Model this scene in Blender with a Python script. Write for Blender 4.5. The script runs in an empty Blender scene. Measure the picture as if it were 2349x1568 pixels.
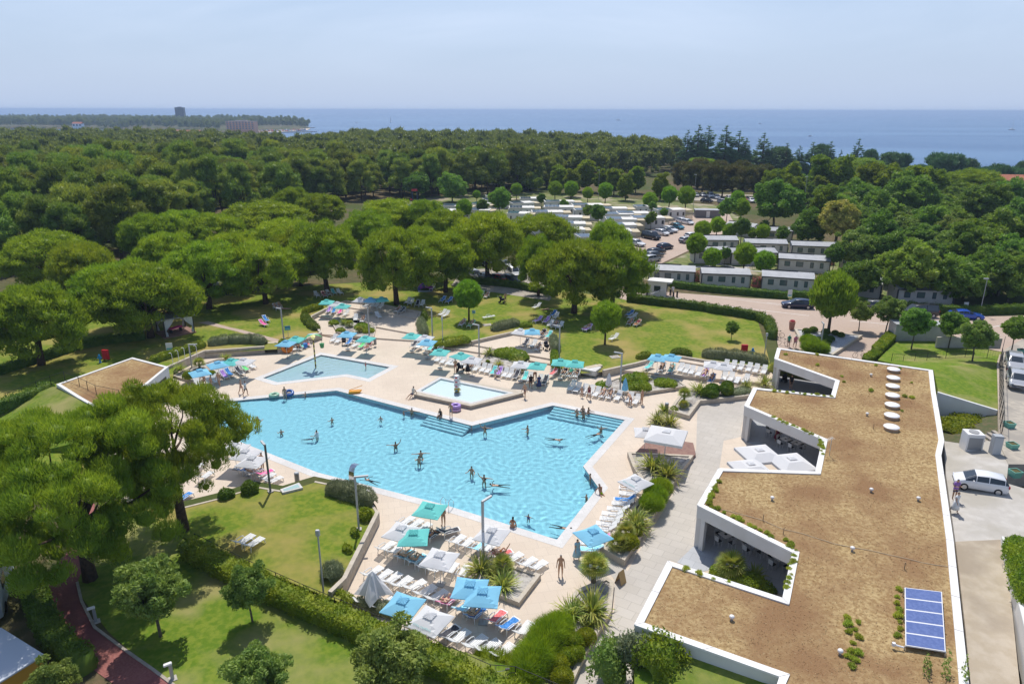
import bpy,bmesh,math,random
import numpy as np
from mathutils import Vector,Matrix,noise
from mathutils.geometry import tessellate_polygon
SC=bpy.context.scene
COL=SC.collection
RAD=math.radians
R0=random.Random(7)
CAMH,FPX,PITCH,ROLL=30.0,1600.0,18.37,0.12
CX,CY=1174.5,784.0
CROT=Matrix.Rotation(RAD(90-PITCH),3,'X')@Matrix.Rotation(RAD(ROLL),3,'Z')
CROPS={'P':(0,0,2349/4049),'c1':(0,350,1.74),'c2':(1350,350,1.74),'c3':(2700,350,1.7413),'d1':(0,1150,2.091),'d2':(950,1100,2.614),'d3':(1600,1100,2.614),'d4':(2300,1000,2.24),'d5':(3050,1050,2.0911),'e1':(0,1800,1.736),'e2':(850,1500,2.24),'e3':(1200,1950,2.082),'e4':(1700,1500,2.091),'e5':(2200,1900,1.953),'e6':(3300,1800,1.737)}
KP=2349/4049
def toP(c,x,y):
 a,b,s=CROPS[c]
 return(a+x/s)*KP,(b+y/s)*KP
def g(c,x,y,z=0.0):
 """survey point: where the sight line through a photo point meets height z"""
 px,py=toP(c,x,y)
 d=CROT@Vector(((px-CX)/FPX,-(py-CY)/FPX,-1.0))
 t=(z-CAMH)/d.z
 return Vector((d.x*t,d.y*t,z))
def gp(c,pts,z=0.0):
 return[g(c,p[0],p[1],p[2]if len(p)>2 else z)for p in pts]
def depth(v):
 return-(CROT.transposed()@(Vector(v)-Vector((0,0,CAMH)))).z
def tag(o,label=None,cat=None,group=None,kind=None):
 if label:o['label']=label
 if cat:o['category']=cat
 if group:o['group']=group
 if kind:o['kind']=kind
 return o
def empty(name,loc=(0,0,0),rz=0.0):
 o=bpy.data.objects.new(name,None)
 COL.objects.link(o)
 o.location=loc
 o.rotation_euler=(0,0,rz)
 o.empty_display_size=.2
 return o
KIDS={}
def copy_tree(o,parent=None):
 c=o.copy()
 COL.objects.link(c)
 if parent is not None:
  c.parent=parent
  KIDS.setdefault(parent.name,[]).append(c)
 for ch in list(KIDS.get(o.name,[])):
  copy_tree(ch,c)
 return c
class Proto:
 """first placement moves the prototype itself, later ones copy it"""
 def __init__(self,root):
  self.root,self.used=root,False
 def place(self,loc,rz=0.0,s=1.0,label=None,cat=None,group=None):
  o=copy_tree(self.root)if self.used else self.root
  self.used=True
  o.location=loc
  o.rotation_euler=(0,0,rz)
  o.scale=(s,s,s)if not hasattr(s,'__len__')else s
  tag(o,label,cat,group)
  return o
 def discard(self):
  if not self.used:
   def rm(o):
    for k in KIDS.get(o.name,[]):rm(k)
    bpy.data.objects.remove(o)
   rm(self.root)
def setmat(o,i,m):
 o.material_slots[i].link='OBJECT'
 o.material_slots[i].material=m
MATS={}
def nt(name):
 m=bpy.data.materials.new(name)
 m.use_nodes=True
 n=m.node_tree
 n.nodes.clear()
 return m,n.nodes,n.links
def M(name,c,rough=.6,c2=None,scale=3.0,bump=0.0,bscale=None,metal=0.0,spec=.35,c3=None,scale3=.4,detail=4.0,f2=(.4,.62),f3=(.45,.6),emit=0,coat=0,objrand=0.0):
 """principled surface whose colour wanders between c, c2 (fine noise) and c3 (coarse noise)"""
 if name in MATS:return MATS[name]
 m,N,L=nt(name)
 out=N.new('ShaderNodeOutputMaterial')
 b=N.new('ShaderNodeBsdfPrincipled')
 L.new(b.outputs[0],out.inputs[0])
 b.inputs['Base Color'].default_value=(*c,1)
 b.inputs['Roughness'].default_value=rough
 b.inputs['Metallic'].default_value=metal
 b.inputs['Specular IOR Level'].default_value=spec
 if coat:b.inputs['Coat Weight'].default_value=coat;b.inputs['Coat Roughness'].default_value=.05
 tc=N.new('ShaderNodeTexCoord')
 col=None
 def mixin(a,cc,sc,fr,det):
  t=N.new('ShaderNodeTexNoise');t.inputs['Scale'].default_value=sc;t.inputs['Detail'].default_value=det
  L.new(tc.outputs['Object'],t.inputs['Vector'])
  r=N.new('ShaderNodeMapRange');r.inputs[1].default_value,r.inputs[2].default_value=fr
  L.new(t.outputs[0],r.inputs[0])
  x=N.new('ShaderNodeMix');x.data_type='RGBA'
  L.new(r.outputs[0],x.inputs[0])
  if a is None:x.inputs[6].default_value=(*c,1)
  else:L.new(a,x.inputs[6])
  x.inputs[7].default_value=(*cc,1)
  return x.outputs[2]
 if c2:col=mixin(col,c2,scale,f2,detail)
 if c3:col=mixin(col,c3,scale3,f3,5.0)
 if objrand:
  oi=N.new('ShaderNodeObjectInfo')
  hs=N.new('ShaderNodeHueSaturation')
  mr=N.new('ShaderNodeMapRange');mr.inputs[3].default_value=1-objrand;mr.inputs[4].default_value=1+objrand
  L.new(oi.outputs['Random'],mr.inputs[0]);L.new(mr.outputs[0],hs.inputs['Value'])
  if col is None:hs.inputs['Color'].default_value=(*c,1)
  else:L.new(col,hs.inputs['Color'])
  col=hs.outputs[0]
 if col is not None:L.new(col,b.inputs['Base Color'])
 if bump:
  t=N.new('ShaderNodeTexNoise');t.inputs['Scale'].default_value=bscale or scale*3;t.inputs['Detail'].default_value=6
  L.new(tc.outputs['Object'],t.inputs['Vector'])
  bm=N.new('ShaderNodeBump');bm.inputs['Strength'].default_value=min(1,bump);bm.inputs['Distance'].default_value=.05
  L.new(t.outputs[0],bm.inputs['Height']);L.new(bm.outputs[0],b.inputs['Normal'])
 MATS[name]=m
 return m
def leafmat(name,c,c2,sc=.5,trans=.4,rnd=.22,tcol=None,hue=.015):
 """foliage: diffuse leaf + light passing through it, shade of green wandering over the crown and from tree to tree"""
 m,N,L=nt(name)
 out=N.new('ShaderNodeOutputMaterial')
 tc=N.new('ShaderNodeTexCoord');oi=N.new('ShaderNodeObjectInfo')
 t=N.new('ShaderNodeTexNoise');t.inputs['Scale'].default_value=sc;t.inputs['Detail'].default_value=3
 L.new(tc.outputs['Object'],t.inputs['Vector'])
 r=N.new('ShaderNodeMapRange');r.inputs[1].default_value=.38;r.inputs[2].default_value=.62
 L.new(t.outputs[0],r.inputs[0])
 x=N.new('ShaderNodeMix');x.data_type='RGBA'
 x.inputs[6].default_value=(*c,1);x.inputs[7].default_value=(*c2,1)
 L.new(r.outputs[0],x.inputs[0])
 hs=N.new('ShaderNodeHueSaturation')
 mr=N.new('ShaderNodeMapRange');mr.inputs[3].default_value=1-rnd;mr.inputs[4].default_value=1+rnd
 L.new(oi.outputs['Random'],mr.inputs[0]);L.new(mr.outputs[0],hs.inputs['Value'])
 mh=N.new('ShaderNodeMath');mh.operation='MULTIPLY';mh.inputs[1].default_value=7.31
 fr=N.new('ShaderNodeMath');fr.operation='FRACT'
 L.new(oi.outputs['Random'],mh.inputs[0]);L.new(mh.outputs[0],fr.inputs[0])
 m2=N.new('ShaderNodeMapRange');m2.inputs[3].default_value=.5-hue;m2.inputs[4].default_value=.5+hue
 L.new(fr.outputs[0],m2.inputs[0]);L.new(m2.outputs[0],hs.inputs['Hue'])
 L.new(x.outputs[2],hs.inputs['Color'])
 d=N.new('ShaderNodeBsdfPrincipled');d.inputs['Roughness'].default_value=.55;d.inputs['Specular IOR Level'].default_value=.25
 L.new(hs.outputs[0],d.inputs['Base Color'])
 tr=N.new('ShaderNodeBsdfTranslucent')
 if tcol:
  mm=N.new('ShaderNodeMix');mm.data_type='RGBA';mm.blend_type='MULTIPLY';mm.inputs[0].default_value=1
  L.new(hs.outputs[0],mm.inputs[6]);mm.inputs[7].default_value=(*tcol,1)
  L.new(mm.outputs[2],tr.inputs[0])
 else:
  L.new(hs.outputs[0],tr.inputs[0])
 mx=N.new('ShaderNodeMixShader');mx.inputs[0].default_value=trans
 L.new(d.outputs[0],mx.inputs[1]);L.new(tr.outputs[0],mx.inputs[2]);L.new(mx.outputs[0],out.inputs[0])
 MATS[name]=m
 return m
def tilemat(name,c,c2,mortar,w,h,ang,msize=.012,rough=.7,jitter=None,stain=None,off=.5):
 """paving: rectangular slabs with joints, slab-to-slab shade, soft stains"""
 m,N,L=nt(name)
 out=N.new('ShaderNodeOutputMaterial');b=N.new('ShaderNodeBsdfPrincipled');L.new(b.outputs[0],out.inputs[0])
 b.inputs['Roughness'].default_value=rough;b.inputs['Specular IOR Level'].default_value=.3
 tc=N.new('ShaderNodeTexCoord');mp=N.new('ShaderNodeMapping');mp.inputs['Rotation'].default_value[2]=ang
 L.new(tc.outputs['Object'],mp.inputs[0])
 br=N.new('ShaderNodeTexBrick');br.offset=off;br.inputs['Scale'].default_value=1
 br.inputs['Brick Width'].default_value=w;br.inputs['Row Height'].default_value=h;br.inputs['Mortar Size'].default_value=msize
 br.inputs['Color1'].default_value=(*c,1);br.inputs['Color2'].default_value=(*c2,1);br.inputs['Mortar'].default_value=(*mortar,1)
 L.new(mp.outputs[0],br.inputs['Vector'])
 t=N.new('ShaderNodeTexNoise');t.inputs['Scale'].default_value=.22;t.inputs['Detail'].default_value=7
 L.new(tc.outputs['Object'],t.inputs['Vector'])
 r=N.new('ShaderNodeMapRange');r.inputs[1].default_value=.42;r.inputs[2].default_value=.7;r.inputs[4].default_value=.55
 L.new(t.outputs[0],r.inputs[0])
 x=N.new('ShaderNodeMix');x.data_type='RGBA';L.new(r.outputs[0],x.inputs[0]);L.new(br.outputs[0],x.inputs[6])
 x.inputs[7].default_value=(*(stain or[v*.82 for v in c]),1)
 L.new(x.outputs[2],b.inputs['Base Color'])
 MATS[name]=m
 return m
class MB:
 def __init__(self):
  self.v,self.f,self.m=[],[],[]
 def add(self,vs,fs,mi=0):
  k=len(self.v)
  self.v+=[tuple(p)for p in vs]
  self.f+=[tuple(i+k for i in f)for f in fs]
  self.m+=[mi]*len(fs)
  return self
 def box(self,x0,x1,y0,y1,z0,z1,mi=0,mat=None):
  vs=[Vector(p)for p in((x0,y0,z0),(x1,y0,z0),(x1,y1,z0),(x0,y1,z0),(x0,y0,z1),(x1,y0,z1),(x1,y1,z1),(x0,y1,z1))]
  if mat:vs=[mat@p for p in vs]
  return self.add(vs,[(0,3,2,1),(4,5,6,7),(0,1,5,4),(1,2,6,5),(2,3,7,6),(3,0,4,7)],mi)
 def rbox(self,x0,x1,y0,y1,z0,z1,r=.03,mi=0,mat=None):
  """box with chamfered vertical and top edges"""
  def ring(i,z):
   return[Vector(p)for p in((x0+r+i-r,y0+r,z),(x0+r,y0+i,z),(x1-r,y0+i,z),(x1-i,y0+r,z),(x1-i,y1-r,z),(x1-r,y1-i,z),(x0+r,y1-i,z),(x0+i,y1-r,z))]
  rs=[ring(0,z0),ring(0,z1-r)]
  top=[Vector((p.x+(r if p.x<(x0+x1)/2 else-r)*.6,p.y+(r if p.y<(y0+y1)/2 else-r)*.6,z1))for p in rs[1]]
  rs.append(top)
  vs=[p for q in rs for p in q]
  if mat:vs=[mat@p for p in vs]
  fs=[tuple(range(7,-1,-1)),tuple(range(16,24))]
  for k in(0,1):
   for i in range(8):
    j=(i+1)%8
    fs.append((k*8+i,k*8+j,k*8+8+j,k*8+8+i))
  return self.add(vs,fs,mi)
 def tube(self,pts,r,n=8,mi=0,cap=True):
  pts=[Vector(p)for p in pts]
  rs=r if hasattr(r,'__len__')else[r]*len(pts)
  vs,fs=[],[]
  pv=None
  for i,p in enumerate(pts):
   d=(pts[min(i+1,len(pts)-1)]-pts[max(i-1,0)]).normalized()
   a=d.orthogonal().normalized()if pv is None else(pv-d*pv.dot(d)).normalized()
   pv=a
   b=d.cross(a)
   for k in range(n):
    t=2*math.pi*(k+.5)/n
    vs.append(p+(a*math.cos(t)+b*math.sin(t))*rs[i])
  for i in range(len(pts)-1):
   for k in range(n):
    q=(k+1)%n
    fs.append((i*n+k,i*n+q,(i+1)*n+q,(i+1)*n+k))
  if cap:
   fs.append(tuple(range(n-1,-1,-1)))
   fs.append(tuple(range((len(pts)-1)*n,len(pts)*n)))
  return self.add(vs,fs,mi)
 def lathe(self,prof,n=16,mi=0,c=(0,0,0)):
  vs,fs=[],[]
  for(r,z)in prof:
   for k in range(n):
    t=2*math.pi*k/n
    vs.append((c[0]+r*math.cos(t),c[1]+r*math.sin(t),c[2]+z))
  for i in range(len(prof)-1):
   for k in range(n):
    q=(k+1)%n
    fs.append((i*n+k,i*n+q,(i+1)*n+q,(i+1)*n+k))
  fs.append(tuple(range(n-1,-1,-1)))
  fs.append(tuple(range((len(prof)-1)*n,len(prof)*n)))
  return self.add(vs,fs,mi)
 def sheet(self,loops,mi=0):
  """flat polygon with holes, facing up"""
  loops=[[Vector(p)for p in l]for l in loops]
  tris=tessellate_polygon([[Vector((p.x,p.y,0))for p in l]for l in loops])
  vs=[p for l in loops for p in l]
  fs=[]
  for t in tris:
   a,b,c=(vs[i]for i in t)
   up=(b.x-a.x)*(c.y-a.y)-(b.y-a.y)*(c.x-a.x)
   if abs(up)<1e-9:continue
   fs.append(tuple(t)if up>0 else tuple(reversed(t)))
  return self.add(vs,fs,mi)
 def skirt(self,loop,z0,mi=0,close=True):
  loop=[Vector(p)for p in loop]
  n=len(loop)
  vs=loop+[Vector((p.x,p.y,z0 if not hasattr(z0,'__len__')else z0[i]))for i,p in enumerate(loop)]
  return self.add(vs,[(i,i+n,(i+1)%n+n,(i+1)%n)for i in range(n if close else n-1)],mi)
 def prism(self,loop,z0,z1=None,mi=0,side=None):
  loop=[Vector(p)if z1 is None else Vector((p[0],p[1],z1))for p in loop]
  self.sheet([loop],mi)
  a=sum(loop[i].x*loop[(i+1)%len(loop)].y-loop[(i+1)%len(loop)].x*loop[i].y for i in range(len(loop)))
  self.skirt(loop if a>0 else loop[::-1],z0,mi if side is None else side)
  return self
 def build(self,name,mats,parent=None,smooth=False,loc=None):
  me=bpy.data.meshes.new(name)
  me.from_pydata(self.v,[],self.f)
  for m in(mats if isinstance(mats,(list,tuple))else[mats]):me.materials.append(m)
  if any(self.m):me.polygons.foreach_set('material_index',self.m)
  if smooth:me.polygons.foreach_set('use_smooth',[True]*len(me.polygons))
  me.update()
  return link(name,me,parent,loc)
def link(name,me,parent=None,loc=None):
 o=bpy.data.objects.new(name,me)
 COL.objects.link(o)
 if parent is not None:
  o.parent=parent
  KIDS.setdefault(parent.name,[]).append(o)
 if loc is not None:o.location=loc
 return o
def npmesh(name,V,F,mats,midx=None,smooth=False):
 """mesh from numpy arrays; F is (n,3) or (n,4)"""
 me=bpy.data.meshes.new(name)
 V=np.asarray(V,dtype=np.float32);F=np.asarray(F,dtype=np.int32)
 n,k=F.shape
 me.vertices.add(len(V));me.vertices.foreach_set('co',V.ravel())
 me.loops.add(n*k);me.loops.foreach_set('vertex_index',F.ravel())
 me.polygons.add(n);me.polygons.foreach_set('loop_start',np.arange(0,n*k,k,dtype=np.int32))
 if midx is not None:me.polygons.foreach_set('material_index',np.asarray(midx,dtype=np.int32))
 if smooth:me.polygons.foreach_set('use_smooth',np.ones(n,dtype=bool))
 for m in(mats if isinstance(mats,(list,tuple))else[mats]):me.materials.append(m)
 me.update(calc_edges=True)
 return me
def ccw(loop):
 a=sum(loop[i].x*loop[(i+1)%len(loop)].y-loop[(i+1)%len(loop)].x*loop[i].y for i in range(len(loop)))
 return list(loop)if a>0 else list(reversed(loop))
def offset(loop,d):
 """mitred outward offset of a closed loop"""
 loop=ccw(loop)
 n=len(loop)
 res=[]
 for i in range(n):
  p,q,r=loop[i-1],loop[i],loop[(i+1)%n]
  a=(q-p);b=(r-q)
  na=Vector((a.y,-a.x)).normalized();nb=Vector((b.y,-b.x)).normalized()
  h=(na+nb)
  k=d/max(.35,(1+na.dot(nb))/2 if h.length else 1)
  o=h/2*k
  res.append(Vector((q.x+o.x,q.y+o.y,q.z)))
 return res
def resample(pts,step):
 out=[Vector(pts[0])]
 for a,b in zip(pts[:-1],pts[1:]):
  a,b=Vector(a),Vector(b)
  n=max(1,int((b-a).length/step))
  for i in range(1,n+1):out.append(a.lerp(b,i/n))
 return out
def strip(mb,pts,w,z0,z1,mi=0):
 """wall of width w along a polyline (points carry no height of their own)"""
 P=[Vector((p[0],p[1]))for p in pts]
 Ls,Rs=[],[]
 for i,p in enumerate(P):
  d1=(P[i]-P[i-1]).normalized()if i else(P[1]-P[0]).normalized()
  d2=(P[i+1]-P[i]).normalized()if i<len(P)-1 else d1
  nn=Vector((-(d1+d2).y,(d1+d2).x)).normalized()
  k=w/2/max(.4,nn.dot(Vector((-d1.y,d1.x))))
  Ls.append(p+nn*k);Rs.append(p-nn*k)
 z1s=z1 if hasattr(z1,'__len__')else[z1]*len(P)
 loop=[Vector((q.x,q.y,z))for q,z in zip(Ls,z1s)]+[Vector((q.x,q.y,z))for q,z in zip(reversed(Rs),reversed(z1s))]
 n=len(P)
 vs=loop+[Vector((p.x,p.y,z0))for p in loop]
 fs=[]
 for i in range(n-1):
  fs.append((2*n-1-i,2*n-2-i,i+1,i))
 N=2*n
 for i in range(N):
  j=(i+1)%N
  fs.append((i,j,j+N,i+N))
 mb.add(vs,fs,mi)
 return mb
cam=bpy.data.cameras.new('camera');co=bpy.data.objects.new('camera',cam);COL.objects.link(co)
co.location=(0,0,CAMH);co.rotation_euler=CROT.to_euler()
cam.sensor_width=36;cam.lens=36*FPX/2349;cam.clip_start=.5;cam.clip_end=60000
SC.camera=co
SUN_EL,SUN_AZ=61.0,-4.0
sl=bpy.data.lights.new('sun','SUN');so=bpy.data.objects.new('sun',sl);COL.objects.link(so)
sl.energy=4.3;sl.angle=RAD(.5);sl.color=(1,.955,.88)
sd=Vector((math.sin(RAD(SUN_AZ))*math.cos(RAD(SUN_EL)),math.cos(RAD(SUN_AZ))*math.cos(RAD(SUN_EL)),math.sin(RAD(SUN_EL))))
so.rotation_euler=sd.to_track_quat('Z','Y').to_euler();so.location=(0,60,120)
W=bpy.data.worlds.new('World');SC.world=W;W.use_nodes=True
N,L=W.node_tree.nodes,W.node_tree.links
N.clear()
wo=N.new('ShaderNodeOutputWorld');bg=N.new('ShaderNodeBackground');L.new(bg.outputs[0],wo.inputs[0])
sky=N.new('ShaderNodeTexSky');sky.sky_type='NISHITA';sky.sun_disc=False
sky.sun_elevation=RAD(SUN_EL);sky.sun_rotation=RAD(SUN_AZ)
sky.air_density=1.0;sky.dust_density=.8;sky.ozone_density=1.6;sky.altitude=40
tc=N.new('ShaderNodeTexCoord')
mp=N.new('ShaderNodeMapping');mp.inputs['Scale'].default_value=(1.0,1.0,4.5);mp.inputs['Rotation'].default_value=(0,.12,.3)
L.new(tc.outputs['Generated'],mp.inputs[0])
n1=N.new('ShaderNodeTexNoise');n1.inputs['Scale'].default_value=1.7;n1.inputs['Detail'].default_value=9;n1.inputs['Roughness'].default_value=.55;n1.inputs['Distortion'].default_value=.5
L.new(mp.outputs[0],n1.inputs['Vector'])
r1=N.new('ShaderNodeMapRange');r1.inputs[1].default_value=.46;r1.inputs[2].default_value=.72;r1.inputs[4].default_value=.45
L.new(n1.outputs[0],r1.inputs[0])
sx=N.new('ShaderNodeSeparateXYZ');L.new(tc.outputs['Generated'],sx.inputs[0])
r2=N.new('ShaderNodeMapRange');r2.inputs[1].default_value=.015;r2.inputs[2].default_value=.11
L.new(sx.outputs[2],r2.inputs[0])
mu=N.new('ShaderNodeMath');mu.operation='MULTIPLY';L.new(r1.outputs[0],mu.inputs[0]);L.new(r2.outputs[0],mu.inputs[1])
mx=N.new('ShaderNodeMix');mx.data_type='RGBA';L.new(mu.outputs[0],mx.inputs[0])
gm=N.new('ShaderNodeMix');gm.data_type='RGBA';gm.blend_type='MULTIPLY';gm.inputs[0].default_value=1
L.new(sky.outputs[0],gm.inputs[6]);gm.inputs[7].default_value=(.96,.98,1.04,1)
mx.inputs[7].default_value=(6.6,7.6,9.4,1)
rh=N.new('ShaderNodeMapRange');rh.interpolation_type='SMOOTHSTEP';rh.inputs[1].default_value=-.05;rh.inputs[2].default_value=.34;rh.inputs[3].default_value=.96;rh.inputs[4].default_value=.1
L.new(sx.outputs[2],rh.inputs[0])
mh=N.new('ShaderNodeMix');mh.data_type='RGBA';L.new(rh.outputs[0],mh.inputs[0]);L.new(gm.outputs[2],mh.inputs[6]);mh.inputs[7].default_value=(4.45,5.5,7.5,1)
L.new(mh.outputs[2],mx.inputs[6])
L.new(mx.outputs[2],bg.inputs[0]);bg.inputs[1].default_value=.115
SC.view_settings.view_transform='Standard';SC.view_settings.look='None';SC.view_settings.exposure=0.0;SC.view_settings.gamma=1
SC.view_settings.use_curve_mapping=False
SC.render.engine='CYCLES'
cy=SC.cycles
cy.use_denoising=True;cy.max_bounces=8;cy.diffuse_bounces=3;cy.glossy_bounces=3;cy.transmission_bounces=6;cy.transparent_max_bounces=8;cy.volume_bounces=0
cy.sample_clamp_indirect=6;cy.caustics_refractive=True;cy.caustics_reflective=False
DANG=RAD(-12)
m_deck=tilemat('deck_tiles',(.60,.50,.40),(.63,.53,.425),(.51,.43,.345),.95,.95,DANG,.016,.75,stain=(.52,.43,.34))
m_walk=tilemat('walk_tiles',(.46,.42,.37),(.50,.46,.41),(.36,.33,.29),1.2,.8,RAD(31),.018,.75)
m_floor=tilemat('floor_tiles',(.42,.43,.45),(.46,.47,.48),(.3,.31,.32),.9,.9,RAD(31),.015,.5)
m_cop=tilemat('coping_tiles',(.58,.56,.54),(.64,.62,.60),(.48,.47,.46),.5,.5,DANG,.01,.6)
m_lawn=M('lawn',(.12,.185,.018),.9,(.20,.235,.03),2.2,.5,40,c3=(.33,.265,.085),scale3=.17,f3=(.46,.66),spec=.1,detail=8)
m_lawn2=M('mown_lawn',(.105,.18,.016),.9,(.175,.23,.028),2.6,.5,40,c3=(.29,.27,.10),scale3=.22,f3=(.47,.68),spec=.1,detail=8)
m_forest_floor=M('forest_floor',(.10,.088,.045),.95,(.165,.12,.07),1.2,.7,9,c3=(.07,.09,.025),scale3=.05,f3=(.4,.6),spec=.1)
m_stone=M('pale_stone',(.52,.46,.38),.8,(.46,.40,.32),2.5,.2,12,spec=.2)
m_gravel=M('gravel',(.42,.38,.34),.95,(.22,.2,.18),7.0,1.0,16,c3=(.5,.47,.43),scale3=1.5,spec=.1)
m_path=M('red_path',(.27,.105,.095),.9,(.33,.14,.12),8,.4,30,c3=(.22,.085,.085),scale3=.4,spec=.1)
m_kerb=M('kerb_stone',(.42,.37,.31),.9,(.34,.3,.25),3)
m_brick=tilemat('brick_paving',(.44,.335,.265),(.49,.38,.305),(.34,.27,.22),.22,.11,RAD(20),.006,.85,stain=(.40,.30,.24))
m_asph=M('bleached_asphalt',(.38,.34,.29),.95,(.46,.41,.34),2,.3,20,c3=(.33,.30,.26),scale3=.3,spec=.1)
m_conc=M('concrete',(.46,.43,.39),.9,(.52,.49,.45),1.2,.2,15,c3=(.40,.37,.32),scale3=.25,spec=.1)
m_ramp=M('ramp_concrete',(.44,.37,.28),.9,(.50,.43,.34),1.4,.2,15,c3=(.36,.30,.23),scale3=.3,spec=.1)
m_white=M('white_wall',(.70,.69,.67),.7,(.66,.64,.61),.7,.05,20)
m_coping=M('white_coping',(.78,.77,.75),.6,(.72,.70,.68),.9)
m_sedum=M('dry_sedum',(.315,.21,.10),.95,(.475,.35,.18),4.5,.9,18,c3=(.26,.155,.08),scale3=.25,f3=(.40,.66),spec=.05,detail=10)
m_mark=M('white_marking',(.74,.72,.68),.8)
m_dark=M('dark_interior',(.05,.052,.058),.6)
m_glassdark=M('dark_glass',(.03,.04,.05),.08,spec=.8)
POOL=gp('P',[(455,926),(773,894),(1083,974),(1268,928),(1438,962),(1342,1069),(1377,1117),(1280,1241),(1020,1160),(726,1085),(532,1008),(462,980)])
KID=gp('d2',[(215,1030),(835,785),(1565,915),(1325,1042),(1100,995),(380,1080)])
DECK=gp('P',[(395,905),(398,850),(440,812),(610,802),(650,800),(700,782),(736,764),(712,726),(753,705),(793,690),(884,700),(964,715),(955,740),(980,786),(1001,796),(1081,782),(1181,758),(1261,762),(1268,782),(1266,838),(1334,856),(1386,852),(1513,820),(1557,818),(1609,826),(1762,846)])
ROOFZ=3.5
ROOF=gp('P',[(1783,797),(2140,848)],ROOFZ)+gp('d5',[(1358,1040),(1430,1445)],ROOFZ)+gp('e6',[(733,0),(818,585),(915,1480),(935,1700)],ROOFZ)+gp('e5',[(1660,1700),(1722,1508),(600,1108),(860,613),(1745,900),(1820,550),(1085,185)],ROOFZ)+gp('P',[(1648,1073),(1870,1080),(1886,1007),(1707,930),(1728,888),(1906,907),(1916,872),(1776,822)],ROOFZ)
rb=[Vector((p.x,p.y,0))for p in ROOF[:8]]
rear=[rb[0]+Vector((0,.3,0))]+[p+Vector((-.4,0,0))for p in rb[1:8]]
DECK+=[rear[0]]+rear[1:]+[Vector((rear[-1].x,20,0))]
DECK+=[g('P',1330,1640),g('P',1235,1600)]+[Vector((q.x,q.y+.12,0))for q in gp('e3',[(1745,1425),(1540,1410),(1290,1300),(1030,1185),(520,965),(265,860)],1.75)]+[g('P',775,1350),g('P',865,1178),g('P',835,1130),g('P',722,1106),g('P',650,1128),g('P',590,1118),g('P',500,1145),g('P',420,1165),g('P',240,1165),g('P',180,1120),g('P',230,1000),g('P',330,940)]
SHORE=[(-40,1180),(-30,1120),(-22,950),(-18,800),(-16,790),(-13,960),(-8,960),(0,900),(8,780),(16,640),(22,560),(28,500),(34,440),(40,420)]
SEAZ=-12.0
def shore(a):
 for(a0,d0),(a1,d1)in zip(SHORE[:-1],SHORE[1:]):
  if a<=a1:return d0+(d1-d0)*max(0,(a-a0)/(a1-a0))
 return SHORE[-1][1]
GZ=.6
def gz(x,y):
 """height of the ground"""
 d=math.hypot(x,y)
 s=shore(math.degrees(math.atan2(x,y)))
 t=min(1,max(0,(d/s-.55)/.45))
 return GZ-(GZ-SEAZ+.8)*t*t*(3-2*t)
def build_ground():
 Y1=140.0
 near=[Vector((-190,2,GZ)),Vector((190,2,GZ)),Vector((190,Y1,GZ)),Vector((-190,Y1,GZ))]
 hole=[Vector((p.x,p.y,GZ))for p in DECK]
 mb=MB()
 mb.sheet([near,hole])
 mb.skirt(list(reversed(ccw(hole))),-2.2)
 xs=60
 rows=[0,.04,.08,.14,.2,.28,.36,.45,.52,.58,.64,.7,.76,.82,.88,.93,.97,1.0,1.02]
 base=[]
 for i in range(xs+1):
  u=i/xs
  x0=-190+380*u
  a=math.atan2(x0*1.0,Y1)
  ang=-47+94*u
  s=shore(ang)
  p1=Vector((math.sin(RAD(ang))*s,math.cos(RAD(ang))*s))
  p0=Vector((x0,Y1))
  base.append([p0.lerp(p1,r)for r in rows])
 vs,fs=[],[]
 for cpts in base:
  for k,p in enumerate(cpts):
   z=GZ if k==0 else gz(p.x,p.y)
   if k>=len(rows)-2:z=SEAZ-1.5 if k==len(rows)-1 else SEAZ+.2
   vs.append((p.x,p.y,z))
 n=len(rows)
 for i in range(xs):
  for k in range(n-1):
   fs.append((i*n+k,(i+1)*n+k,(i+1)*n+k+1,i*n+k+1))
 mb.add(vs,fs)
 o=mb.build('ground',m_forest_floor)
 tag(o,kind='structure')
build_ground()
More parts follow.
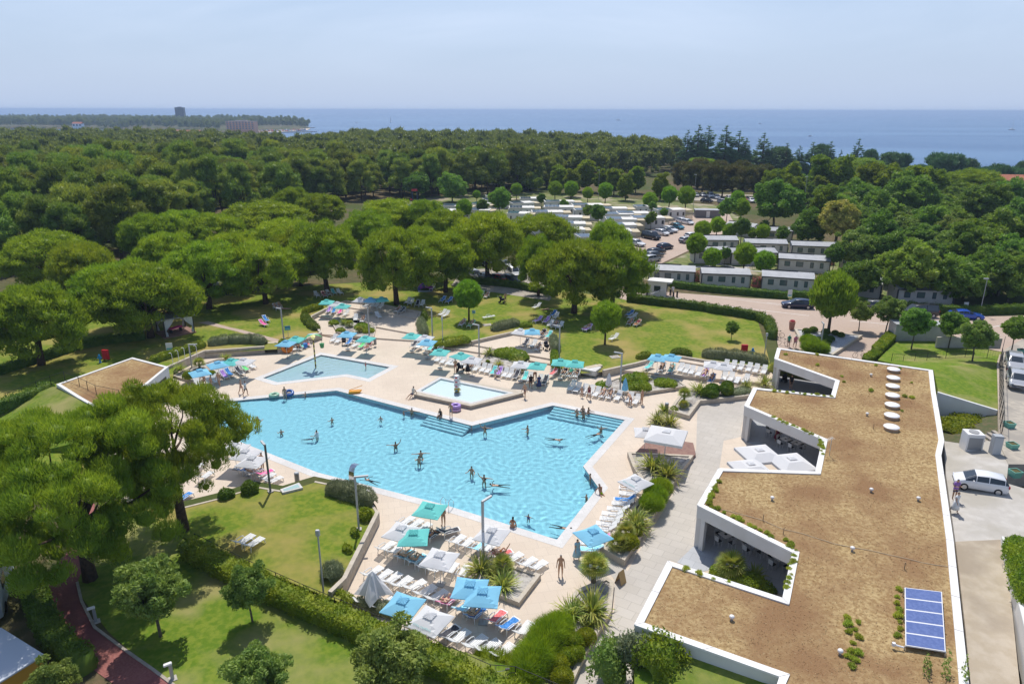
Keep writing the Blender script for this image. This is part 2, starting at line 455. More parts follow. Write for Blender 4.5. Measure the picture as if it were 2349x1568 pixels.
def build_sea():
 m,N,L=nt('sea_water')
 out=N.new('ShaderNodeOutputMaterial');b=N.new('ShaderNodeBsdfPrincipled');L.new(b.outputs[0],out.inputs[0])
 b.inputs['Base Color'].default_value=(.035,.095,.21,1);b.inputs['Roughness'].default_value=.26;b.inputs['IOR'].default_value=1.33
 tc=N.new('ShaderNodeTexCoord');mp=N.new('ShaderNodeMapping');mp.inputs['Scale'].default_value=(.025,.11,1)
 L.new(tc.outputs['Object'],mp.inputs[0])
 t=N.new('ShaderNodeTexNoise');t.inputs['Scale'].default_value=1;t.inputs['Detail'].default_value=8;t.inputs['Roughness'].default_value=.65
 L.new(mp.outputs[0],t.inputs['Vector'])
 bm=N.new('ShaderNodeBump');bm.inputs['Strength'].default_value=.55;bm.inputs['Distance'].default_value=6
 L.new(t.outputs[0],bm.inputs['Height']);L.new(bm.outputs[0],b.inputs['Normal'])
 mp2=N.new('ShaderNodeMapping');mp2.inputs['Scale'].default_value=(.0012,.006,1);L.new(tc.outputs['Object'],mp2.inputs[0])
 t2=N.new('ShaderNodeTexNoise');t2.inputs['Scale'].default_value=1;t2.inputs['Detail'].default_value=6;L.new(mp2.outputs[0],t2.inputs['Vector'])
 r=N.new('ShaderNodeMapRange');r.inputs[1].default_value=.42;r.inputs[2].default_value=.6;L.new(t2.outputs[0],r.inputs[0])
 x=N.new('ShaderNodeMix');x.data_type='RGBA';x.inputs[6].default_value=(.05,.13,.27,1);x.inputs[7].default_value=(.09,.19,.34,1)
 L.new(r.outputs[0],x.inputs[0]);L.new(x.outputs[2],b.inputs['Base Color'])
 RS=30000
 pts=[Vector((RS*math.sin(RAD(a)),RS*math.cos(RAD(a)),SEAZ))for a in range(-70,71,2)]
 inner=[Vector((190*math.sin(RAD(a)),190*math.cos(RAD(a)),SEAZ))for a in range(-70,71,2)]
 vs,fs=[],[]
 n=len(pts)
 rr=[250,400,650,1000,1600,2600,4200,7000,14000,RS]
 for q in rr:
  vs+=[Vector((q*math.sin(RAD(a)),q*math.cos(RAD(a)),SEAZ))for a in range(-70,71,2)]
 for j in range(len(rr)-1):
  for i in range(n-1):
   fs.append((j*n+i+1,j*n+i,(j+1)*n+i,(j+1)*n+i+1))
 mb=MB();mb.add(vs,fs)
 tag(mb.build('sea',m),kind='structure')
build_sea()
def build_haze():
 m,N,L=nt('air')
 out=N.new('ShaderNodeOutputMaterial');v=N.new('ShaderNodeVolumePrincipled');L.new(v.outputs[0],out.inputs[1])
 v.inputs['Color'].default_value=(.55,.72,1.0,1);v.inputs['Density'].default_value=HAZE;v.inputs['Anisotropy'].default_value=.2
 mb=MB();mb.box(-31000,31000,-60,31000,SEAZ-3,38)
 tag(mb.build('haze',m),kind='stuff')
HAZE=1.6e-4
build_haze()
def slab(name,loop,z0,z1,mats,kind='structure',side=None):
 mb=MB();mb.prism([Vector((p.x,p.y,0))for p in loop],z0,z1,0,side)
 o=mb.build(name,mats)
 if kind:tag(o,kind=kind)
 return o
PCOP=offset(POOL,.0)
def build_deck():
 mb=MB()
 mb.sheet([DECK,ccw(POOL)[::-1],ccw(KID)[::-1]])
 tag(mb.build('pool_deck',m_deck),kind='structure')
 for nm,lp in(('pool_coping',POOL),('paddling_pool_coping',KID)):
  a,b=offset(lp,.62),offset(lp,-.16)
  mb=MB()
  mb.sheet([[p+Vector((0,0,.012))for p in a],[p+Vector((0,0,.012))for p in b][::-1]])
  mb.skirt([p+Vector((0,0,.012))for p in b][::-1],-.12)
  mb.skirt([p+Vector((0,0,.012))for p in a],-.02)
  tag(mb.build(nm,m_cop),kind='structure')
build_deck()
TZONE=gp('P',[(610,803),(650,800),(700,782),(736,764),(712,726),(753,705),(793,690),(884,700),(964,715),(955,740),(980,786),(1001,796),(1081,782),(1181,758),(1261,762),(1268,782),(1266,838),(1334,856),(1386,852),(1513,820),(1557,818),(1609,826),(1762,846),(1745,885),(1640,905),(1590,900),(1560,930),(1545,935)])+[g('d3',1500,1060),g('d2',1385,690),g('d2',830,590)]
def terraces():
 def cut(z0,z1,a,b,nm):
  me=bpy.data.meshes.new(nm);bm=bmesh.new()
  mb=MB();mb.sheet([TZONE])
  vs=[bm.verts.new(v)for v in mb.v]
  for f in mb.f:bm.faces.new([vs[i]for i in f])
  bm.normal_update()
  d=(b-a);nrm=Vector((-d.y,d.x,0)).normalized()
  bmesh.ops.bisect_plane(bm,geom=bm.verts[:]+bm.edges[:]+bm.faces[:],plane_co=a,plane_no=nrm,clear_inner=True)
  edges=[e for e in bm.edges if e.is_boundary]
  for v in bm.verts:v.co.z=z1
  r=bmesh.ops.extrude_edge_only(bm,edges=edges)
  for v in[x for x in r['geom']if isinstance(x,bmesh.types.BMVert)]:v.co.z=z0
  bmesh.ops.recalc_face_normals(bm,faces=bm.faces[:])
  if sum(f.normal.z*f.calc_area()for f in bm.faces)<0:bmesh.ops.reverse_faces(bm,faces=bm.faces[:])
  bm.to_mesh(me);me.materials.append(m_deck)
  tag(link(nm,me),kind='structure')
 F=lambda x,y:g('P',x*KP,y*KP)
 cut(-.01,.2,F(1267,1325.7),F(2639,1605),'lower_terrace')
 cut(.19,.4,F(1227,1253),F(2733,1533.5),'middle_terrace')
 cut(.39,.58,F(1458,1241.5),F(1975,1327),'upper_terrace')
terraces()
def tz(p):
 """height of the deck at a point"""
 F=lambda x,y:g('P',x*KP,y*KP)
 z=0
 def inside(p,lp):
  c=False
  for i in range(len(lp)):
   a,b=lp[i-1],lp[i]
   if(a.y>p.y)!=(b.y>p.y)and p.x<(b.x-a.x)*(p.y-a.y)/(b.y-a.y)+a.x:c=not c
  return c
 if not inside(p,DECK):return None
 if not inside(p,TZONE):return 0.0
 for a,b,h in((F(1267,1325.7),F(2639,1605),.2),(F(1227,1253),F(2733,1533.5),.4),(F(1458,1241.5),F(1975,1327),.58)):
  if(b.x-a.x)*(p.y-a.y)-(b.y-a.y)*(p.x-a.x)>0:z=h
 return z
def ground_at(c,x,y,lawn=.66):
 """stand a thing on whatever surface the survey point falls on"""
 p=g(c,x,y,0)
 for _ in range(3):
  z=tz(p)
  if z is None:z=lawn
  p=g(c,x,y,z)
 return p
WZ=-.07
def pools():
 m,N,L=nt('pool_tiles')
 out=N.new('ShaderNodeOutputMaterial');b=N.new('ShaderNodeBsdfPrincipled');L.new(b.outputs[0],out.inputs[0])
 tc=N.new('ShaderNodeTexCoord');br=N.new('ShaderNodeTexBrick');br.offset=0
 br.inputs['Scale'].default_value=1;br.inputs['Brick Width'].default_value=.25;br.inputs['Row Height'].default_value=.25;br.inputs['Mortar Size'].default_value=.008
 br.inputs['Color1'].default_value=(.62,.85,.94,1);br.inputs['Color2'].default_value=(.66,.88,.96,1);br.inputs['Mortar'].default_value=(.5,.72,.8,1)
 L.new(tc.outputs['Object'],br.inputs['Vector']);L.new(br.outputs[0],b.inputs['Base Color']);b.inputs['Roughness'].default_value=.5
 lp=ccw(POOL)
 a0=lp[[i for i,p in enumerate(lp)if(p-POOL[0]).length<1e-3][0]]
 me=bpy.data.meshes.new('pool_basin');bm=bmesh.new()
 mb=MB();mb.sheet([offset(lp,.02)])
 vs=[bm.verts.new(v)for v in mb.v]
 for f in mb.f:bm.faces.new([vs[i]for i in f])
 ax=(POOL[1]-POOL[0]).normalized()
 for t in np.linspace(1,16,12):
  bmesh.ops.bisect_plane(bm,geom=bm.verts[:]+bm.edges[:]+bm.faces[:],plane_co=POOL[0]+ax*float(t),plane_no=ax)
 bm.normal_update()
 bd=[e for e in bm.edges if e.is_boundary]
 r=bmesh.ops.extrude_edge_only(bm,edges=bd)
 topv=set(x for x in r['geom']if isinstance(x,bmesh.types.BMVert))
 for v in bm.verts:
  if v in topv:v.co.z=.0
  else:
   t=(v.co-POOL[0]).dot(ax)
   v.co.z=-.12-1.15*min(1,max(0,(t-1)/17.0))
 for f in bm.faces:
  if f.normal.z<-.5:f.normal_flip()
 bm.normal_update();bm.to_mesh(me);me.materials.append(m)
 basin=link('pool_basin',me);tag(basin,kind='structure')
 ms=M('pool_step',(.66,.83,.90),.5)
 mb=MB()
 for(pa,pb,n,inw)in((g('e2',1895,305),g('P',1083,974),4,.42),(g('e4',1020,215),g('P',1438,962),4,.5)):
  d=(pb-pa);nrm=Vector((d.y,-d.x,0)).normalized()
  if nrm.y>0:nrm=-nrm
  q=[pa+d*.02,pb-d*.02]
  for k in range(n):
   lo=-.17-.23*k
   mb.prism([q[0]+nrm*(k*inw),q[1]+nrm*(k*inw),q[1]+nrm*((k+1)*inw),q[0]+nrm*((k+1)*inw)],lo-.6,lo)
 tag(mb.build('pool_steps',ms),kind='structure')
 def water(nm,loop,amp,step,tint,seed):
  lp=offset(loop,-.14)
  xs=[p.x for p in lp];ys=[p.y for p in lp]
  me=bpy.data.meshes.new(nm);bm=bmesh.new()
  nx,ny=int((max(xs)-min(xs))/step)+1,int((max(ys)-min(ys))/step)+1
  X,Y=np.meshgrid(min(xs)+np.arange(nx+1)*step,min(ys)+np.arange(ny+1)*step)
  inside=np.zeros(X.shape,bool)
  for i in range(len(lp)):
   a,b=lp[i-1],lp[i]
   cr=((a.y>Y)!=(b.y>Y))&(X<(b.x-a.x)*(Y-a.y)/(b.y-a.y+1e-12)+a.x)
   inside^=cr
  rg=np.random.RandomState(seed)
  Z=np.zeros(X.shape)
  wx=X+.25*np.sin(Y*1.1+1)+.2*np.sin(X*.7+Y*.9);wy=Y+.25*np.sin(X*1.3+2)+.2*np.sin(Y*.8-X*.5)
  for k in range(26):
   lam=rg.uniform(.4,1.15);th=rg.uniform(0,2*math.pi);ph=rg.uniform(0,6.28)
   Z+=lam**1.15*np.cos(2*math.pi/lam*(wx*math.cos(th)+wy*math.sin(th))+ph)
  Z*=amp/Z.std()
  cell=inside[:-1,:-1]|inside[1:,:-1]|inside[:-1,1:]|inside[1:,1:]
  idx=np.arange(X.size).reshape(X.shape)
  F=np.stack([idx[:-1,:-1][cell],idx[:-1,1:][cell],idx[1:,1:][cell],idx[1:,:-1][cell]],1)
  used=np.unique(F);mapn=-np.ones(X.size,int);mapn[used]=np.arange(len(used))
  V=np.stack([X.ravel()[used],Y.ravel()[used],WZ+Z.ravel()[used]],1)
  me=npmesh(nm,V,mapn[F],MATS[tint],smooth=True)
  o=link(nm,me);tag(o,kind='structure')
  return o
 for wname,TINT in(('water_blue',(.70,.955,1.0,1)),('water_clear',(.85,.975,1.0,1))):
  m,N,L=nt(wname)
  out=N.new('ShaderNodeOutputMaterial');gb=N.new('ShaderNodeBsdfRefraction');gb.inputs['IOR'].default_value=1.33;gb.inputs['Roughness'].default_value=0;gb.inputs['Color'].default_value=TINT
  gl=N.new('ShaderNodeBsdfGlossy');gl.inputs['Roughness'].default_value=.06
  fr=N.new('ShaderNodeFresnel');fr.inputs['IOR'].default_value=1.33
  mx=N.new('ShaderNodeMixShader');L.new(fr.outputs[0],mx.inputs[0]);L.new(gb.outputs[0],mx.inputs[1]);L.new(gl.outputs[0],mx.inputs[2]);L.new(mx.outputs[0],out.inputs[0])
  MATS[wname]=m
 w=water('pool_water',POOL,.0056,.09,'water_blue',3)
 w.cycles.is_caustics_caster=True;basin.cycles.is_caustics_receiver=True
 for o in bpy.data.objects:
  if o.name.startswith('pool_steps'):o.cycles.is_caustics_receiver=True
 sl.cycles.is_caustics_light=True
 mk=M('paddling_tiles',(.74,.83,.85),.5,(.70,.80,.83),4)
 mb=MB();lp=offset(KID,.02)
 mb.sheet([[Vector((p.x,p.y,-.3))for p in lp]])
 mb.skirt([Vector((p.x,p.y,0))for p in lp][::-1],-.3)
 kb=mb.build('paddling_pool_basin',mk);tag(kb,kind='structure');kb.cycles.is_caustics_receiver=True
 w=water('paddling_pool_water',KID,.004,.14,'water_clear',5)
 w.cycles.is_caustics_caster=True
pools()
def sheetobj(name,loop,mat,lift=0.0,kind='structure',skirt=None):
 mb=MB();loop=[p+Vector((0,0,lift))for p in loop]
 mb.sheet([loop])
 if skirt is not None:mb.skirt(ccw(loop),skirt)
 o=mb.build(name,mat)
 if kind:tag(o,kind=kind)
 return o
LZ=GZ+.02
back=gp('P',[(1762,846),(1609,826),(1557,818),(1513,820),(1386,852),(1334,856),(1266,838),(1268,782),(1261,762),(1181,758),(1081,782),(1001,796),(980,786),(955,740),(964,715),(884,700),(793,690),(753,705),(712,726),(736,764),(700,782),(650,800),(610,802),(440,812),(398,850),(395,905),(330,940),(230,1000),(180,1120)],LZ)
sheetobj('pool_lawn',back+gp('P',[(60,1080),(-120,1040),(-150,800),(120,735),(430,690),(700,655),(960,640),(1230,655),(1450,690),(1640,712),(1738,735),(1752,780),(1768,838)],LZ),m_lawn)
L3=gp('P',[(180,1120),(240,1165),(420,1165),(500,1145),(590,1118),(650,1128),(722,1106),(835,1130),(865,1178),(790,1330),(760,1362),(640,1312),(520,1267),(340,1192),(230,1150)],LZ)
L3[10:13]=[Vector((q.x,q.y,LZ))for q in gp('e3',[(265,860),(0,752),(-450,555)],1.75)]
sheetobj('triangle_lawn',L3,m_lawn)
L4=gp('P',[(300,1180),(520,1275),(760,1372),(960,1462),(1180,1530),(1330,1600),(1330,1700),(420,1700),(385,1568),(250,1450),(180,1360),(170,1290),(200,1220)],LZ)
sheetobj('lower_lawn',L4,m_lawn2)
RPATH_R=gp('e1',[(650,330),(650,600),(560,800),(530,870),(560,1000),(650,1180),(850,1330),(1050,1470),(1180,1568),(1330,1690)],LZ)
RPATH_L=gp('e1',[(900,1690),(780,1568),(600,1440),(480,1330),(380,1200),(290,1050),(275,930),(330,850),(480,640),(530,450),(510,330)],LZ)
sheetobj('red_path',RPATH_R+RPATH_L,m_path,.012)
mb=MB();strip(mb,RPATH_R[3:],.16,GZ,LZ+.07);tag(mb.build('path_kerb',m_kerb),kind='structure')
sheetobj('brick_path',gp('d1',[(1640,262),(1720,250),(1900,300),(2120,350),(2150,420),(2091,372),(1960,330)],LZ)[:3]+gp('d2',[(0,528),(400,632),(380,668),(0,560)],LZ)+gp('d1',[(1960,335)],LZ),m_brick,.015)
ROAD=gp('d4',[(350,300),(600,335),(830,352),(1480,400),(1830,418)],LZ)+gp('d5',[(150,282),(640,312),(1100,395),(1500,425),(2089,415),(2500,400),(2500,640),(2060,690),(1920,716),(1800,690),(1350,520),(1060,480),(1010,590),(850,700),(770,790),(500,735),(190,690),(60,690)],LZ)+gp('d4',[(1735,800),(1722,700),(1680,605),(1500,560),(1100,512),(420,425),(330,400)],LZ)
sheetobj('brick_road',ROAD,m_brick,.02)
mb=MB()
for a,b,w in((('d4',1080,372),('d4',1800,468),.11),(('d4',1090,448),('d5',310,415),.13),(('d4',1450,522),('d4',1640,538),.12),(('d4',1640,440),('d4',1790,455),.12),(('d5',650,455),('d5',1340,520),.13),(('d5',1760,520),('d5',2089,460),.13),(('d5',1650,560),('d5',1900,575),.1)):
 p,q=g(*a,LZ),g(*b,LZ);d=(q-p).normalized();n=Vector((-d.y,d.x,0))*w/2;up=Vector((0,0,.026))
 mb.sheet([[p+n+up,p-n+up,q-n+up,q+n+up]])
mb.sheet([[p+Vector((0,0,.027))for p in gp('d4',[(975,425),(1000,440),(1130,452)],LZ)]])
mb.sheet([[p+Vector((0,0,.027))for p in gp('d4',[(1520,525),(1640,535),(1640,545),(1560,540)],LZ)]])
tag(mb.build('road_markings',m_mark),kind='structure')
isl=gp('d4',[(470,365),(620,372),(800,385),(965,425),(900,432),(640,430),(500,395)],LZ)
slab('traffic_island',isl,GZ,LZ+.14,m_kerb)
sheetobj('car_park',gp('P',[(1440,585),(1500,612),(1590,570),(1690,520),(1672,490),(1600,488),(1520,512),(1462,545)],LZ),m_brick,.01)
sheetobj('far_car_park',[Vector((p.x,p.y,gz(p.x,p.y)+.12))for p in gp('P',[(1530,462),(1780,470),(1770,452),(1550,446)],GZ-.5)],m_asph)
sheetobj('shaded_car_park',gp('P',[(1035,655),(1260,690),(1290,640),(1200,610),(1060,620)],LZ),m_asph,.012)
sheetobj('camp_lawn',gp('P',[(860,505),(1300,560),(1440,590),(1462,545),(1520,512),(1600,488),(1690,515),(1600,570),(1500,615),(1470,640),(1600,660),(1940,695),(2040,690),(2100,640),(1960,590),(1800,545),(1700,500),(1640,470),(1150,435),(860,465)],LZ),M('camp_ground',(.105,.15,.03),.95,(.20,.20,.07),.9,.5,20,c3=(.34,.29,.2),scale3=.14,f3=(.5,.62)),-.005)
for k,pts in enumerate((gp('c3',[(60,1235),(260,1210),(480,1255),(700,1270),(940,1300)],LZ),gp('c3',[(380,1270),(480,1200),(660,1160)],LZ))):
 mb=MB();strip(mb,pts,.9,GZ-.2,LZ+.012);tag(mb.build('camp_path',m_conc),kind='structure')
UPLAWN=gp('d5',[(880,780,1.1),(1015,640,.8),(1100,600,.8),(1500,640,1.0),(1905,712,1.4),(1885,790,1.9),(1872,1190,2.6),(1385,1062,3.3),(1340,860,3.35)])
sheetobj('upper_lawn',UPLAWN+[p+Vector((.1,.1,-.4))for p in(ROOF[1],ROOF[0])][:1],m_lawn2,0,'structure',0)
sheetobj('slope_behind_wall',gp('d5',[(1390,1240,.9),(1760,1200,1.6),(1874,1195,2.3),(1874,1420,2.4),(1600,1470,1.9),(1430,1445,1.2)]),M('ivy_soil',(.07,.085,.03),.95,(.12,.1,.05),3),0,'structure',0)
PARK=gp('d5',[(1908,704,1.35),(2089,600,.9),(2500,600,.9),(2560,1640,2.65),(1960,1640,2.65),(1885,1460,2.6),(1885,1190,2.55),(1890,800,1.85)])
sheetobj('upper_car_park',PARK,m_asph,0,'structure',0)
YARD=gp('d5',[(1430,1448,2.0),(1610,1475,2.1),(1880,1440,2.45),(1890,1480,2.5),(1960,1640,2.6)])+gp('e6',[(1180,190,2.6),(1420,260,2.6),(1420,560,2.6),(1170,575,2.6),(830,590,2.5),(765,130,2.3)])
sheetobj('service_yard',YARD,m_conc,.006,'structure',0)
sheetobj('ramp',gp('e6',[(830,590,2.5),(1170,575,2.6),(1262,1480,1.7),(1290,1720,1.4),(950,1720,1.4),(900,1200,2.0)]),m_ramp,.008,'structure',0)
sheetobj('roadside_bank',gp('e6',[(1190,560,2.75),(1460,560,2.9),(1700,1720,2.9),(1420,1720,2.9),(1301,1090,2.85)]),m_forest_floor,0,'structure',0)
sheetobj('front_lawn',gp('e5',[(610,1125,2.3),(1040,1285,2.8),(1712,1535,2.85),(1700,1720,2.85),(600,1720,2.0)]),m_lawn2,0,'structure',0)
def pavilion():
 root=empty('pavilion',(ROOF[14].x,ROOF[14].y,0))
 tag(root,'white flat roofed pavilion with zigzag front and dry planted roof','building')
 off=Vector(root.location)
 def part(nm,mb,m,**k):
  mb.v=[(v[0]-off.x,v[1]-off.y,v[2])for v in mb.v]
  return mb.build(nm,m,root,**k)
 lp=ccw(ROOF)
 inn=offset(lp,-.42)
 mb=MB();mb.sheet([[Vector((p.x,p.y,ROOFZ))for p in lp],[Vector((p.x,p.y,ROOFZ))for p in inn][::-1]])
 mb.skirt([Vector((p.x,p.y,ROOFZ))for p in inn][::-1],ROOFZ-.16)
 mb.skirt([Vector((p.x,p.y,ROOFZ))for p in lp],ROOFZ-.12)
 j=mb
 def sheet1(l):k=len(j.f);j.sheet(l);j.m[k:]=[1]*(len(j.f)-k)
 for a,b,ia,ib in zip(lp,lp[1:]+lp[:1],inn,inn[1:]+inn[:1]):
  n=int((b-a).length/4.2)
  for k in range(1,n+1):
   t=k/(n+1)
   p,q=a.lerp(b,t),ia.lerp(ib,t)
   d=(b-a).normalized()*.02
   sheet1([[Vector((v.x,v.y,ROOFZ+.003))for v in(p-d,p+d,q+d,q-d)]])
  p,q=a,ia
  d=Vector((-(q-p).y,(q-p).x,0)).normalized()*.015
  sheet1([[Vector((v.x,v.y,ROOFZ+.003))for v in(p-d,p+d,q+d,q-d)]])
 part('coping',mb,[m_coping,M('joint_grey',(.3,.29,.28),.8)])
 rl=offset(lp,-.41)
 mb=MB();mb.sheet([[Vector((p.x,p.y,ROOFZ-.09))for p in rl]])
 part('planted_roof',mb,m_sedum)
 mb=MB();mb.sheet([[Vector((p.x,p.y,ROOFZ-.75))for p in offset(lp,-.3)]])
 mb.f=[tuple(reversed(f))for f in mb.f]
 part('soffit',mb,m_white)
 fz=ROOFZ-1.0
 f=MB();w=MB()
 n=len(ROOF)
 solid={0:0.8,1:1.0,2:.5,3:.5,4:0,5:0,6:0,7:0,8:0,9:0}
 for i in range(n):
  a,b=ROOF[i],ROOF[(i+1)%n]
  d=(b-a).normalized();nr=Vector((-d.y,d.x,0))
  mid=(a+b)/2+nr*.3
  c=False
  for k in range(n):
   p,q=ROOF[k-1],ROOF[k]
   if(p.y>mid.y)!=(q.y>mid.y)and mid.x<(q.x-p.x)*(mid.y-p.y)/(q.y-p.y)+p.x:c=not c
  if not c:nr=-nr
  lo=solid.get(i,fz)
  tgt=w if i in solid else f
  o=nr*.03
  tgt.prism([Vector((v.x,v.y,0))for v in(a+o+d*.03,b+o-d*.03,b+nr*.34-d*.03,a+nr*.34+d*.03)],lo,ROOFZ-.125)
 part('fascia',f,m_white)
 part('wall',w,m_white)
 def wallseg(a,b,t=.32,z1=fz):
  pm=MB();d=(b-a).normalized();nr=Vector((-d.y,d.x,0))*t/2
  pm.prism([Vector((v.x,v.y,0))for v in(a+nr,a-nr,b-nr,b+nr)],-.02,z1);part('pier',pm,m_white)
 def inset(i,t=.2):
  p=Vector(ROOF[i]);q=ROOF[(i+1)%n];r=ROOF[i-1]
  return p+((q-p).normalized()+(r-p).normalized()).normalized()*t
 idx={nm:min(range(n),key=lambda k:(ROOF[k]-g(*q,ROOFZ)).length)for nm,q in(('w3',('e5',1085,185)),('w3b',('P',1648,1073)),('w4',('e5',860,613)),('w4b',('e5',600,1108)),('w2',('P',1707,930)),('w2b',('P',1728,888)),('w1',('P',1776,822)),('w1b',('P',1783,797)))}
 for a,b in(('w3','w3b'),('w4','w4b'),('w2','w2b'),('w1','w1b')):
  p,q=inset(idx[a],.24),inset(idx[b],.24)
  wallseg(p,q)
 for a,t in(('w3','e5 1820 550'),('w2','P 1886 1007'),('w1','P 1916 872')):
  c,x,y=t.split();q=g(c,float(x),float(y),ROOFZ);p=Vector(ROOF[idx[a]])
  d=(q-p).normalized();nr=Vector((-d.y,d.x,0));nr=nr if nr.x>0 else-nr
  wallseg(p+d*.42+nr*.2,p+d*.75+nr*.2,.3)
 gm=MB()
 core=[p+Vector((-6.5,0,0))for p in rear[1:8]]
 for a,b in zip(core[:-1],core[1:]):
  d=(b-a).normalized();nr=Vector((-d.y,d.x,0))*.08
  gm.prism([Vector((v.x,v.y,0))for v in(a+nr,a-nr,b-nr,b+nr)],0,ROOFZ-.76)
 part('glazing',gm,m_glassdark)
 return root
PAV=pavilion()
FL=[Vector((p.x,p.y,.012))for p in offset(ccw(ROOF),-.1)]
FLOORS=gp('e5',[(930,630),(1065,495),(1120,520),(1260,560),(1170,690)],0)
sheetobj('pavilion_floor',FL,m_floor,.0)
sheetobj('terrace_apron',gp('e5',[(930,628),(1064,500),(1075,340),(1260,560),(1170,690),(1120,700)],.016),m_floor)
WALK=gp('P',[(1597,1030),(1563,1100),(1440,1308)],0.008)+gp('e5',[(340,590),(450,770),(445,1010),(230,1345),(60,1720),(560,1720),(640,1108),(880,613)],.008)+gp('e5',[(930,628),(1064,500)],.008)+gp('P',[(1600,1160),(1650,1075),(1660,1010),(1705,1000),(1700,985),(1712,920),(1640,912),(1600,925)],.008)
sheetobj('pavilion_walk',WALK,m_walk)
m_acr=M('opal_acrylic',(.78,.76,.74),.35,spec=.5)
m_ply=M('rooflight_curb',(.42,.30,.20),.8)
def skylight_proto():
 r=empty('rooflight')
 mb=MB();mb.lathe([(.60,0),(.60,.26)],28);mb.build('curb',m_ply,r)
 mb=MB();mb.lathe([(.66,.262),(.66,.30),(.62,.34),(.4,.40),(.1,.42)],28);mb.build('dome',m_acr,r,smooth=True)
 return Proto(r)
ORD=['first','second','third','fourth','fifth','sixth','seventh','eighth','ninth','tenth','eleventh','twelfth','thirteenth','fourteenth','fifteenth','sixteenth','seventeenth','eighteenth','nineteenth','twentieth']
sp=skylight_proto()
for i,(x,y)in enumerate(((1012,850),(1010,920),(1005,988),(1003,1064),(1001,1143),(998,1230),(995,1325))):
 p=g('d5',x,y,ROOFZ+.25);sp.place((p.x,p.y,ROOFZ-.1),0,1,f'white round rooflight, {ORD[i]} from the far end of the row on the dry roof','rooflight','round rooflights on the pavilion roof')
def solar():
 c=gp('e6',[(480,912),(735,942),(770,1318),(492,1275)],ROOFZ+.45)
 o=c[3]
 r=empty('solar_array',(o.x,o.y,ROOFZ-.09))
 tag(r,'blue five panel solar array in a white frame on the dry roof','solar panel')
 tilt=lambda p,k:Vector((p.x-o.x,p.y-o.y,(.62,.62,.3,.3)[k]))
 q=[tilt(p,i)for i,p in enumerate(c)]
 fr=MB();th=Vector((0,0,-.07))
 fr.add(q+[p+th for p in q],[(0,3,2,1),(4,5,6,7),(0,1,5,4),(1,2,6,5),(2,3,7,6),(3,0,4,7)])
 fr.build('frame',M('white_frame',(.74,.74,.76),.4),r)
 mp=M('solar_cell',(.085,.13,.32),.3,(.12,.17,.38),6,spec=.6,coat=.2)
 for k in range(5):
  a0,a1=(k+.05)/5,(k+.95)/5
  L0,R0_,L1,R1=q[0].lerp(q[3],a0),q[1].lerp(q[2],a0),q[0].lerp(q[3],a1),q[1].lerp(q[2],a1)
  up=Vector((0,0,.006))
  pb=MB();pb.sheet([[L0.lerp(R0_,.025)+up,L1.lerp(R1,.025)+up,L1.lerp(R1,.975)+up,L0.lerp(R0_,.975)+up]])
  pb.build('solar_panel',mp,r)
 for p in list(q)+[q[0].lerp(q[3],.5),q[1].lerp(q[2],.5)]:
  lg=MB();lg.tube([p+Vector((0,0,-.06)),Vector((p.x,p.y,0))],.04,6);lg.build('leg',M('galvanised',(.5,.5,.5),.4,metal=.6),r)
 pp=MB();e=q[3]+Vector((-.1,-.05,-.1));pp.tube([e,e+Vector((-.45,.15,.05))],.05,8);pp.tube([e+Vector((-.45,.15,-.02)),e+Vector((-.45,.15,.16))],.09,10);pp.build('pipe',M('white_frame',(.74,.74,.76),.4),r)
solar()
vp=empty('roof_vent')
mb=MB();mb.tube([(0,0,0),(0,0,.12)],.06,8);mb.build('collar',M('joint_grey',(.3,.29,.28),.8),vp)
mb=MB();mb.lathe([(.05,.1),(.11,.14),(.13,.2),(.11,.26),(.04,.29)],10);mb.build('cap',m_acr,vp,smooth=True)
vp=Proto(vp)
for i,(c,x,y,s)in enumerate((('d5',822,915,'close to the first notch'),('d5',790,1240,'between the rooflights and second notch'),('e5',1665,150,'near the tufts above the front notch'),('e5',1352,1075,'on the front wing of the roof'),('e6',250,250,'in the middle of the dry roof'),('e6',573,310,'near the long white kerb of the roof'),('e6',120,655,'beside the cable on the roof'),('e6',36,1365,'left of the solar array'))):
 p=g(c,x,y,ROOFZ-.09);vp.place(p,0,1.15,f'small white ball vent {s}','vent','ball vents on the pavilion roof')
mb=MB()
def cable(pts,r=.02):
 q=resample(pts,.5);mb.tube([p+Vector((0,0,.03+.02*math.sin(i*1.7)))for i,p in enumerate(q)],r,5)
cable(gp('e5',[(1255,220),(1440,262),(1600,310),(1750,375),(1900,410),(2060,460),(2148,490)],ROOFZ-.09)+gp('e6',[(120,630),(330,672),(600,735),(690,752),(775,765)],ROOFZ-.09))
tag(mb.build('roof_cable',M('cable_tan',(.5,.40,.28),.8)),'thin tan cable lying across the dry roof','cable')
mb=MB();mb.tube([(0,0,0),(0,0,.5)],.03,6);st=mb.build('roof_stake',M('stake',(.4,.28,.17),.9));st=Proto(st)
for c,x,y,s in(('e5',1595,310,'beside the cable above the front notch'),('e5',1752,410,'next to the cable further right'),('d5',842,1350,'left of the nearest rooflight'),('e6',478,780,'on the brown roof below the cable')):
 st.place(g(c,x,y,ROOFZ-.09),0,1,f'short brown stake {s}','stake','stakes on the pavilion roof')
ae=empty('roof_aerial',g('d5',478,1570,ROOFZ-.09));tag(ae,'white comb aerial on a thin mast beside the second notch','aerial')
mb=MB();mb.tube([(0,0,0),(0,0,1.6)],.025,6);mb.build('mast',M('galvanised',(.5,.5,.5),.4),ae)
mb=MB();mb.tube([(-.7,-.1,1.35),(.1,.05,1.6)],.02,5)
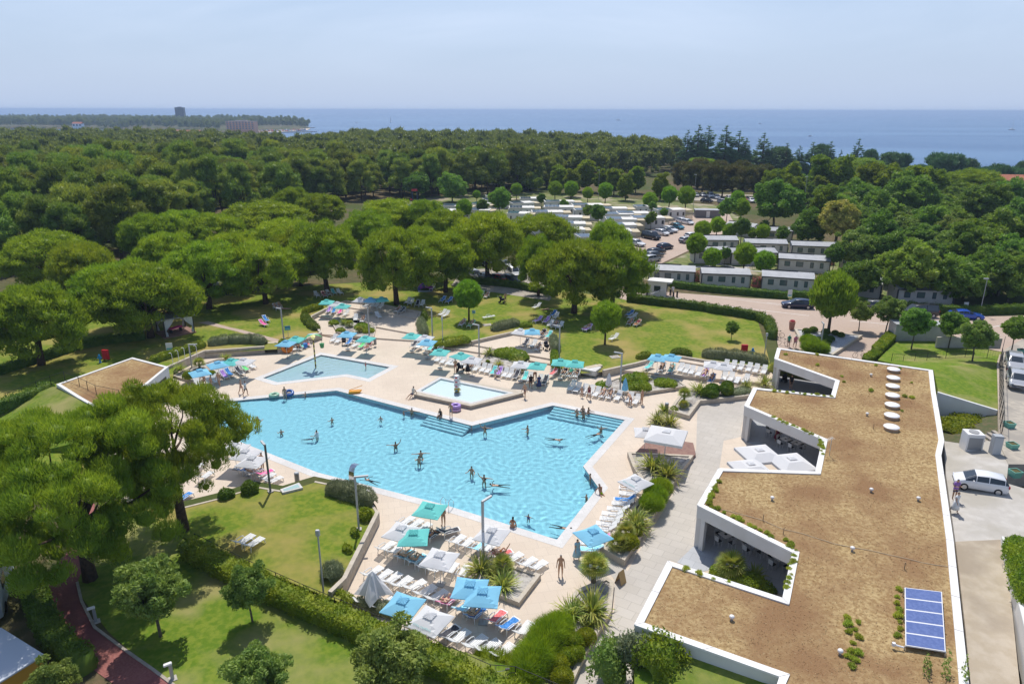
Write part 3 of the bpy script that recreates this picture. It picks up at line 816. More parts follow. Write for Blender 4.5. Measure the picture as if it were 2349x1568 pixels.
for k in range(7):
 b=Vector((-.7,-.1,1.35)).lerp(Vector((.1,.05,1.6)),k/6);mb.tube([b+Vector((.05,-.22,0)),b+Vector((-.05,.22,0))],.012,4)
mb.build('antenna',m_acr,ae)
mb=MB()
a,b,c=g('d5',1375,1042,ROOFZ),g('d5',1870,1192,2.75),None
d=(b-a).normalized();nr=Vector((-d.y,d.x,0)).normalized()*.14
vs=[a+nr,a-nr,b-nr,b+nr]
mb.prism(vs,0.4)
tag(mb.build('retaining_wall',m_white),'white tapering retaining wall below the small upper lawn','wall')
mb=MB();strip(mb,gp('d5',[(1905,704),(1878,800),(1880,1190),(1885,1440)],2.2),.28,.6,[1.75,2.1,2.75,2.8])
tag(mb.build('boundary_wall',M('rough_wall',(.48,.40,.31),.9,(.38,.31,.24),2)),'low weathered wall under the mesh fence by parked cars','wall')
mb=MB();strip(mb,gp('e6',[(1165,560),(1195,700),(1301,1090),(1400,1500),(1470,1720)],2.9),.3,1.0,2.95)
tag(mb.build('ramp_wall',m_white),'white retaining wall on the bank side of the ramp','wall')
mb=MB()
for k in range(7):
 a,b=g('d5',1650+k*34,1470-k*4,2.0),g('d5',1680+k*36,1520-k*9,2.0)
 mb.box(a.x,a.x+.35,b.y-.2,a.y+.8,1.2,1.75+.15*k)
tag(mb.build('concrete_steps',m_kerb),'flight of concrete steps between the green slope and fence','steps')
def block():
 z=2.9
 R=gp('d1',[(1095,548),(1392,625),(1138,832),(880,1010),(640,880),(465,770)],z)
 root=empty('service_block',(R[0].x,R[0].y,0));off=Vector((R[0].x,R[0].y,0))
 tag(root,'low white building with a dry planted roof behind the big pine','building')
 def part(nm,mb,m):
  mb.v=[(v[0]-off.x,v[1]-off.y,v[2])for v in mb.v];return mb.build(nm,m,root)
 lp=ccw(R);inn=offset(lp,-.32)
 mb=MB();mb.sheet([lp,inn[::-1]]);mb.skirt(lp,-.05);mb.skirt(inn[::-1],z-.14);part('wall',mb,m_white)
 mb=MB();mb.sheet([[p-Vector((0,0,.08))for p in offset(lp,-.31)]]);part('planted_roof',mb,m_sedum)
 a,b=R[1],R[2];d=(b-a).normalized();nr=Vector((-d.y,d.x,0));nr=nr if nr.x>0 else-nr
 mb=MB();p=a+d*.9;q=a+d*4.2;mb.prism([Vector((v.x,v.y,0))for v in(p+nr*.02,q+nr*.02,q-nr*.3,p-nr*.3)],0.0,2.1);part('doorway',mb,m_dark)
block()
sheetobj('mound_lawn',gp('d1',[(530,795,2.75),(640,885,2.8),(880,1012,2.8),(860,1200,2.0),(300,1330,.7),(-100,1160,.7),(-60,1010,.7),(220,880,1.6),(430,790,2.4)]),m_lawn2,0,'structure',0)
def planter(lbl,loop,h,w=.3,fill=m_gravel,base=0.0,mat=m_stone):
 lp=ccw([Vector((p.x,p.y,base+h))for p in loop]);inn=offset(lp,-w)
 c=sum(lp,Vector())/len(lp);c.z=base
 r=empty('raised_bed',c);tag(r,lbl,'planter')
 mb=MB();mb.sheet([lp,inn[::-1]]);mb.skirt(lp,base-.05);mb.skirt(inn[::-1],base+h-.2)
 mb.v=[(v[0]-c.x,v[1]-c.y,v[2]-c.z)for v in mb.v];mb.build('stone_wall',mat,r)
 mb=MB();mb.sheet([[p-Vector((0,0,.1))for p in offset(lp,-w+.02)]])
 mb.v=[(v[0]-c.x,v[1]-c.y,v[2]-c.z)for v in mb.v];mb.build('gravel_fill',fill,r)
 return r
PL1=[g('e5',530,690),g('P',1563,1098),g('P',1592,1060)]+[g('P',1440,1052),g('P',1452,1085),g('P',1468,1112),g('P',1481,1141),g('e5',430,470),g('e5',340,580)]
planter('long stone raised bed of spiky plants between loungers and pale walk',[p+Vector((0,.35,0))for p in PL1],.55)
planter('stone raised bed with palm among the loungers near the foreground',gp('e3',[(1490,525),(1955,670),(1775,905),(1400,760)],.3),.38,.28)
planter('stone raised bed of spiky bushes and round mound at the bottom edge',gp('e5',[(385,745),(447,785),(425,1010),(230,1335),(110,1600),(-190,1700),(-300,1480),(-80,1130),(150,850)],.3),.4)
planter('angular stone raised bed of sword leaf plants by the pavilion walk',gp('d4',[(770,1400),(950,1455),(1050,1322),(1480,1275),(1500,1170),(1130,1240),(940,1215),(850,1290)],.3),.5)
planter('low gravel bed with a clipped green mound behind the long lounger row',gp('d3',[(790,850),(760,880),(1000,935),(1250,975),(1285,850),(1220,770),(900,745)],.2),.28,.15,base=.2)
planter('low planted bed with palm between the upper terraces',gp('d2',[(930,440),(1000,575),(1190,620),(1385,625),(1405,525),(1300,470),(1160,425)],.2),.3,.15,base=.2)
planter('curved bed of low green mounds behind the middle loungers',gp('d4',[(120,1200),(390,1245),(600,1240),(925,1190),(850,1130),(600,1090),(480,1085),(300,1120)],.2),.3,.2,base=.1)
planter('triangular raised bed with a round pine beside the brick road',gp('d5',[(190,520),(755,575),(505,740),(285,715)],LZ+.4),.45,.35,fill=M('white_pebbles',(.55,.55,.56),.95,(.35,.34,.34),6,1,15),base=LZ)
planter('stone bed of palms behind the parasols near the service block',gp('d1',[(1430,705),(1600,755),(1850,690),(2060,640),(1985,560),(1800,565),(1560,640)],.2),.3,.2)
PLAT=gp('e4',[(1690,655),(1840,480),(2110,545),(2091,700),(1990,620),(1760,575)],.3)
slab('timber_deck',gp('P',[(1447,1048),(1495,1000),(1590,1015),(1596,1040),(1565,1075),(1500,1060)],.3),0,.3,M('timber',(.27,.16,.125),.8,(.22,.12,.1),3))
def gwall(lbl,pts,h,w=.32,base=0.0,mat=m_stone):
 mb=MB();strip(mb,pts,w,base-.05,h);o=mb.build('garden_wall',mat);tag(o,lbl,'wall')
gwall('long stone wall between the near loungers and the triangle lawn',gp('P',[(757,1362),(790,1330),(866,1178)],.75),.95,.3)
gwall('stone edging wall left of the waterfall spout',gp('P',[(866,1178),(835,1128),(722,1105)],.6),.66,.2)
gwall('stone edging below the clipped bushes left of the tall lamp',gp('P',[(650,1128),(590,1118),(500,1145),(420,1165)],.6),.66,.2)
gwall('curved stone wall in front of the silver hedge',gp('d1',[(1370,640),(1690,500),(1980,480),(2091,470)],.8)+gp('d2',[(250,710)],.8),.95)
gwall('stone wall beside the orange ring and steps',gp('d2',[(380,700),(480,690),(640,640),(834,560)],.9),.95)
gwall('stone wall along the upper left terrace',gp('P',[(736,764),(712,726),(753,705),(793,690),(884,700),(964,715),(955,740)],.8),.86)
gwall('stone wall below the silver hedge by the middle lawn',gp('d3',[(690,650),(1140,548),(1500,552)],.8),.84)
gwall('long stone wall leading from the round steps to the right terrace',gp('d4',[(190,1040),(480,975),(690,920),(860,912),(1060,945),(1640,1015)],.8),.86)
def steps(lbl,pts,n,h,run):
 mb=MB();a,b=pts;d=(b-a).normalized();nr=Vector((-d.y,d.x,0));nr=nr if nr.y>0 else-nr
 for k in range(n):
  mb.prism([Vector((v.x,v.y,0))for v in(a+nr*k*run,b+nr*k*run,b+nr*(n*run+.3),a+nr*(n*run+.3))],-.05+(k*h if k else 0),h*(k+1))
 tag(mb.build('stone_steps',M('step_stone',(.56,.48,.36),.8,(.5,.42,.3),2)),lbl,'steps')
steps('four sandy stone steps up to the brick path',[g('d2',255,745),g('d2',385,740)],4,.16,.34)
steps('sandy stone steps beside the foot bath near the turquoise parasols',[g('d3',1920,1000,.2),g('d3',2080,970,.2)],3,.28,.34)
mb=MB();q=gp('d3',[(1845,935),(1975,900),(2010,920),(1960,955)],.8)
mb.prism(offset(q,.25),.2,.82);mb.skirt([p+Vector((0,0,.05))for p in offset(q,.25)],.8);tag(mb.build('foot_bath',m_cop),'small pale foot bath beside the stone steps','foot bath')
def splash():
 P_=gp('d3',[(80,1192),(365,1010),(1190,1160),(1245,1178),(683,1318)],.42)
 c=sum(P_,Vector())/5;c.z=0
 r=empty('splash_pool',c);tag(r,'raised white splash pool on an angular stone plinth','pool')
 lp=ccw(P_);wl=ccw(gp('d3',[(160,1160),(375,1035),(1075,1182),(690,1280)],.42));gr=offset(wl,.4)
 def part(nm,mb,m):mb.v=[(v[0]-c.x,v[1]-c.y,v[2])for v in mb.v];return mb.build(nm,m,r)
 mb=MB();mb.sheet([lp,gr[::-1]]);mb.skirt(lp,.3);mb.skirt(offset([Vector((p.x,p.y,.3))for p in lp],-.12),0);part('plinth',mb,m_stone)
 mb=MB();mb.sheet([[p+Vector((0,0,.005))for p in gr],[p+Vector((0,0,.005))for p in wl][::-1]]);part('rim',mb,m_cop)
 mb=MB();mb.sheet([[p-Vector((0,0,.18))for p in wl]]);mb.skirt(wl[::-1],.24);part('basin',mb,M('splash_tiles',(.80,.83,.84),.5))
 m,N,L=nt('shallow_water');out=N.new('ShaderNodeOutputMaterial');t=N.new('ShaderNodeBsdfTransparent');t.inputs[0].default_value=(.88,.965,.99,1)
 gl=N.new('ShaderNodeBsdfGlossy');gl.inputs['Roughness'].default_value=.05;fr=N.new('ShaderNodeFresnel');fr.inputs[0].default_value=1.33;x=N.new('ShaderNodeMixShader')
 L.new(fr.outputs[0],x.inputs[0]);L.new(t.outputs[0],x.inputs[1]);L.new(gl.outputs[0],x.inputs[2]);L.new(x.outputs[0],out.inputs[0])
 MATS['shallow_water']=m
 mb=MB();mb.sheet([[p-Vector((0,0,.05))for p in offset(wl,-.01)]]);part('water',mb,m)
splash()
m_bark=M('pine_bark',(.11,.075,.055),.95,(.07,.05,.04),4,.6,12,spec=.1)
m_bark2=M('grey_bark',(.16,.14,.11),.95,(.1,.085,.07),4,.5,12,spec=.1)
L_STONE=leafmat('stone_pine_needles',(0.185,0.285,0.024),(0.29,0.385,0.032),.35,.45,.16,(1.25,1.2,.6))
L_NEAR=leafmat('near_pine_needles',(.18,.285,.03),(.30,.405,.042),.45,.45,.1,(1.25,1.15,.6))
L_ALEP=leafmat('aleppo_needles',(.165,.258,.044),(.25,.315,.052),.25,.40,.30,(1.15,1.1,.6),.025)
L_DARK=leafmat('dark_conifer_needles',(0.079,0.160,0.053),(0.114,0.207,0.072),.3,.3,.2,(1,1.1,.8))
L_OAK=leafmat('oak_leaves',(0.15,0.25,0.045),(0.23,0.325,0.052),.4,.4,.22,(1.1,1.2,.6),.02)
L_OLIVE=leafmat('grey_green_leaves',(.18,.265,.055),(.29,.365,.085),.8,.35,.12,(1.1,1.1,.7))
L_PLANE=leafmat('plane_leaves',(0.162,0.243,0.020),(0.219,0.289,0.022),.4,.5,.14,(1.2,1.15,.5))
L_BALL=leafmat('young_pine_needles',(0.187,0.328,0.034),(0.264,0.417,0.037),.8,.45,.12,(1.2,1.2,.6))
L_BLOOM=leafmat('cream_blossom',(0.601,0.578,0.176),(0.347,0.381,0.077),.9,.35,.05,(1.1,1.05,.6))
L_HEDGE=leafmat('hedge_leaves',(0.165,0.259,0.026),(0.287,0.357,0.034),1.0,.4,.1,(1.2,1.15,.5))
L_HEDGE_D=leafmat('dark_hedge_leaves',(0.099,0.178,0.026),(0.165,0.238,0.030),1.0,.35,.1,(1.2,1.15,.5))
L_SILVER=leafmat('silver_leaves',(0.196,0.231,0.121),(0.277,0.312,0.165),1.5,.3,.1)
L_GRASSY=leafmat('tussock_leaves',(0.187,0.297,0.023),(0.287,0.397,0.030),1.2,.45,.1,(1.2,1.15,.5))
L_SPIKY=leafmat('sword_leaves',(0.220,0.307,0.055),(0.440,0.436,0.112),2.0,.35,.12,(1.2,1.1,.6))
L_YEL=leafmat('yellow_green_leaves',(0.219,0.289,0.022),(0.323,0.358,0.033),1.5,.45,.1,(1.15,1.1,.6))
L_PINK=leafmat('oleander_leaves',(0.163,0.228,0.062),(0.733,0.260,0.232),2.2,.3,.1)
def ico(sub=1):
 bm=bmesh.new();bmesh.ops.create_icosphere(bm,subdivisions=sub,radius=1)
 V=np.array([v.co[:]for v in bm.verts]);F=np.array([[v.index for v in f.verts]for f in bm.faces]);bm.free()
 return V,F
ICO=ico(1)
ICO2=ico(2)
def norm(a):return a/(np.linalg.norm(a,axis=-1,keepdims=True)+1e-9)
def foliage(rg,C,R,per,ln,wd,up=.6,out=.6,rnd=.5,inner=.62,flat=1.0,tilt=None,shell=(.7,1.05)):
 """leaf triangles over clumps (centres C, radii R) with a rough dark heart in each clump"""
 C=np.asarray(C,float);R=np.asarray(R,float);n=len(C)
 k=np.maximum(4,(per*(R/R.mean())**2)).astype(int)
 idx=np.repeat(np.arange(n),k);m=len(idx)
 d=norm(rg.normal(size=(m,3)))
 d[:,2]=np.where(d[:,2]<-.35,-d[:,2]*.6,d[:,2]);d=norm(d)
 rr=R[idx]*rg.uniform(*shell,m)
 p=C[idx]+d*rr[:,None]*np.array([1,1,flat])
 ax=norm(d*out+np.array([0,0,up])+rg.normal(size=(m,3))*rnd)
 sd=norm(np.cross(ax,rg.normal(size=(m,3))))
 l=ln*rg.uniform(.65,1.35,m)[:,None];w=wd*rg.uniform(.7,1.3,m)[:,None]
 b=p-ax*l*.35
 V=np.stack([b-sd*w/2,b+sd*w/2,p+ax*l*.65],1).reshape(-1,3)
 F=np.arange(m*3).reshape(-1,3)
 if inner:
  iv,jf=ICO
  for c,r in zip(C,R):
   q=iv*rg.uniform(.8,1.15,(len(iv),1))*r*inner*np.array([1,1,flat])+c
   F=np.vstack([F,jf+len(V)]);V=np.vstack([V,q])
 return V,F
def tree(name,V,F,leaf,limbs,bark,trunkname='trunk'):
 r=empty(name)
 mb=MB()
 for pts,rad in limbs:mb.tube(pts,rad,7)
 mb.build(trunkname,bark,r,smooth=True)
 o=link('crown',npmesh('crown',V,F,leaf),r)
 return r
def limbs_to(rg,base_r,h0,C,n,lean=.3):
 """a trunk that forks towards some of the clumps"""
 C=np.asarray(C);out=[]
 j=rg.normal(size=2)*lean
 fork=Vector((j[0],j[1],h0))
 out.append(([(0,0,-.6),(j[0]*.3,j[1]*.3,h0*.45),fork],[base_r*1.25,base_r*.95,base_r*.8]))
 for i in rg.choice(len(C),min(n,len(C)),replace=False):
  c=Vector(C[i]);mid=fork.lerp(c,.5)+Vector((rg.normal()*.2,rg.normal()*.2,-.25))
  m3=mid.lerp(c,.5)+Vector((rg.normal()*.25,rg.normal()*.25,rg.normal()*.2));out.append(([fork-Vector((0,0,.1)),fork.lerp(mid,.5)+Vector((rg.normal()*.15,rg.normal()*.15,0)),mid,m3,fork.lerp(c,.95)],[base_r*.5,base_r*.34,base_r*.24,base_r*.13,base_r*.05]))
 return out
def stone_pine(seed,N=88,per=190,ln=.5,wd=.11,R=5.0,z0=4.3,H=10.6,rc=(.7,1.45),leaf=None,name='stone_pine',inner=.58,holes=0.0,nl=14,trunk=.36):
 rg=np.random.RandomState(seed)
 C,Rr=[],[]
 lob=rg.uniform(0,6.28,6);la=rg.uniform(.04,.12,6)
 for i in range(N):
  t=(i+.5)/N
  cz=1-1.46*t
  ph=i*2.399963+rg.normal()*.2
  rad=1+sum(la[k]*math.sin((k+2)*ph+lob[k])for k in range(6))+rg.normal()*.09
  s=math.sqrt(max(0,1-min(1,abs(cz))**2))if cz>0 else 1-.7*cz*cz
  zz=z0+(H-z0)*(.36+.64*max(cz,0)**.95)if cz>=0 else z0+(H-z0)*(.36+cz*1.0)
  if rg.rand()<holes:continue
  r=rg.uniform(*rc)
  C.append((s*(R-r*.7)*rad*math.cos(ph),s*(R-r*.7)*rad*math.sin(ph),zz-r*.6+rg.normal()*.38));Rr.append(r)
 for i in range(int(N*.22)):
  ph=rg.uniform(0,6.28);q=rg.uniform(.35,.8)*R
  C.append((q*math.cos(ph),q*math.sin(ph),z0+rg.uniform(.1,.9)));Rr.append(rg.uniform(.5,.9))
 V,F=foliage(rg,C,Rr,per,ln,wd,up=.95,out=.55,rnd=.35,inner=inner)
 return tree(name,V,F,leaf or L_STONE,limbs_to(rg,trunk,z0-.7,C,nl,.35),m_bark)
def wild_pine(seed,H=12.5,R=4.0,z0=3.4,N=52,per=120,leaf=None,name='pine_tree',ln=.8,wd=.22,rc=(1.0,1.85),bark=None,up=.7,nl=8,inner=.7,trunk=.26):
 rg=np.random.RandomState(seed);C,Rr=[],[]
 for i in range(N):
  t=rg.uniform(0,1)**.8
  prof=math.sin(math.pi*min(1,.3+.66*t))**.6
  ph=i*2.4+rg.normal()*.4;q=R*prof*rg.uniform(.35,1.0);r=rg.uniform(*rc)
  C.append((q*math.cos(ph),q*math.sin(ph),z0+(H-z0-r*.8)*t));Rr.append(r)
 V,F=foliage(rg,C,Rr,per,ln,wd,up=up,out=.6,rnd=.5,inner=inner)
 return tree(name,V,F,leaf or L_ALEP,limbs_to(rg,trunk,z0+1.0,C,nl,.4),bark or m_bark)
def broadleaf(seed,H=9,R=4.0,z0=.9,N=60,per=110,leaf=None,name='broadleaf_tree',ln=.5,wd=.34,rc=(.8,1.3),inner=.7,nl=8,ragged=.12,trunk=.2):
 rg=np.random.RandomState(seed);C,Rr=[],[]
 a,b=R,(H-z0)/2
 for i in range(N):
  t=(i+.5)/N;cz=1-2*t;s=math.sqrt(1-cz*cz);ph=i*2.399963
  k=rg.uniform(.72,1.0)+rg.normal()*ragged;r=rg.uniform(*rc)
  C.append(((a-r*.6)*s*k*math.cos(ph),(a-r*.6)*s*k*math.sin(ph),z0+b+(b-r*.6)*cz*k*(1 if cz>0 else .85)));Rr.append(r)
 V,F=foliage(rg,C,Rr,per,ln,wd,up=.25,out=.7,rnd=.8,inner=inner)
 return tree(name,V,F,leaf or L_OAK,limbs_to(rg,trunk,z0+b*.5,C,nl,.15),m_bark2)
def conifer(seed,H=14,R=4.2,leaf=None):
 rg=np.random.RandomState(seed);C,Rr=[],[]
 n=22
 for i in range(n):
  t=i/(n-1);z=.8+(H-1.0)*t;rr=R*(1-t)**.75*rg.uniform(.75,1.12)+.1
  for k in range(max(2,int(13*(1-t))+2)):
   ph=rg.uniform(0,6.28);q=rr*rg.uniform(.3,1.0)**.7
   C.append((q*math.cos(ph),q*math.sin(ph),z-q*.2));Rr.append(.32+.85*(1-t)*rg.uniform(.6,1.15))
 V,F=foliage(rg,C,Rr,40,.7,.22,up=.1,out=1.0,rnd=.45,inner=.8,flat=.55)
 return tree('conifer',V,F,leaf or L_DARK,[([(0,0,-.5),(0,0,H*.5),(0,0,H-.3)],[.32,.2,.04])],m_bark)
def cypress(seed,H=8,R=.9):
 rg=np.random.RandomState(seed);C,Rr=[],[]
 for i in range(34):
  t=i/33;q=R*math.sin(math.pi*min(1,.12+.88*t))**.7*.5;ph=rg.uniform(0,6.28)
  C.append((q*math.cos(ph),q*math.sin(ph),.5+(H-.8)*t));Rr.append(.25+R*.5*math.sin(math.pi*(.1+.85*t)))
 V,F=foliage(rg,C,Rr,50,.5,.12,up=1.4,out=.3,rnd=.2,inner=.8)
 return tree('cypress',V,F,L_DARK,[([(0,0,-.3),(0,0,1),(0,0,H*.8)],[.12,.1,.03])],m_bark)
def ball_pine(seed,R=1.75,zc=3.3):
 rg=np.random.RandomState(seed);C,Rr=[],[]
 for i in range(58):
  t=(i+.5)/58;cz=1-2*t;s=math.sqrt(1-cz*cz);ph=i*2.4
  k=rg.uniform(.68,.82);r=rg.uniform(.36,.56)
  C.append((R*s*k*math.cos(ph),R*s*k*math.sin(ph),zc+R*cz*k*1.08));Rr.append(r)
 V,F=foliage(rg,C,Rr,150,.42,.075,up=1.1,out=.5,rnd=.28,inner=.75)
 return tree('young_pine',V,F,L_BALL,limbs_to(rg,.12,zc-R*.7,C,7,.08),m_bark)
def place_px(p,crop,cx,cy,halfw,zc,R,label,cat,group,rnd,base=None,zb=GZ,hfac=1.0):
 """stand a tree where its crown was surveyed"""
 if base:b=g(*base,zb)
 else:b=g(crop,cx,cy,zc);b.z=gz(b.x,b.y)if zb is None else zb
 hw=halfw/CROPS[crop][2]*KP
 s=hw/FPX*depth((b.x,b.y,zc))/R
 return p.place(b,rnd.uniform(0,6.28),(s,s,s*hfac),label,cat,group)
rn=random.Random(11)
p1=stone_pine(21,N=165,per=560,ln=.34,wd=.05,R=5.9,z0=4.5,H=11.6,rc=(.5,1.15),leaf=L_NEAR,inner=.58,holes=.1,nl=18,trunk=.4)
p1.location=g('e1',620,850,GZ);p1.rotation_euler[2]=1.0
tag(p1,'big foreground umbrella pine with tufted crown at the picture edge, over the red path','pine tree','stone pines around the pool')
p2=stone_pine(22,N=120,per=430,ln=.32,wd=.05,R=4.6,z0=5.9,H=11.2,rc=(.5,1.05),leaf=L_NEAR,inner=.5,holes=.14,nl=16,trunk=.34)
p2.location=g('e1',1265,515,GZ);p2.rotation_euler[2]=2.2
tag(p2,'tall dark trunked pine between the triangle lawn and the big foreground pine','pine tree','stone pines around the pool')
SPT=[965,1270,1110,1130,820,890,810,700,740,1030,1040,960,940,790,810,900,1000,1020,890,890,905,1075,1080,1075,1000,495,475,505,1020,1030,1000,985,1120,900]
SP=[Proto(stone_pine(s))for s in(1,2,3)]
SPL=[('c1',340,1150,330,None,'with a wide flat crown at the far edge of the shaded lawn'),('c1',250,1460,330,('d1',345,610),'whose crown fills the edge above the service block'),('c1',700,1330,310,('d1',1050,330),'left of the curtained gazebo'),('c1',1010,1340,320,('d1',1250,385),'directly behind the curtained gazebo'),('c1',1230,970,220,None,'with the highest rounded crown among the second rank'),('c1',1470,990,230,None,'just right of the highest crown in the second rank'),('c1',1830,900,290,None,'with a broad crown below the white cabins'),('c1',2020,780,140,None,'small and round under the dense wood'),('c1',2200,830,180,None,'next to the small round one under the wood'),('c1',1390,1190,270,('c1',1440,1515),'leaning over the dark lawn right of the gazebo'),('c1',1790,1190,250,('c1',1830,1480),'above the two loungers with blue towels'),('c1',1960,1040,250,None,'peeping between two crowns in the middle rank'),('c1',2230,1110,230,('d2',900,130),'above the sunbathers at the upper terrace'),('c2',330,880,220,None,'with crown in front of the white cabin row'),('c2',580,880,150,None,'dark and narrow right of the cabin row crown'),('c2',190,980,200,None,'low crown between the terrace pines and the cabins'),('c2',330,1190,260,('c2',380,1485),'with thick trunk beside the three upper parasols'),('c2',730,1190,210,('c2',715,1400),'between the tent and the parked cars'),('c2',700,970,190,None,'with crown behind the tent, below the cabins'),('c2',1000,1030,240,('c2',1005,1330),'over the shaded parked cars'),('c2',1380,1000,240,None,'with flat crown right of the parked cars'),('c2',1360,1190,160,None,'partly hidden behind the biggest dome'),('c2',1560,1290,270,('c2',1600,1545),'with biggest dome, above the shaded sunbathers'),('c2',1890,1250,230,('c2',1860,1520),'forming the right half of the biggest dome'),('c2',1840,1060,150,None,'small crown peeping over the biggest dome'),('c3',120,540,120,None,'far off in front of the tall conifers'),('c3',1240,540,150,None,'far off behind the yellow green planes'),('c3',1940,630,190,('c3',1960,790),'standing in front of the red roofed house'),('c1',1150,1150,230,None,'filling the gap left of the leaning pine'),('c1',1600,1150,230,None,'filling the gap right of the leaning pine'),('c1',2050,1130,210,None,'filling the gap above the upper terrace'),('c2',540,1100,190,None,'filling the gap behind the tent'),('c1',560,1230,240,None,'filling the gap behind the two left crowns'),('c1',1010,1010,200,None,'low at the edge of the camping ground')]
for i,(c,x,y,w,b,d)in enumerate(SPL):
 if b:b=g(*b,GZ);b=None if False else b
 p=SP[i%3]
 if b is None:
  q=g(c,x,y,6.5);q.z=GZ
 else:q=b
 s=w/CROPS[c][2]*KP/FPX*depth((q.x,q.y,7))/(5.0 if b else 5.6)
 py=toP(c,x,SPT[i])[1];H=CAMH-math.hypot(q.x,q.y)*math.tan(math.atan((py-CY)/FPX)+RAD(PITCH))-GZ
 p.place(q,rn.uniform(0,6.28),(s,s,max(9.6,min(13.5,H*1.06))/10.6),'umbrella pine '+d,'pine tree','stone pines around the pool')
BP=[Proto(ball_pine(s))for s in(5,6)]
BPL=[('d3',650,235,148,('d3',665,440),'casting a round shadow on the middle lawn'),('d4',205,610,135,('d4',205,812),'right of the biggest dome on the lawn'),('d5',490,350,185,('d5',465,580),'in the triangular raised bed by the road')]+[('c2',x,y,w,None,d)for x,y,w,d in((1205,710,38,'far behind the topmost white cabin'),(1470,725,48,'first of the row before the yellow planes'),(1580,730,50,'second of the row before the yellow planes'),(1695,735,38,'third and smallest of the row before the planes'),(1815,745,52,'fourth of the row, beside the tall lamp'),(2120,800,50,'behind the dark van car park'),(2255,775,55,'last of the row near the hut'),(1060,790,36,'in front of the stepped white cabins'),(930,725,27,'tiny beside the playground'),(845,855,55,'between the two low white cabins'),(755,890,40,'above the flat dark crown'))]+[('c3',x,y,w,None,d)for x,y,w,d in((235,960,52,'beside the car park entry'),(135,1000,58,'right of the parked cars'),(320,990,48,'by the long grey cabin'),(550,1000,50,'in front of the dark veranda'),(90,1110,70,'at the corner of the grey cabins'),(200,1180,62,'between grey cabins of the front rows'),(425,1180,74,'with bicycles beneath it'),(560,1220,70,'left of the white tarpaulin cabin'),(400,860,58,'left of the big dark oak'),(375,790,50,'near the far hedge'),(20,790,60,'behind the refuse hut'))]
for i,(c,x,y,w,b,d)in enumerate(BPL):
 place_px(BP[i%2],c,x,y,w,3.3,1.75,'round bright young pine '+d,'pine tree','round young pines',rn,b,GZ)
OK_=[Proto(broadleaf(s,R=4.2,H=9.2,z0=.5,ragged=.17,rc=(.7,1.35)))for s in(31,32,33)]
PLN=[Proto(broadleaf(s,R=3.4,H=11,z0=.3,leaf=L_PLANE,name='plane_tree',ragged=.16))for s in(41,42)]
OKL=[('c3',x,y,w,z,d)for x,y,w,z,d in((640,830,165,5.5,'big and dark beside the car park'),(870,970,120,4.5,'left of the cream blossom tree'),(1100,850,120,5,'behind the cream blossom tree'),(1200,790,150,6,'below the plane row'),(1340,870,130,5,'bluish, right of the cream blossom tree'),(1560,790,170,6,'large, below the cypress'),(1020,850,90,5,'pale and low, left of the bluish one'),(1340,1070,170,5,'wide, behind the grey cabins'),(1620,1010,90,4,'small, between two large crowns'),(1790,900,120,5,'by the gap with the parked car'),(1880,960,120,5,'right of the gap with the parked car'),(2060,850,170,6,'below the far lamp'),(2220,800,160,6,'olive, under the red roofed house'),(2290,930,150,6,'at the picture edge, middle height'),(2300,640,90,6,'at the picture edge, highest'),(1970,1080,170,5.5,'dense, above the blue car'),(2170,1020,160,5.5,'olive, above the blue car'),(2300,1130,150,5.5,'at the picture edge, lowest'),(1225,1290,140,4.5,'dark, before the half hidden grey cabin'),(1560,1300,190,4.5,'spreading, above the dark people carrier'),(1900,1300,170,5,'loose, left of the street lamp'),(2110,1260,180,5,'loose, right of the street lamp'),(2280,1290,150,5,'over the far kerb'))]
OKL+=[('c2',x,y,w,6,d)for x,y,w,d in((420,590,90,'dark, left of the playground'),(520,650,90,'above the playground'),(640,610,100,'right of the playground'),(760,670,100,'dark, behind the first cabins'),(900,590,60,'narrow, left of the tall lamp'),(985,590,55,'narrow, nearer the tall lamp'),(1100,570,110,'broad, at the tall lamp'),(1230,570,120,'broad, right of the tall lamp'),(1310,610,60,'before the first yellow plane'))]
for i,(c,x,y,w,z,d)in enumerate(OKL):
 place_px(OK_[i%3],c,x,y,w,z,4.2,'green broadleaf tree '+d,'tree','broadleaf trees beyond the road',rn,None,None,.95)
PLL=[('c2',x,y,w)for x,y,w in((1410,570,50),(1500,600,62),(1590,620,60),(1680,590,70),(1790,600,55),(1880,610,60),(1960,640,60),(2030,600,60),(2200,640,60))]+[('c3',x,y,w)for x,y,w in((620,640,70),(750,620,75),(960,640,100),(1090,650,100),(1280,680,100),(1420,700,100),(1570,720,110),(1730,690,90))]
for i,(c,x,y,w)in enumerate(PLL):
 place_px(PLN[i%2],c,x,y,w,7,3.4,f'yellow green plane tree, {ORD[i]} from the left in the row before the conifers','tree','yellow green plane trees',rn,None,None)
bl=broadleaf(51,R=2.6,H=7,z0=1.6,leaf=L_BLOOM,name='blossom_tree',N=70,rc=(.45,.75),per=120,ln=.34,wd=.25)
place_px(Proto(bl),'c3',1060,1000,130,4.3,2.6,'round tree covered in cream blossom among the dark crowns','tree',None,rn,None,None)
SHP=[Proto(wild_pine(s,H=13,R=4.6,z0=2.2,leaf=L_DARK))for s in(91,92)]
CF=[Proto(conifer(s))for s in(61,62)]
CFL=[(20,420,60),(90,400,75),(160,390,85),(280,395,90),(370,420,85),(420,450,60),(540,430,75),(600,470,80),(700,450,70),(790,470,60),(880,440,75),(1000,450,65),(1190,440,65),(1075,450,35)]
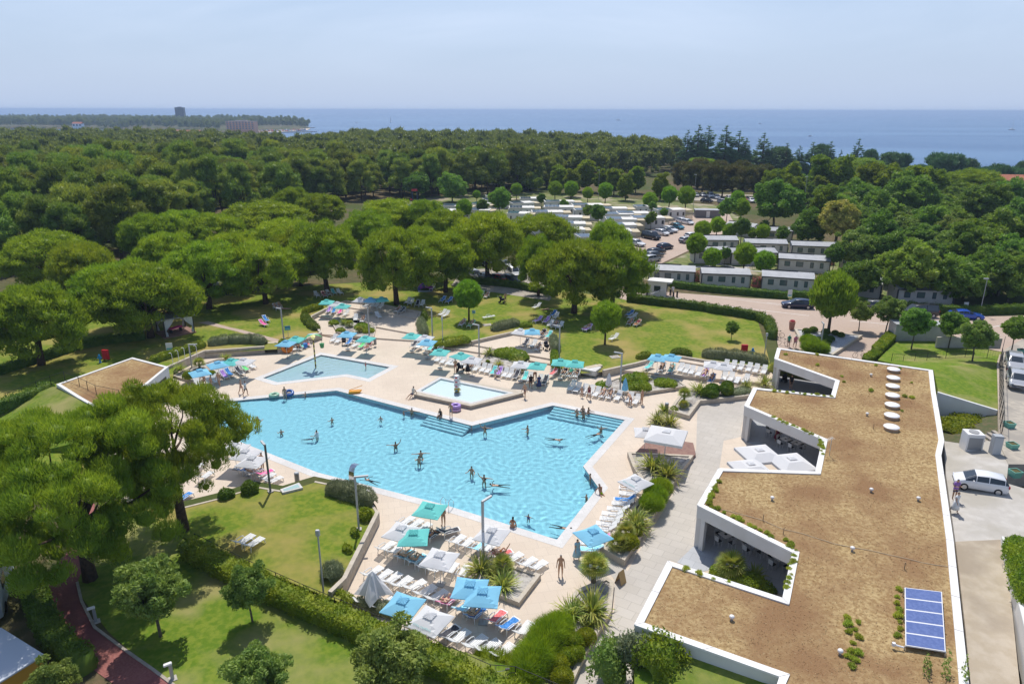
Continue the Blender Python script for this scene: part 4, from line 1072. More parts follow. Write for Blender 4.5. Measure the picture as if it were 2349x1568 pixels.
for i,(x,y,w)in enumerate(CFL):
 b=g('c3',x,540,2);b.z=gz(b.x,b.y)
 s=w/1.7413*KP/FPX*depth(b)/2.9
 d=math.hypot(b.x,b.y)
 px,py=toP('c3',x,(280,245,252,250,285,330,295,375,360,375,350,345,325,395)[i])
 ang=math.atan((py-CY)/FPX)+RAD(PITCH);H=CAMH-d*math.tan(ang)-b.z
 CF[i%2].place(b,rn.uniform(0,6),(s,s,max(.5,H/14)),f'dark pointed conifer, {ORD[i]} from the left along the skyline by the sea','conifer','conifers on the skyline')
for i,(x,y,w,t)in enumerate(((1290,430,60,385),(1420,480,85,400),(1510,480,70,405),(1640,520,80,470),(1740,500,90,395),(1850,500,110,400),(1960,480,90,425),(2080,520,90,470),(2170,520,95,450),(2280,520,95,465),(2350,480,70,430),(950,420,80,360),(660,450,80,380))):
 b=g('c3',x,y+70,3);b.z=gz(b.x,b.y);d=math.hypot(b.x,b.y);H=CAMH-d*math.tan(math.atan((toP('c3',x,t)[1]-CY)/FPX)+RAD(PITCH))-b.z;s=w/1.7413*KP/FPX*depth(b)/4.2
 SHP[i%2].place(b,rn.uniform(0,6),(s,s,max(.4,H/13.0)),f'dark pine, {ORD[i]} of the belt along the shore on the right','pine tree','pines of the shore belt')
CY_=Proto(cypress(66))
for i,(x,y)in enumerate(((800,590),(890,590),(1010,575),(1320,590),(1640,600))):
 b=g('c3',x,y,8);b.z=gz(b.x,b.y);CY_.place(b,0,1.35,f'slim dark cypress, {ORD[i]} from the left above the yellow green planes','cypress','cypresses above the planes')
YO=[Proto(broadleaf(s,R=1.9,H=5.2,z0=1.5,N=60,per=150,leaf=L_OLIVE,name='young_oak',ln=.24,wd=.14,rc=(.3,.62),ragged=.22,inner=.5,nl=14,trunk=.09))for s in(71,72)]
YG=[Proto(broadleaf(s,R=1.7,H=5.0,z0=1.6,N=44,per=110,leaf=L_OAK,name='small_tree',ln=.26,wd=.17,rc=(.36,.6),ragged=.14,nl=8,trunk=.08))for s in(74,75)]
YOL=[('e1',1040,920,235,('e1',1105,1235),'in mid lawn with reddish earth at its foot'),('e3',-620+0,0,0,None,'')]
def pxtree(p,R,c,cx,cy,hw,base,lbl,zb=LZ,hf=1.0,cat='tree',grp=None):
 b=g(c,base[0],base[1],zb);s=hw/CROPS[c][2]*KP/FPX*depth((b.x,b.y,2.5))/R
 p.place(b,rn.uniform(0,6.28),(s,s,s*hf),lbl,cat,grp)
G1='young oaks on the lower lawn'
pxtree(YO[0],1.9,'e1',1040,920,220,(1105,1240),'young oak with reddish earth at its foot on the lower lawn',grp=G1)
pxtree(YO[1],1.9,'P',575,1320,48,(580,1425),'slim young oak beside the tall hedge, right of the reddish foot one',grp=G1,hf=1.1)
pxtree(YO[0],1.9,'P',605,1500,68,(605,1640),'young oak cut by the bottom edge on the lower lawn',grp=G1)
pxtree(YO[1],1.9,'P',905,1490,85,(900,1600),'young oak covering the hedge below the white lettered parasol',grp=G1,hf=.8)
pxtree(YO[1],1.9,'P',130,1540,52,(130,1640),'young grey green oak between red path and camper awning',grp=G1)
G2='small trees beside the brick road'
for i,(c,x,y,w,b,lbl,zb)in enumerate((('d4',1345,595,58,(1325,768),'slim young tree alone on the sunny lawn by the hedge',LZ),('d5',725,360,80,(722,540),'thin young tree right of the round pine by the road',LZ),('d5',945,400,105,(940,560),'young tree beside the brick plaza, right of the thin one',LZ),('d5',1165,560,125,(1155,690),'yellowish young tree before the grey shed',1.0),('d5',1140,440,80,(1140,600),'grey green young tree behind the yellowish one',LZ),('d5',1460,540,108,(1462,680),'dark young tree behind the stepped fence',1.1),('d5',1700,570,120,(1660,800),'young tree on the upper lawn by the mesh fence',1.6),('d5',1960,610,105,(1985,710),'dark young tree beside the two silver cars',1.2))):
 pxtree((YG if i in(0,3,5,7)else YO)[i%2],1.75,c,x,y,w,b,lbl,zb,1.0,grp=G2)
G3='small trees among the cabins'
for i,(c,x,y,w,d)in enumerate((('c3',290,1150,40,'between the second row grey cabins'),('c3',655,1170,30,'narrow, left of the white tarpaulin cabin'),('c3',400,1020,60,'by the far grey cabin'),('c3',480,1010,35,'narrow, before the far veranda'),('c3',685,1030,45,'right of the far veranda'),('c3',1040,1200,65,'in front of the terrace with white table'),('c3',300,890,60,'low, by the car park corner'),('c2',970,845,42,'before the low white cabin'),('c2',1140,780,30,'right of the stepped white cabins'),('c2',1090,860,72,'pale and bushy before the white cabins'),('c2',1375,780,32,'between the two middle white cabins'),('c2',1530,812,30,'in the centre of the white cabins'),('c2',1695,865,36,'beside the twin solar roofs'),('c2',1765,910,52,'before the nearest white cabins'),('c2',2130,920,40,'by the cabin facing the car park'),('c2',2220,860,28,'tiny by the car park cabins'),('c2',2140,832,32,'behind the car park cabins'),('c2',1355,685,34,'tall, under the plane row'))):
 b=g(c,x,y,2.6);b.z=GZ;s=w/CROPS[c][2]*KP/FPX*depth(b)/1.75
 YG[i%2].place(b,rn.uniform(0,6),(s,s,s*1.1),'small dark tree '+d,'tree',G3)
def inpoly(x,y,lp):
 c=False
 for i in range(len(lp)):
  (ax,ay),(bx,by)=lp[i-1],lp[i]
  if(ay>y)!=(by>y)and x<(bx-ax)*(y-ay)/(by-ay)+ax:c=not c
 return c
def project(v):
 q=CROT.transposed()@(Vector(v)-Vector((0,0,CAMH)))
 return CX+FPX*q.x/-q.z,CY-FPX*q.y/-q.z
L_LIGHT=leafmat('light_leaves',(.13,.20,.045),(.18,.25,.05),.4,.45,.25,(1.15,1.15,.6),.02)
FP=OK_+[Proto(broadleaf(35,R=4.2,H=9.2,z0=.5,ragged=.17,rc=(.6,1.2),leaf=L_LIGHT)),Proto(broadleaf(36,R=4.0,H=9.5,z0=.5,ragged=.2,rc=(.6,1.2),leaf=L_LIGHT)),PLN[0],Proto(broadleaf(37,R=4.2,H=8.8,z0=.5,ragged=.2,rc=(.6,1.2),leaf=L_OLIVE))]
FILL=[[(1795,405),(2420,405),(2420,640),(2110,655),(1985,600),(1890,560),(1840,480)]]
rf=random.Random(3);k=0;yy=112.0
while yy<400:
 row=[]
 for i in range(0,60):
  x=20+i*7.6+rf.uniform(-2,2);y=yy+rf.uniform(-2,2);z=gz(x,y);px,py=project((x,y,z+4))
  if any(inpoly(px,py,f)for f in FILL)and not inpoly(px,py,[(1860,490),(1960,490),(1960,590),(1860,590)])and math.hypot(x,y)<shore(math.degrees(math.atan2(x,y)))-10:row.append((x,y,z))
 for i,(x,y,z)in enumerate(row):
  p=FP[rf.randrange(len(FP))];s=rf.uniform(.7,1.05)
  p.place((x,y,z),rf.uniform(0,6.28),(s,s,s*rf.uniform(.7,1.0)),f'green crown, {ORD[i] if i < 20 else str(i + 1) + "th"} from the left in rank {k + 1} of the leafy wood on the right','tree','leafy wood beyond the road')
 if row:k+=1
 yy+=9.5
DP=Proto(wild_pine(86,H=10.5,R=4.6,z0=2.6,N=54,leaf=leafmat('brownish_needles',(.10,.12,.03),(.15,.14,.05),.25,.4,.15,(1.15,1.05,.6))))
for i,(x,y)in enumerate(((10,610),(70,625),(140,620),(210,640),(280,640),(350,640),(430,650),(500,640),(560,610),(110,590),(250,600),(400,600))):
 b=g('c3',x,y,6.0);b.z=gz(b.x,b.y);DP.place(b,rn.uniform(0,6),rn.uniform(.95,1.1),f'brownish pine, {ORD[i]} of the dense clump behind the far parked cars','pine tree','brownish pines behind the far car park')
WP=[Proto(wild_pine(s,H=h,R=r))for s,h,r in((81,15,5.4),(82,13.5,5.6),(83,16,5.0),(84,14,5.5))]
def project(v):
 q=CROT.transposed()@(Vector(v)-Vector((0,0,CAMH)))
 return CX+FPX*q.x/-q.z,CY-FPX*q.y/-q.z
YLOW=[(-200,545),(60,548),(200,540),(320,518),(420,484),(560,450),(640,440),(700,430),(900,415),(1180,402),(1350,385),(1500,372),(1560,352),(1640,330),(1700,325),(1740,335),(1800,350),(2000,372),(2400,395)]
def ylow(x):
 for(a,b),(c,d)in zip(YLOW[:-1],YLOW[1:]):
  if x<=c:return b+(d-b)*max(0,(x-a)/(c-a))
 return YLOW[-1][1]
near,far=[],[]
rw=random.Random(5)
yy=125.0;rank=0
while yy<1180:
 sp=8.8
 n=int(yy*.8/sp)+2
 row=[]
 for i in range(-n,n+1):
  x=(i+.5*(rank%2))*sp+rw.uniform(-2.8,2.8);y=yy+rw.uniform(-2.8,2.8)
  s=shore(math.degrees(math.atan2(x,y)))
  if math.hypot(x,y)>s-12:continue
  z=gz(x,y);px,py=project((x,y,z+6.5))
  if px<-420 or px>2750 or py>ylow(px):continue
  (row if-70<px<2420 else far).append((x,y,z))
 if row:near.append(row)if sum(len(r)for r in near)+len(row)<=270 else far.extend(row)
 yy+=8.4 if yy<330 else 9.2;rank+=1
def nth(i):return ORD[i]if i<20 else f'{i + 1}th'
for k,row in enumerate(near):
 row.sort()
 for i,(x,y,z)in enumerate(row):
  p=WP[rw.randrange(4)];s=rw.uniform(.8,1.18)
  p.place((x,y,z),rw.uniform(0,6.28),(s,s,s*rw.uniform(.85,1.12)),f'wild pine, {nth(i)} from the left in the {nth(k)} rank of the dense wood','pine tree','wild pines of the dense wood')
print('wood: near',sum(len(r)for r in near),'far',len(far),'ranks',len(near))
def mass(name,pts,leaf,lbl,kinds=5,seed=9,sc=(.85,1.2),per=13,H=12,R=4.3,N=26,ln=1.7,wd=.8):
 rg=np.random.RandomState(seed);base=[]
 for k in range(kinds):
  C,Rr=[],[]
  for i in range(N):
   t=rg.uniform(.0,1)**.8;prof=math.sin(math.pi*min(1,.3+.66*t))**.55;ph=i*2.4+rg.normal()*.4;q=R*prof*rg.uniform(.3,1);r=rg.uniform(1.0,1.7)
   C.append((q*math.cos(ph),q*math.sin(ph),2.2+(H-3)*t));Rr.append(r)
  base.append(foliage(rg,C,Rr,per,ln,wd,up=.7,out=.7,rnd=.5,inner=.8))
 Vs,Fs,o=[],[],0
 for(x,y,z)in pts:
  V,F=base[rg.randint(kinds)];a=rg.uniform(0,6.28);s=rg.uniform(*sc);ca,sa=math.cos(a)*s,math.sin(a)*s
  W_=np.empty_like(V);W_[:,0]=V[:,0]*ca-V[:,1]*sa+x;W_[:,1]=V[:,0]*sa+V[:,1]*ca+y;W_[:,2]=V[:,2]*s*rg.uniform(.85,1.2)+z
  Vs.append(W_);Fs.append(F+o);o+=len(V)
 me=npmesh(name,np.vstack(Vs),np.vstack(Fs),leaf)
 tag(link(name,me),lbl,'wood',kind='stuff')
L_MASS=leafmat('wood_leaves',(.155,.20,.04),(.22,.26,.05),.06,.38,0,(1.15,1.1,.6),0)
mass('wood',far,L_MASS,'far pine wood stretching to the shore')
def hedge(lbl,pts,w,h,leaf,z=LZ,ln=.16,wd=.11,dens=95,name='hedge',rnd=.8,lump=.09,up=.3,round_=False,cat='hedge',group=None,seed=1):
 """leafy hedge along a line: leaves over an uneven core"""
 rg=np.random.RandomState(seed+int(abs(pts[0][0]*13))%997)
 P=resample([Vector((p[0],p[1],0))for p in pts],.5)
 tot=sum((a-b).length for a,b in zip(P[:-1],P[1:]))
 c0=P[0].copy();c0.z=z
 n=int(tot*(w+2*h)*dens)
 seg=np.array([[p.x,p.y]for p in P]);t=rg.uniform(0,len(P)-1.001,n);i=t.astype(int);f=(t-i)[:,None]
 c=seg[i]*(1-f)+seg[i+1]*f;d=norm(seg[i+1]-seg[i]);nr=np.stack([-d[:,1],d[:,0]],1)
 s=rg.uniform(-1,1,n);k=(w+2*h)/2
 off=np.clip(s*k,-w/2,w/2);hh=np.where(np.abs(s*k)>w/2,h-(np.abs(s*k)-w/2),h)
 if round_:
  a=s*math.pi/2;off=np.sin(a)*w/2;hh=np.abs(np.cos(a))**.7*h
  e=np.minimum(t,len(P)-1-t)*.5;e=np.sqrt(np.clip(e/(w*.5),0,1));off*=.35+.65*e;hh*=.35+.65*e
 lm=lump*np.sin(t*1.9+1)+lump*rg.normal(size=n)*.8
 p=np.stack([c[:,0]+nr[:,0]*(off*(1+lm)),c[:,1]+nr[:,1]*(off*(1+lm)),hh*(1+lm*.8)],1)
 out=norm(np.stack([nr[:,0]*off,nr[:,1]*off,np.where(hh>h*.9,.6,.1)],1))
 ax=norm(out*.6+np.array([0,0,up])+rg.normal(size=(n,3))*rnd);sd=norm(np.cross(ax,rg.normal(size=(n,3))))
 l=ln*rg.uniform(.6,1.4,n)[:,None];ww=wd*rg.uniform(.7,1.3,n)[:,None]
 V=np.stack([p-ax*l*.4-sd*ww/2,p-ax*l*.4+sd*ww/2,p+ax*l*.6],1).reshape(-1,3);F=np.arange(n*3).reshape(-1,3)
 mb=MB()
 if round_:
  for q in range(len(P)-1):
   pass
  m=len(P);vs=[]
  for q,pt in enumerate(P):
   dd=(P[min(q+1,m-1)]-P[max(q-1,0)]).normalized();nn=Vector((-dd.y,dd.x,0));e=math.sqrt(min(1,max(.02,min(q,m-1-q)*.5/(w*.5))));e=.3+.62*e
   for a in range(7):
    th=-math.pi/2+math.pi*a/6;vs.append(pt+nn*math.sin(th)*w*.45*e+Vector((0,0,abs(math.cos(th))**.7*h*.9*e)))
  mb.add(vs,[(q*7+a,(q+1)*7+a,(q+1)*7+a+1,q*7+a+1)for q in range(m-1)for a in range(6)])
 else:strip(mb,P,w*.84,-.1,h*.92)
 tri=[]
 for fc in mb.f:
  for a in range(1,len(fc)-1):tri.append((fc[0],fc[a],fc[a+1]))
 F=np.vstack([F,np.array(tri)+len(V)]);V=np.vstack([V,np.array([tuple(v)for v in mb.v])])
 V=V-np.array([c0.x,c0.y,0])
 o=link(name,npmesh(name,V,F,leaf));o.location=c0
 return tag(o,lbl,cat,group)
hedge('tall leafy hedge along the black fence between the lawns and near loungers',[p+Vector((-.25,-.8,0))for p in gp('e3',[(-900,330),(-450,555),(0,752),(520,965),(1030,1185),(1290,1300),(1540,1425),(2070,1600)],1.75)],1.3,1.1,L_HEDGE,dens=130)
hedge('long clipped hedge curving round the sunny lawn below the brick road',gp('d4',[(405,425),(640,455),(1095,508),(1130,520),(1400,560),(1560,590),(1650,640),(1680,720),(1685,760)],LZ),1.2,1.2,L_HEDGE_D)
hedge('clipped hedge in front of the grey cabins along the road',gp('d4',[(790,300),(1060,335),(1500,375),(1825,405)],LZ),1.0,1.1,L_HEDGE_D)
hedge('second clipped hedge before the grey cabins, beyond the white sign',gp('d5',[(170,262),(360,275),(640,310),(800,330)],LZ),1.0,1.1,L_HEDGE_D)
hedge('dark hedge behind the people carrier and blue car',gp('d5',[(1030,355),(1330,385),(1480,395),(1720,400),(2089,385),(2300,380)],LZ),1.2,1.2,L_HEDGE_D)
hedge('dark hedge between the pool lawn and shaded parked cars',gp('c2',[(880,1340),(1050,1352),(1200,1370),(1330,1395),(1480,1420)],LZ),1.1,1.1,L_HEDGE_D)
hedge('dark hedge below the campsite left of the upper terrace',gp('c1',[(1390,1440),(1520,1400),(1700,1350),(2050,1290),(2250,1260)],LZ),1.1,1.1,L_HEDGE_D)
hedge('shaded hedge with wire fence behind the blue hydrant',gp('d1',[(-40,700),(200,620),(440,545),(640,480),(900,430),(1200,400)],LZ),1.0,1.0,L_HEDGE_D)
hedge('hedge behind the gazebo path at the campsite edge',gp('d1',[(640,250),(800,215),(1000,200),(1300,170)],LZ),1.1,1.2,L_HEDGE_D)
hedge('bright hedge rising towards the silver hedge near the outdoor showers',gp('d1',[(1245,600),(1400,550),(1560,500),(1700,455)],LZ),1.1,.9,L_HEDGE,round_=True)
hedge('long silver grey hedge behind the curved stone wall',gp('d1',[(1720,450),(1900,425),(2091,425)],LZ)+gp('d2',[(130,660),(270,680)],LZ),1.5,1.1,L_SILVER,wd=.05,ln=.28,up=.8,round_=True)
hedge('silver shrub bank above the parasols on the middle lawn',gp('d3',[(900,545),(1000,520),(1100,495),(1195,485)],LZ),1.5,1.1,L_SILVER,wd=.05,ln=.28,up=.8,round_=True)
hedge('green edging bush to the right of the silver shrub bank',gp('d3',[(1190,505),(1320,495)],LZ),1.1,.7,L_HEDGE,round_=True)
hedge('long low green hedge at the corner of the middle lawn',gp('d3',[(300,690),(400,690),(540,665),(680,650)],LZ),1.9,.85,L_HEDGE,round_=True)
hedge('silver bush at the corner of the upper terrace',gp('d3',[(165,470),(190,560),(215,600)],LZ),1.3,1.3,L_SILVER,wd=.05,ln=.28,up=.8,round_=True)
hedge('silver bush beside the lamp near the strollers',gp('d3',[(1530,650),(1560,740),(1575,770)],LZ),1.2,1.3,L_SILVER,wd=.05,ln=.28,up=.8,round_=True)
hedge('small green hedge under the twin turquoise parasols',gp('d3',[(1545,790),(1555,920),(1600,950)],LZ),1.0,.9,L_HEDGE,round_=True)
hedge('upright green bush holding a white sign on the lawn edge',gp('d3',[(195,400),(215,440)],LZ),.8,1.2,L_HEDGE_D,round_=True)
hedge('dark clipped mound on the sunny lawn behind the blue parasols',gp('d4',[(790,900),(880,900),(975,915)],LZ),1.5,.9,L_HEDGE_D,round_=True)
hedge('pair of leafy bushes left of the blue parasols',gp('d4',[(480,935),(540,930),(610,910)],LZ),1.0,.8,L_HEDGE,round_=True)
hedge('long silver hedge behind the right terrace loungers',gp('d4',[(1060,915),(1200,925),(1400,945),(1650,985)],LZ),1.5,1.2,L_SILVER,wd=.05,ln=.28,up=.8,round_=True)
hedge('block clipped hedge beside the brick plaza',gp('d5',[(868,730),(930,670),(1000,600)],LZ),1.3,1.0,L_HEDGE,lump=.03,dens=160)
hedge('low clipped hedge nearest the pavilion roof',gp('d5',[(790,790),(870,740)],LZ),1.2,.7,L_HEDGE,lump=.03,dens=160)
hedge('dark hedge along the left side of the red path',gp('e1',[(240,930),(280,1100),(370,1280),(470,1400),(600,1500)],LZ),1.3,1.3,L_HEDGE_D)
hedge('dark hedge and wire fence left of the mound lawn',gp('d1',[(-80,990),(80,940),(250,880),(430,800)],1.6),1.1,1.2,L_HEDGE_D,z=1.2)
hedge('silver grey hedge beside the steel waterfall spout',gp('e2',[(1000,985),(1150,1020),(1300,1065),(1420,1110)],LZ),1.6,1.15,L_SILVER,wd=.05,ln=.26,up=.7,round_=True,dens=150)
hedge('dark clipped bush left of the tall leaning lamp',gp('e2',[(235,1010),(310,995),(390,985)],LZ),1.4,1.1,L_HEDGE_D,round_=True,dens=150)
hedge('lower clipped bush half hidden by the pine',gp('e2',[(30,1060),(100,1040),(180,1025)],LZ),1.2,.8,L_HEDGE_D,round_=True,dens=150)
hedge('yellow green bush on the wall below the lamp by the triangle lawn',gp('e2',[(1290,1260),(1340,1230),(1370,1200)],LZ),1.2,1.0,L_YEL,round_=True,dens=140)
hedge('yellow bush halfway down the long stone wall',gp('e2',[(1215,1385),(1270,1360)],LZ),1.1,.7,L_YEL,round_=True,dens=140)
hedge('yellow bush nearer the foot of the long stone wall',gp('e2',[(1150,1530),(1200,1500)],LZ),1.1,.7,L_YEL,round_=True,dens=140)
hedge('feathery grey green bush at the end of the long stone wall',gp('e3',[(190,740),(240,680),(280,620)],LZ),1.7,1.3,L_SILVER,wd=.03,ln=.4,up=1.0,round_=True,dens=150)
hedge('low lavender hedge behind the folded white parasol',gp('e3',[(420,885),(560,935),(700,960),(840,1010)],.3),1.0,.7,L_SILVER,wd=.04,ln=.24,up=.8,round_=True,z=.1,dens=130)
hedge('low hedge along the near edge by the fence foot',gp('e3',[(200,835),(330,860),(430,900)],.3),.8,.6,L_HEDGE,round_=True,z=.2)
hedge('tufted grass hedge in front of the last near loungers',gp('e3',[(1400,1345),(1560,1375),(1740,1420)],.2),1.3,.75,L_GRASSY,wd=.035,ln=.4,up=.8,rnd=.35,round_=True,z=.0,dens=220,cat='ornamental grass')
hedge('huge rounded grass mound at the bottom edge',gp('P',[(1196,1580),(1228,1520),(1262,1470),(1296,1425)],.4),2.1,1.3,L_GRASSY,wd=.035,ln=.55,up=.55,rnd=.3,round_=True,z=.3,dens=330,cat='ornamental grass')
hedge('clipped green mound in the gravel bed behind the long lounger row',gp('d3',[(930,780),(1050,795),(1150,820),(1265,855)],.4),2.6,.95,L_HEDGE,round_=True,z=.4,dens=110)
for i,(a,b,w,h)in enumerate((((940,460),(1000,480),1.8,.7),((1000,540),(1080,550),1.6,.6),((1190,510),(1330,520),2.2,.8),((1260,560),(1390,545),1.8,.7))):
 hedge(f'green mound in the bed below the upper terrace, {ORD[i]} from the left',gp('d2',[a,b,],.4),w,h,L_HEDGE,round_=True,z=.38,group='green mounds of the terrace bed')
for i,(pts,w,h)in enumerate((([(130,1185),(200,1180),(240,1190)],2.2,.8),([(360,1150),(450,1130),(590,1140)],2.4,1.0),([(410,1200),(500,1200),(620,1205)],2.2,.9),([(640,1160),(740,1165),(840,1185)],2.3,.8))):
 hedge(f'low spreading green mound of the curved bed, {ORD[i]} from the left',gp('d4',pts,.3),w,h,L_HEDGE,round_=True,z=.28,group='green mounds of the curved bed')
hedge('leafy bushes at the corner by the blue sign',gp('d2',[(650,370),(700,350),(760,330),(850,300)],LZ),1.1,.9,L_YEL,round_=True)
hedge('dark shrub bank beside the sloping path near the upper terrace',gp('d2',[(660,400),(700,460),(740,500),(800,540)],LZ),1.3,.9,L_HEDGE_D,round_=True)
hedge('low bush behind the orange swim ring',gp('d2',[(400,690),(440,680),(500,670)],LZ),1.0,.7,L_HEDGE,round_=True)
hedge('green climber covering the slope under the white retaining wall',gp('d5',[(1460,1360),(1600,1300),(1760,1260),(1840,1230)],1.5),3.4,.9,L_YEL,round_=True,z=1.1,dens=60,ln=.22,wd=.16)
hedge('shrub bank along the right edge above the ramp wall',gp('e6',[(1230,620),(1270,740),(1310,900),(1350,1050)],2.9),1.6,1.3,L_HEDGE,round_=True,z=2.8,dens=130)
for nm,lb,pts,w,h,lf,z in(('bush','big bright green bush on the near corner of the pavilion',[(690,1420),(800,1330),(880,1240)],3.0,1.9,L_HEDGE,2.1),('bush','grey green bush below the left roof edge of the pavilion',[(560,1380),(620,1280),(640,1200)],2.0,2.0,L_SILVER,1.6),('bush','dark leafy shrub by the bottom of the pale walk',[(330,1500),(430,1400),(470,1300)],2.2,2.2,L_OLIVE,.6)):
 hedge(lb,gp('e5',pts,z+.8),w,h,lf,round_=True,z=z,dens=110,ln=.2,wd=.13,lump=.25,name=nm,cat='bush')
for i,(x,y)in enumerate(((120,1490),(300,1530),(560,1560),(-400,2000))):
 if y<1600:hedge(f'leafy twigs rising over the bottom edge beside the solar array, {ORD[i]} from the left',gp('e6',[(600+i*130,1470+i*25),(660+i*130,1490+i*25)],3.4),1.2,1.6,L_OLIVE,round_=True,z=2.6,dens=80,lump=.4,name='bush',cat='bush',group='twigs at the bottom edge')
def ball(leaf,ln=.2,wd=.04,up=.6,n=2600,seed=1,inner=.9):
 rg=np.random.RandomState(seed)
 V,F=foliage(rg,[(0,0,.62)],[.95],n,ln,wd,up=up,out=.9,rnd=.35,inner=inner,shell=(.86,1.03),flat=.85)
 return link('clipped_bush',npmesh('clipped_bush',V,F,leaf))
def spiky(seed,n=120,ln=1.5,w=.085,leaf=None,name='sword_plant'):
 rg=np.random.RandomState(seed);V,F=[],[]
 for i in range(n):
  ph=rg.uniform(0,6.28);el=rg.uniform(.35,1.45);l=ln*rg.uniform(.6,1.1);dr=np.array([math.cos(ph),math.sin(ph),0]);sd=np.array([-math.sin(ph),math.cos(ph),0])
  o=dr*rg.uniform(0,.16);pts=[]
  for t in(0,.35,.7,1):
   e=el-t*rg.uniform(.2,.9)*(1.2-el*.5)
   pts.append(o+dr*l*t*math.cos(e)+np.array([0,0,l*t*math.sin(max(e,-.15))]))
  k=len(V)
  for p,ww in zip(pts,(.6,1,.8,.05)):V+=[p-sd*w*ww/2,p+sd*w*ww/2]
  for q in range(3):F.append((k+2*q,k+2*q+1,k+2*q+3,k+2*q+2))
 return link(name,npmesh(name,V,F,leaf or L_SPIKY))
def palm(seed,trunk=.5,n=34,ln=.85):
 rg=np.random.RandomState(seed);r=empty('fan_palm');V,F=[],[]
 for i in range(n):
  ph=i*2.4+rg.normal()*.2;el=1.35-1.7*(i/n);dr=np.array([math.cos(ph)*math.cos(el),math.sin(ph)*math.cos(el),math.sin(el)]);st=np.array([0,0,trunk])+dr*ln*.45
  sd=np.array([-math.sin(ph),math.cos(ph),0]);upv=np.cross(dr,sd)
  for q in range(11):
   a=(q-5)/5*1.25;d2=dr*math.cos(a)+sd*math.sin(a);tip=st+d2*ln*.75+np.array([0,0,-.12*abs(a)]);k=len(V)
   w=np.cross(d2,upv)*.03
   V+=[st-w*.4,st+w*.4,st+d2*ln*.4+w,tip,st+d2*ln*.4-w];F+=[(k,k+1,k+2,k+4),(k+4,k+2,k+3,k+3)]
  k=len(V);b=np.array([0,0,trunk-.1]);w=sd*.015;V+=[b-w,b+w,st+w,st-w];F.append((k,k+1,k+2,k+3))
 V=np.array(V);tris=[(f[0],f[1],f[2])for f in F]+[(f[0],f[2],f[3])for f in F if f[2]!=f[3]]
 link('fronds',npmesh('fronds',V,tris,L_SPIKY),r)
 mb=MB();mb.tube([(0,0,-.2),(0,0,trunk*.5),(0,0,trunk)],[.17,.15,.12],9);mb.build('trunk',m_bark2,r)
 return r
BG,BYE,BD=Proto(ball(L_GRASSY,.34,.03,.45,3200)),Proto(ball(L_YEL,.12,.09,.3,2200,2)),Proto(ball(L_HEDGE_D,.12,.08,.3,2200,3))
def putb(p,c,x,y,r,lbl,grp,z=0.3,sz=1.0):
 b=g(c,x,y,z+.5*r);b.z=z;p.place(b,rn.uniform(0,6),(r/.95,r/.95,r/.95*sz),lbl,'bush',grp)
for i,(x,y)in enumerate(((803,72),(765,130),(735,190))):putb(BG,'e5',x,y,.95,f'round grassy ball, {ORD[i]} from the top of three in the long raised bed','three grassy balls in the long bed',.4)
for i,(x,y,r)in enumerate(((230,1218,.62),(137,1258,.66),(150,1340,.55),(80,1370,.6),(20,1425,.62),(45,1530,.65))):putb(BYE,'e5',x,y,r,f'yellow green ball bush, {ORD[i]} from the top beside the huge grass mound','yellow ball bushes by the grass mound',.25)
for i,(x,y,r)in enumerate(((1110,1245,.7),(1160,1215,.8),(1150,1255,.75),(1275,1225,.85),(1290,1185,.7))):putb(BD,'d4',x,y,r,f'dark clipped ball, {ORD[i]} from the left in the angular bed','clipped balls of the angular bed',.4)
for i,(x,y,r)in enumerate(((290,550,.6),(347,538,.6),(450,555,.6),(527,562,.5),(575,578,.5),(395,620,.55),(445,605,.55),(490,612,.55),(425,640,.5),(465,628,.55),(455,660,.5))):putb(BD,'d5',x,y,r,f'small dark clipped ball, {ORD[i]} counted in the triangular bed under the round pine','clipped balls of the triangular bed',LZ+.3)
for i,(x,y,r)in enumerate(((310,620,1.1),(350,680,1.5),(400,690,1.2))):putb(BG,'d5',x,y,r,f'bright feathery mound, {ORD[i]} from the left at the tip of the triangular bed','feathery mounds of the triangular bed',LZ+.25,.8)
for i,(c,x,y,r,d)in enumerate((('e5',560,490,.75,'beside the small palm at the foot of the long bed'),('e5',625,410,.4,'above the small palm in the long bed'),('d3',860,865,.3,'at the left tip of the gravel bed'),('d1',1560,710,.7,'under the first blue parasol by the showers'),('d1',1750,690,.5,'between parasols near the service block'))):putb(BYE,c,x,y,r,'yellow green bush '+d,'yellow bushes in beds',.35)
SPK=[Proto(spiky(s))for s in(1,2)]
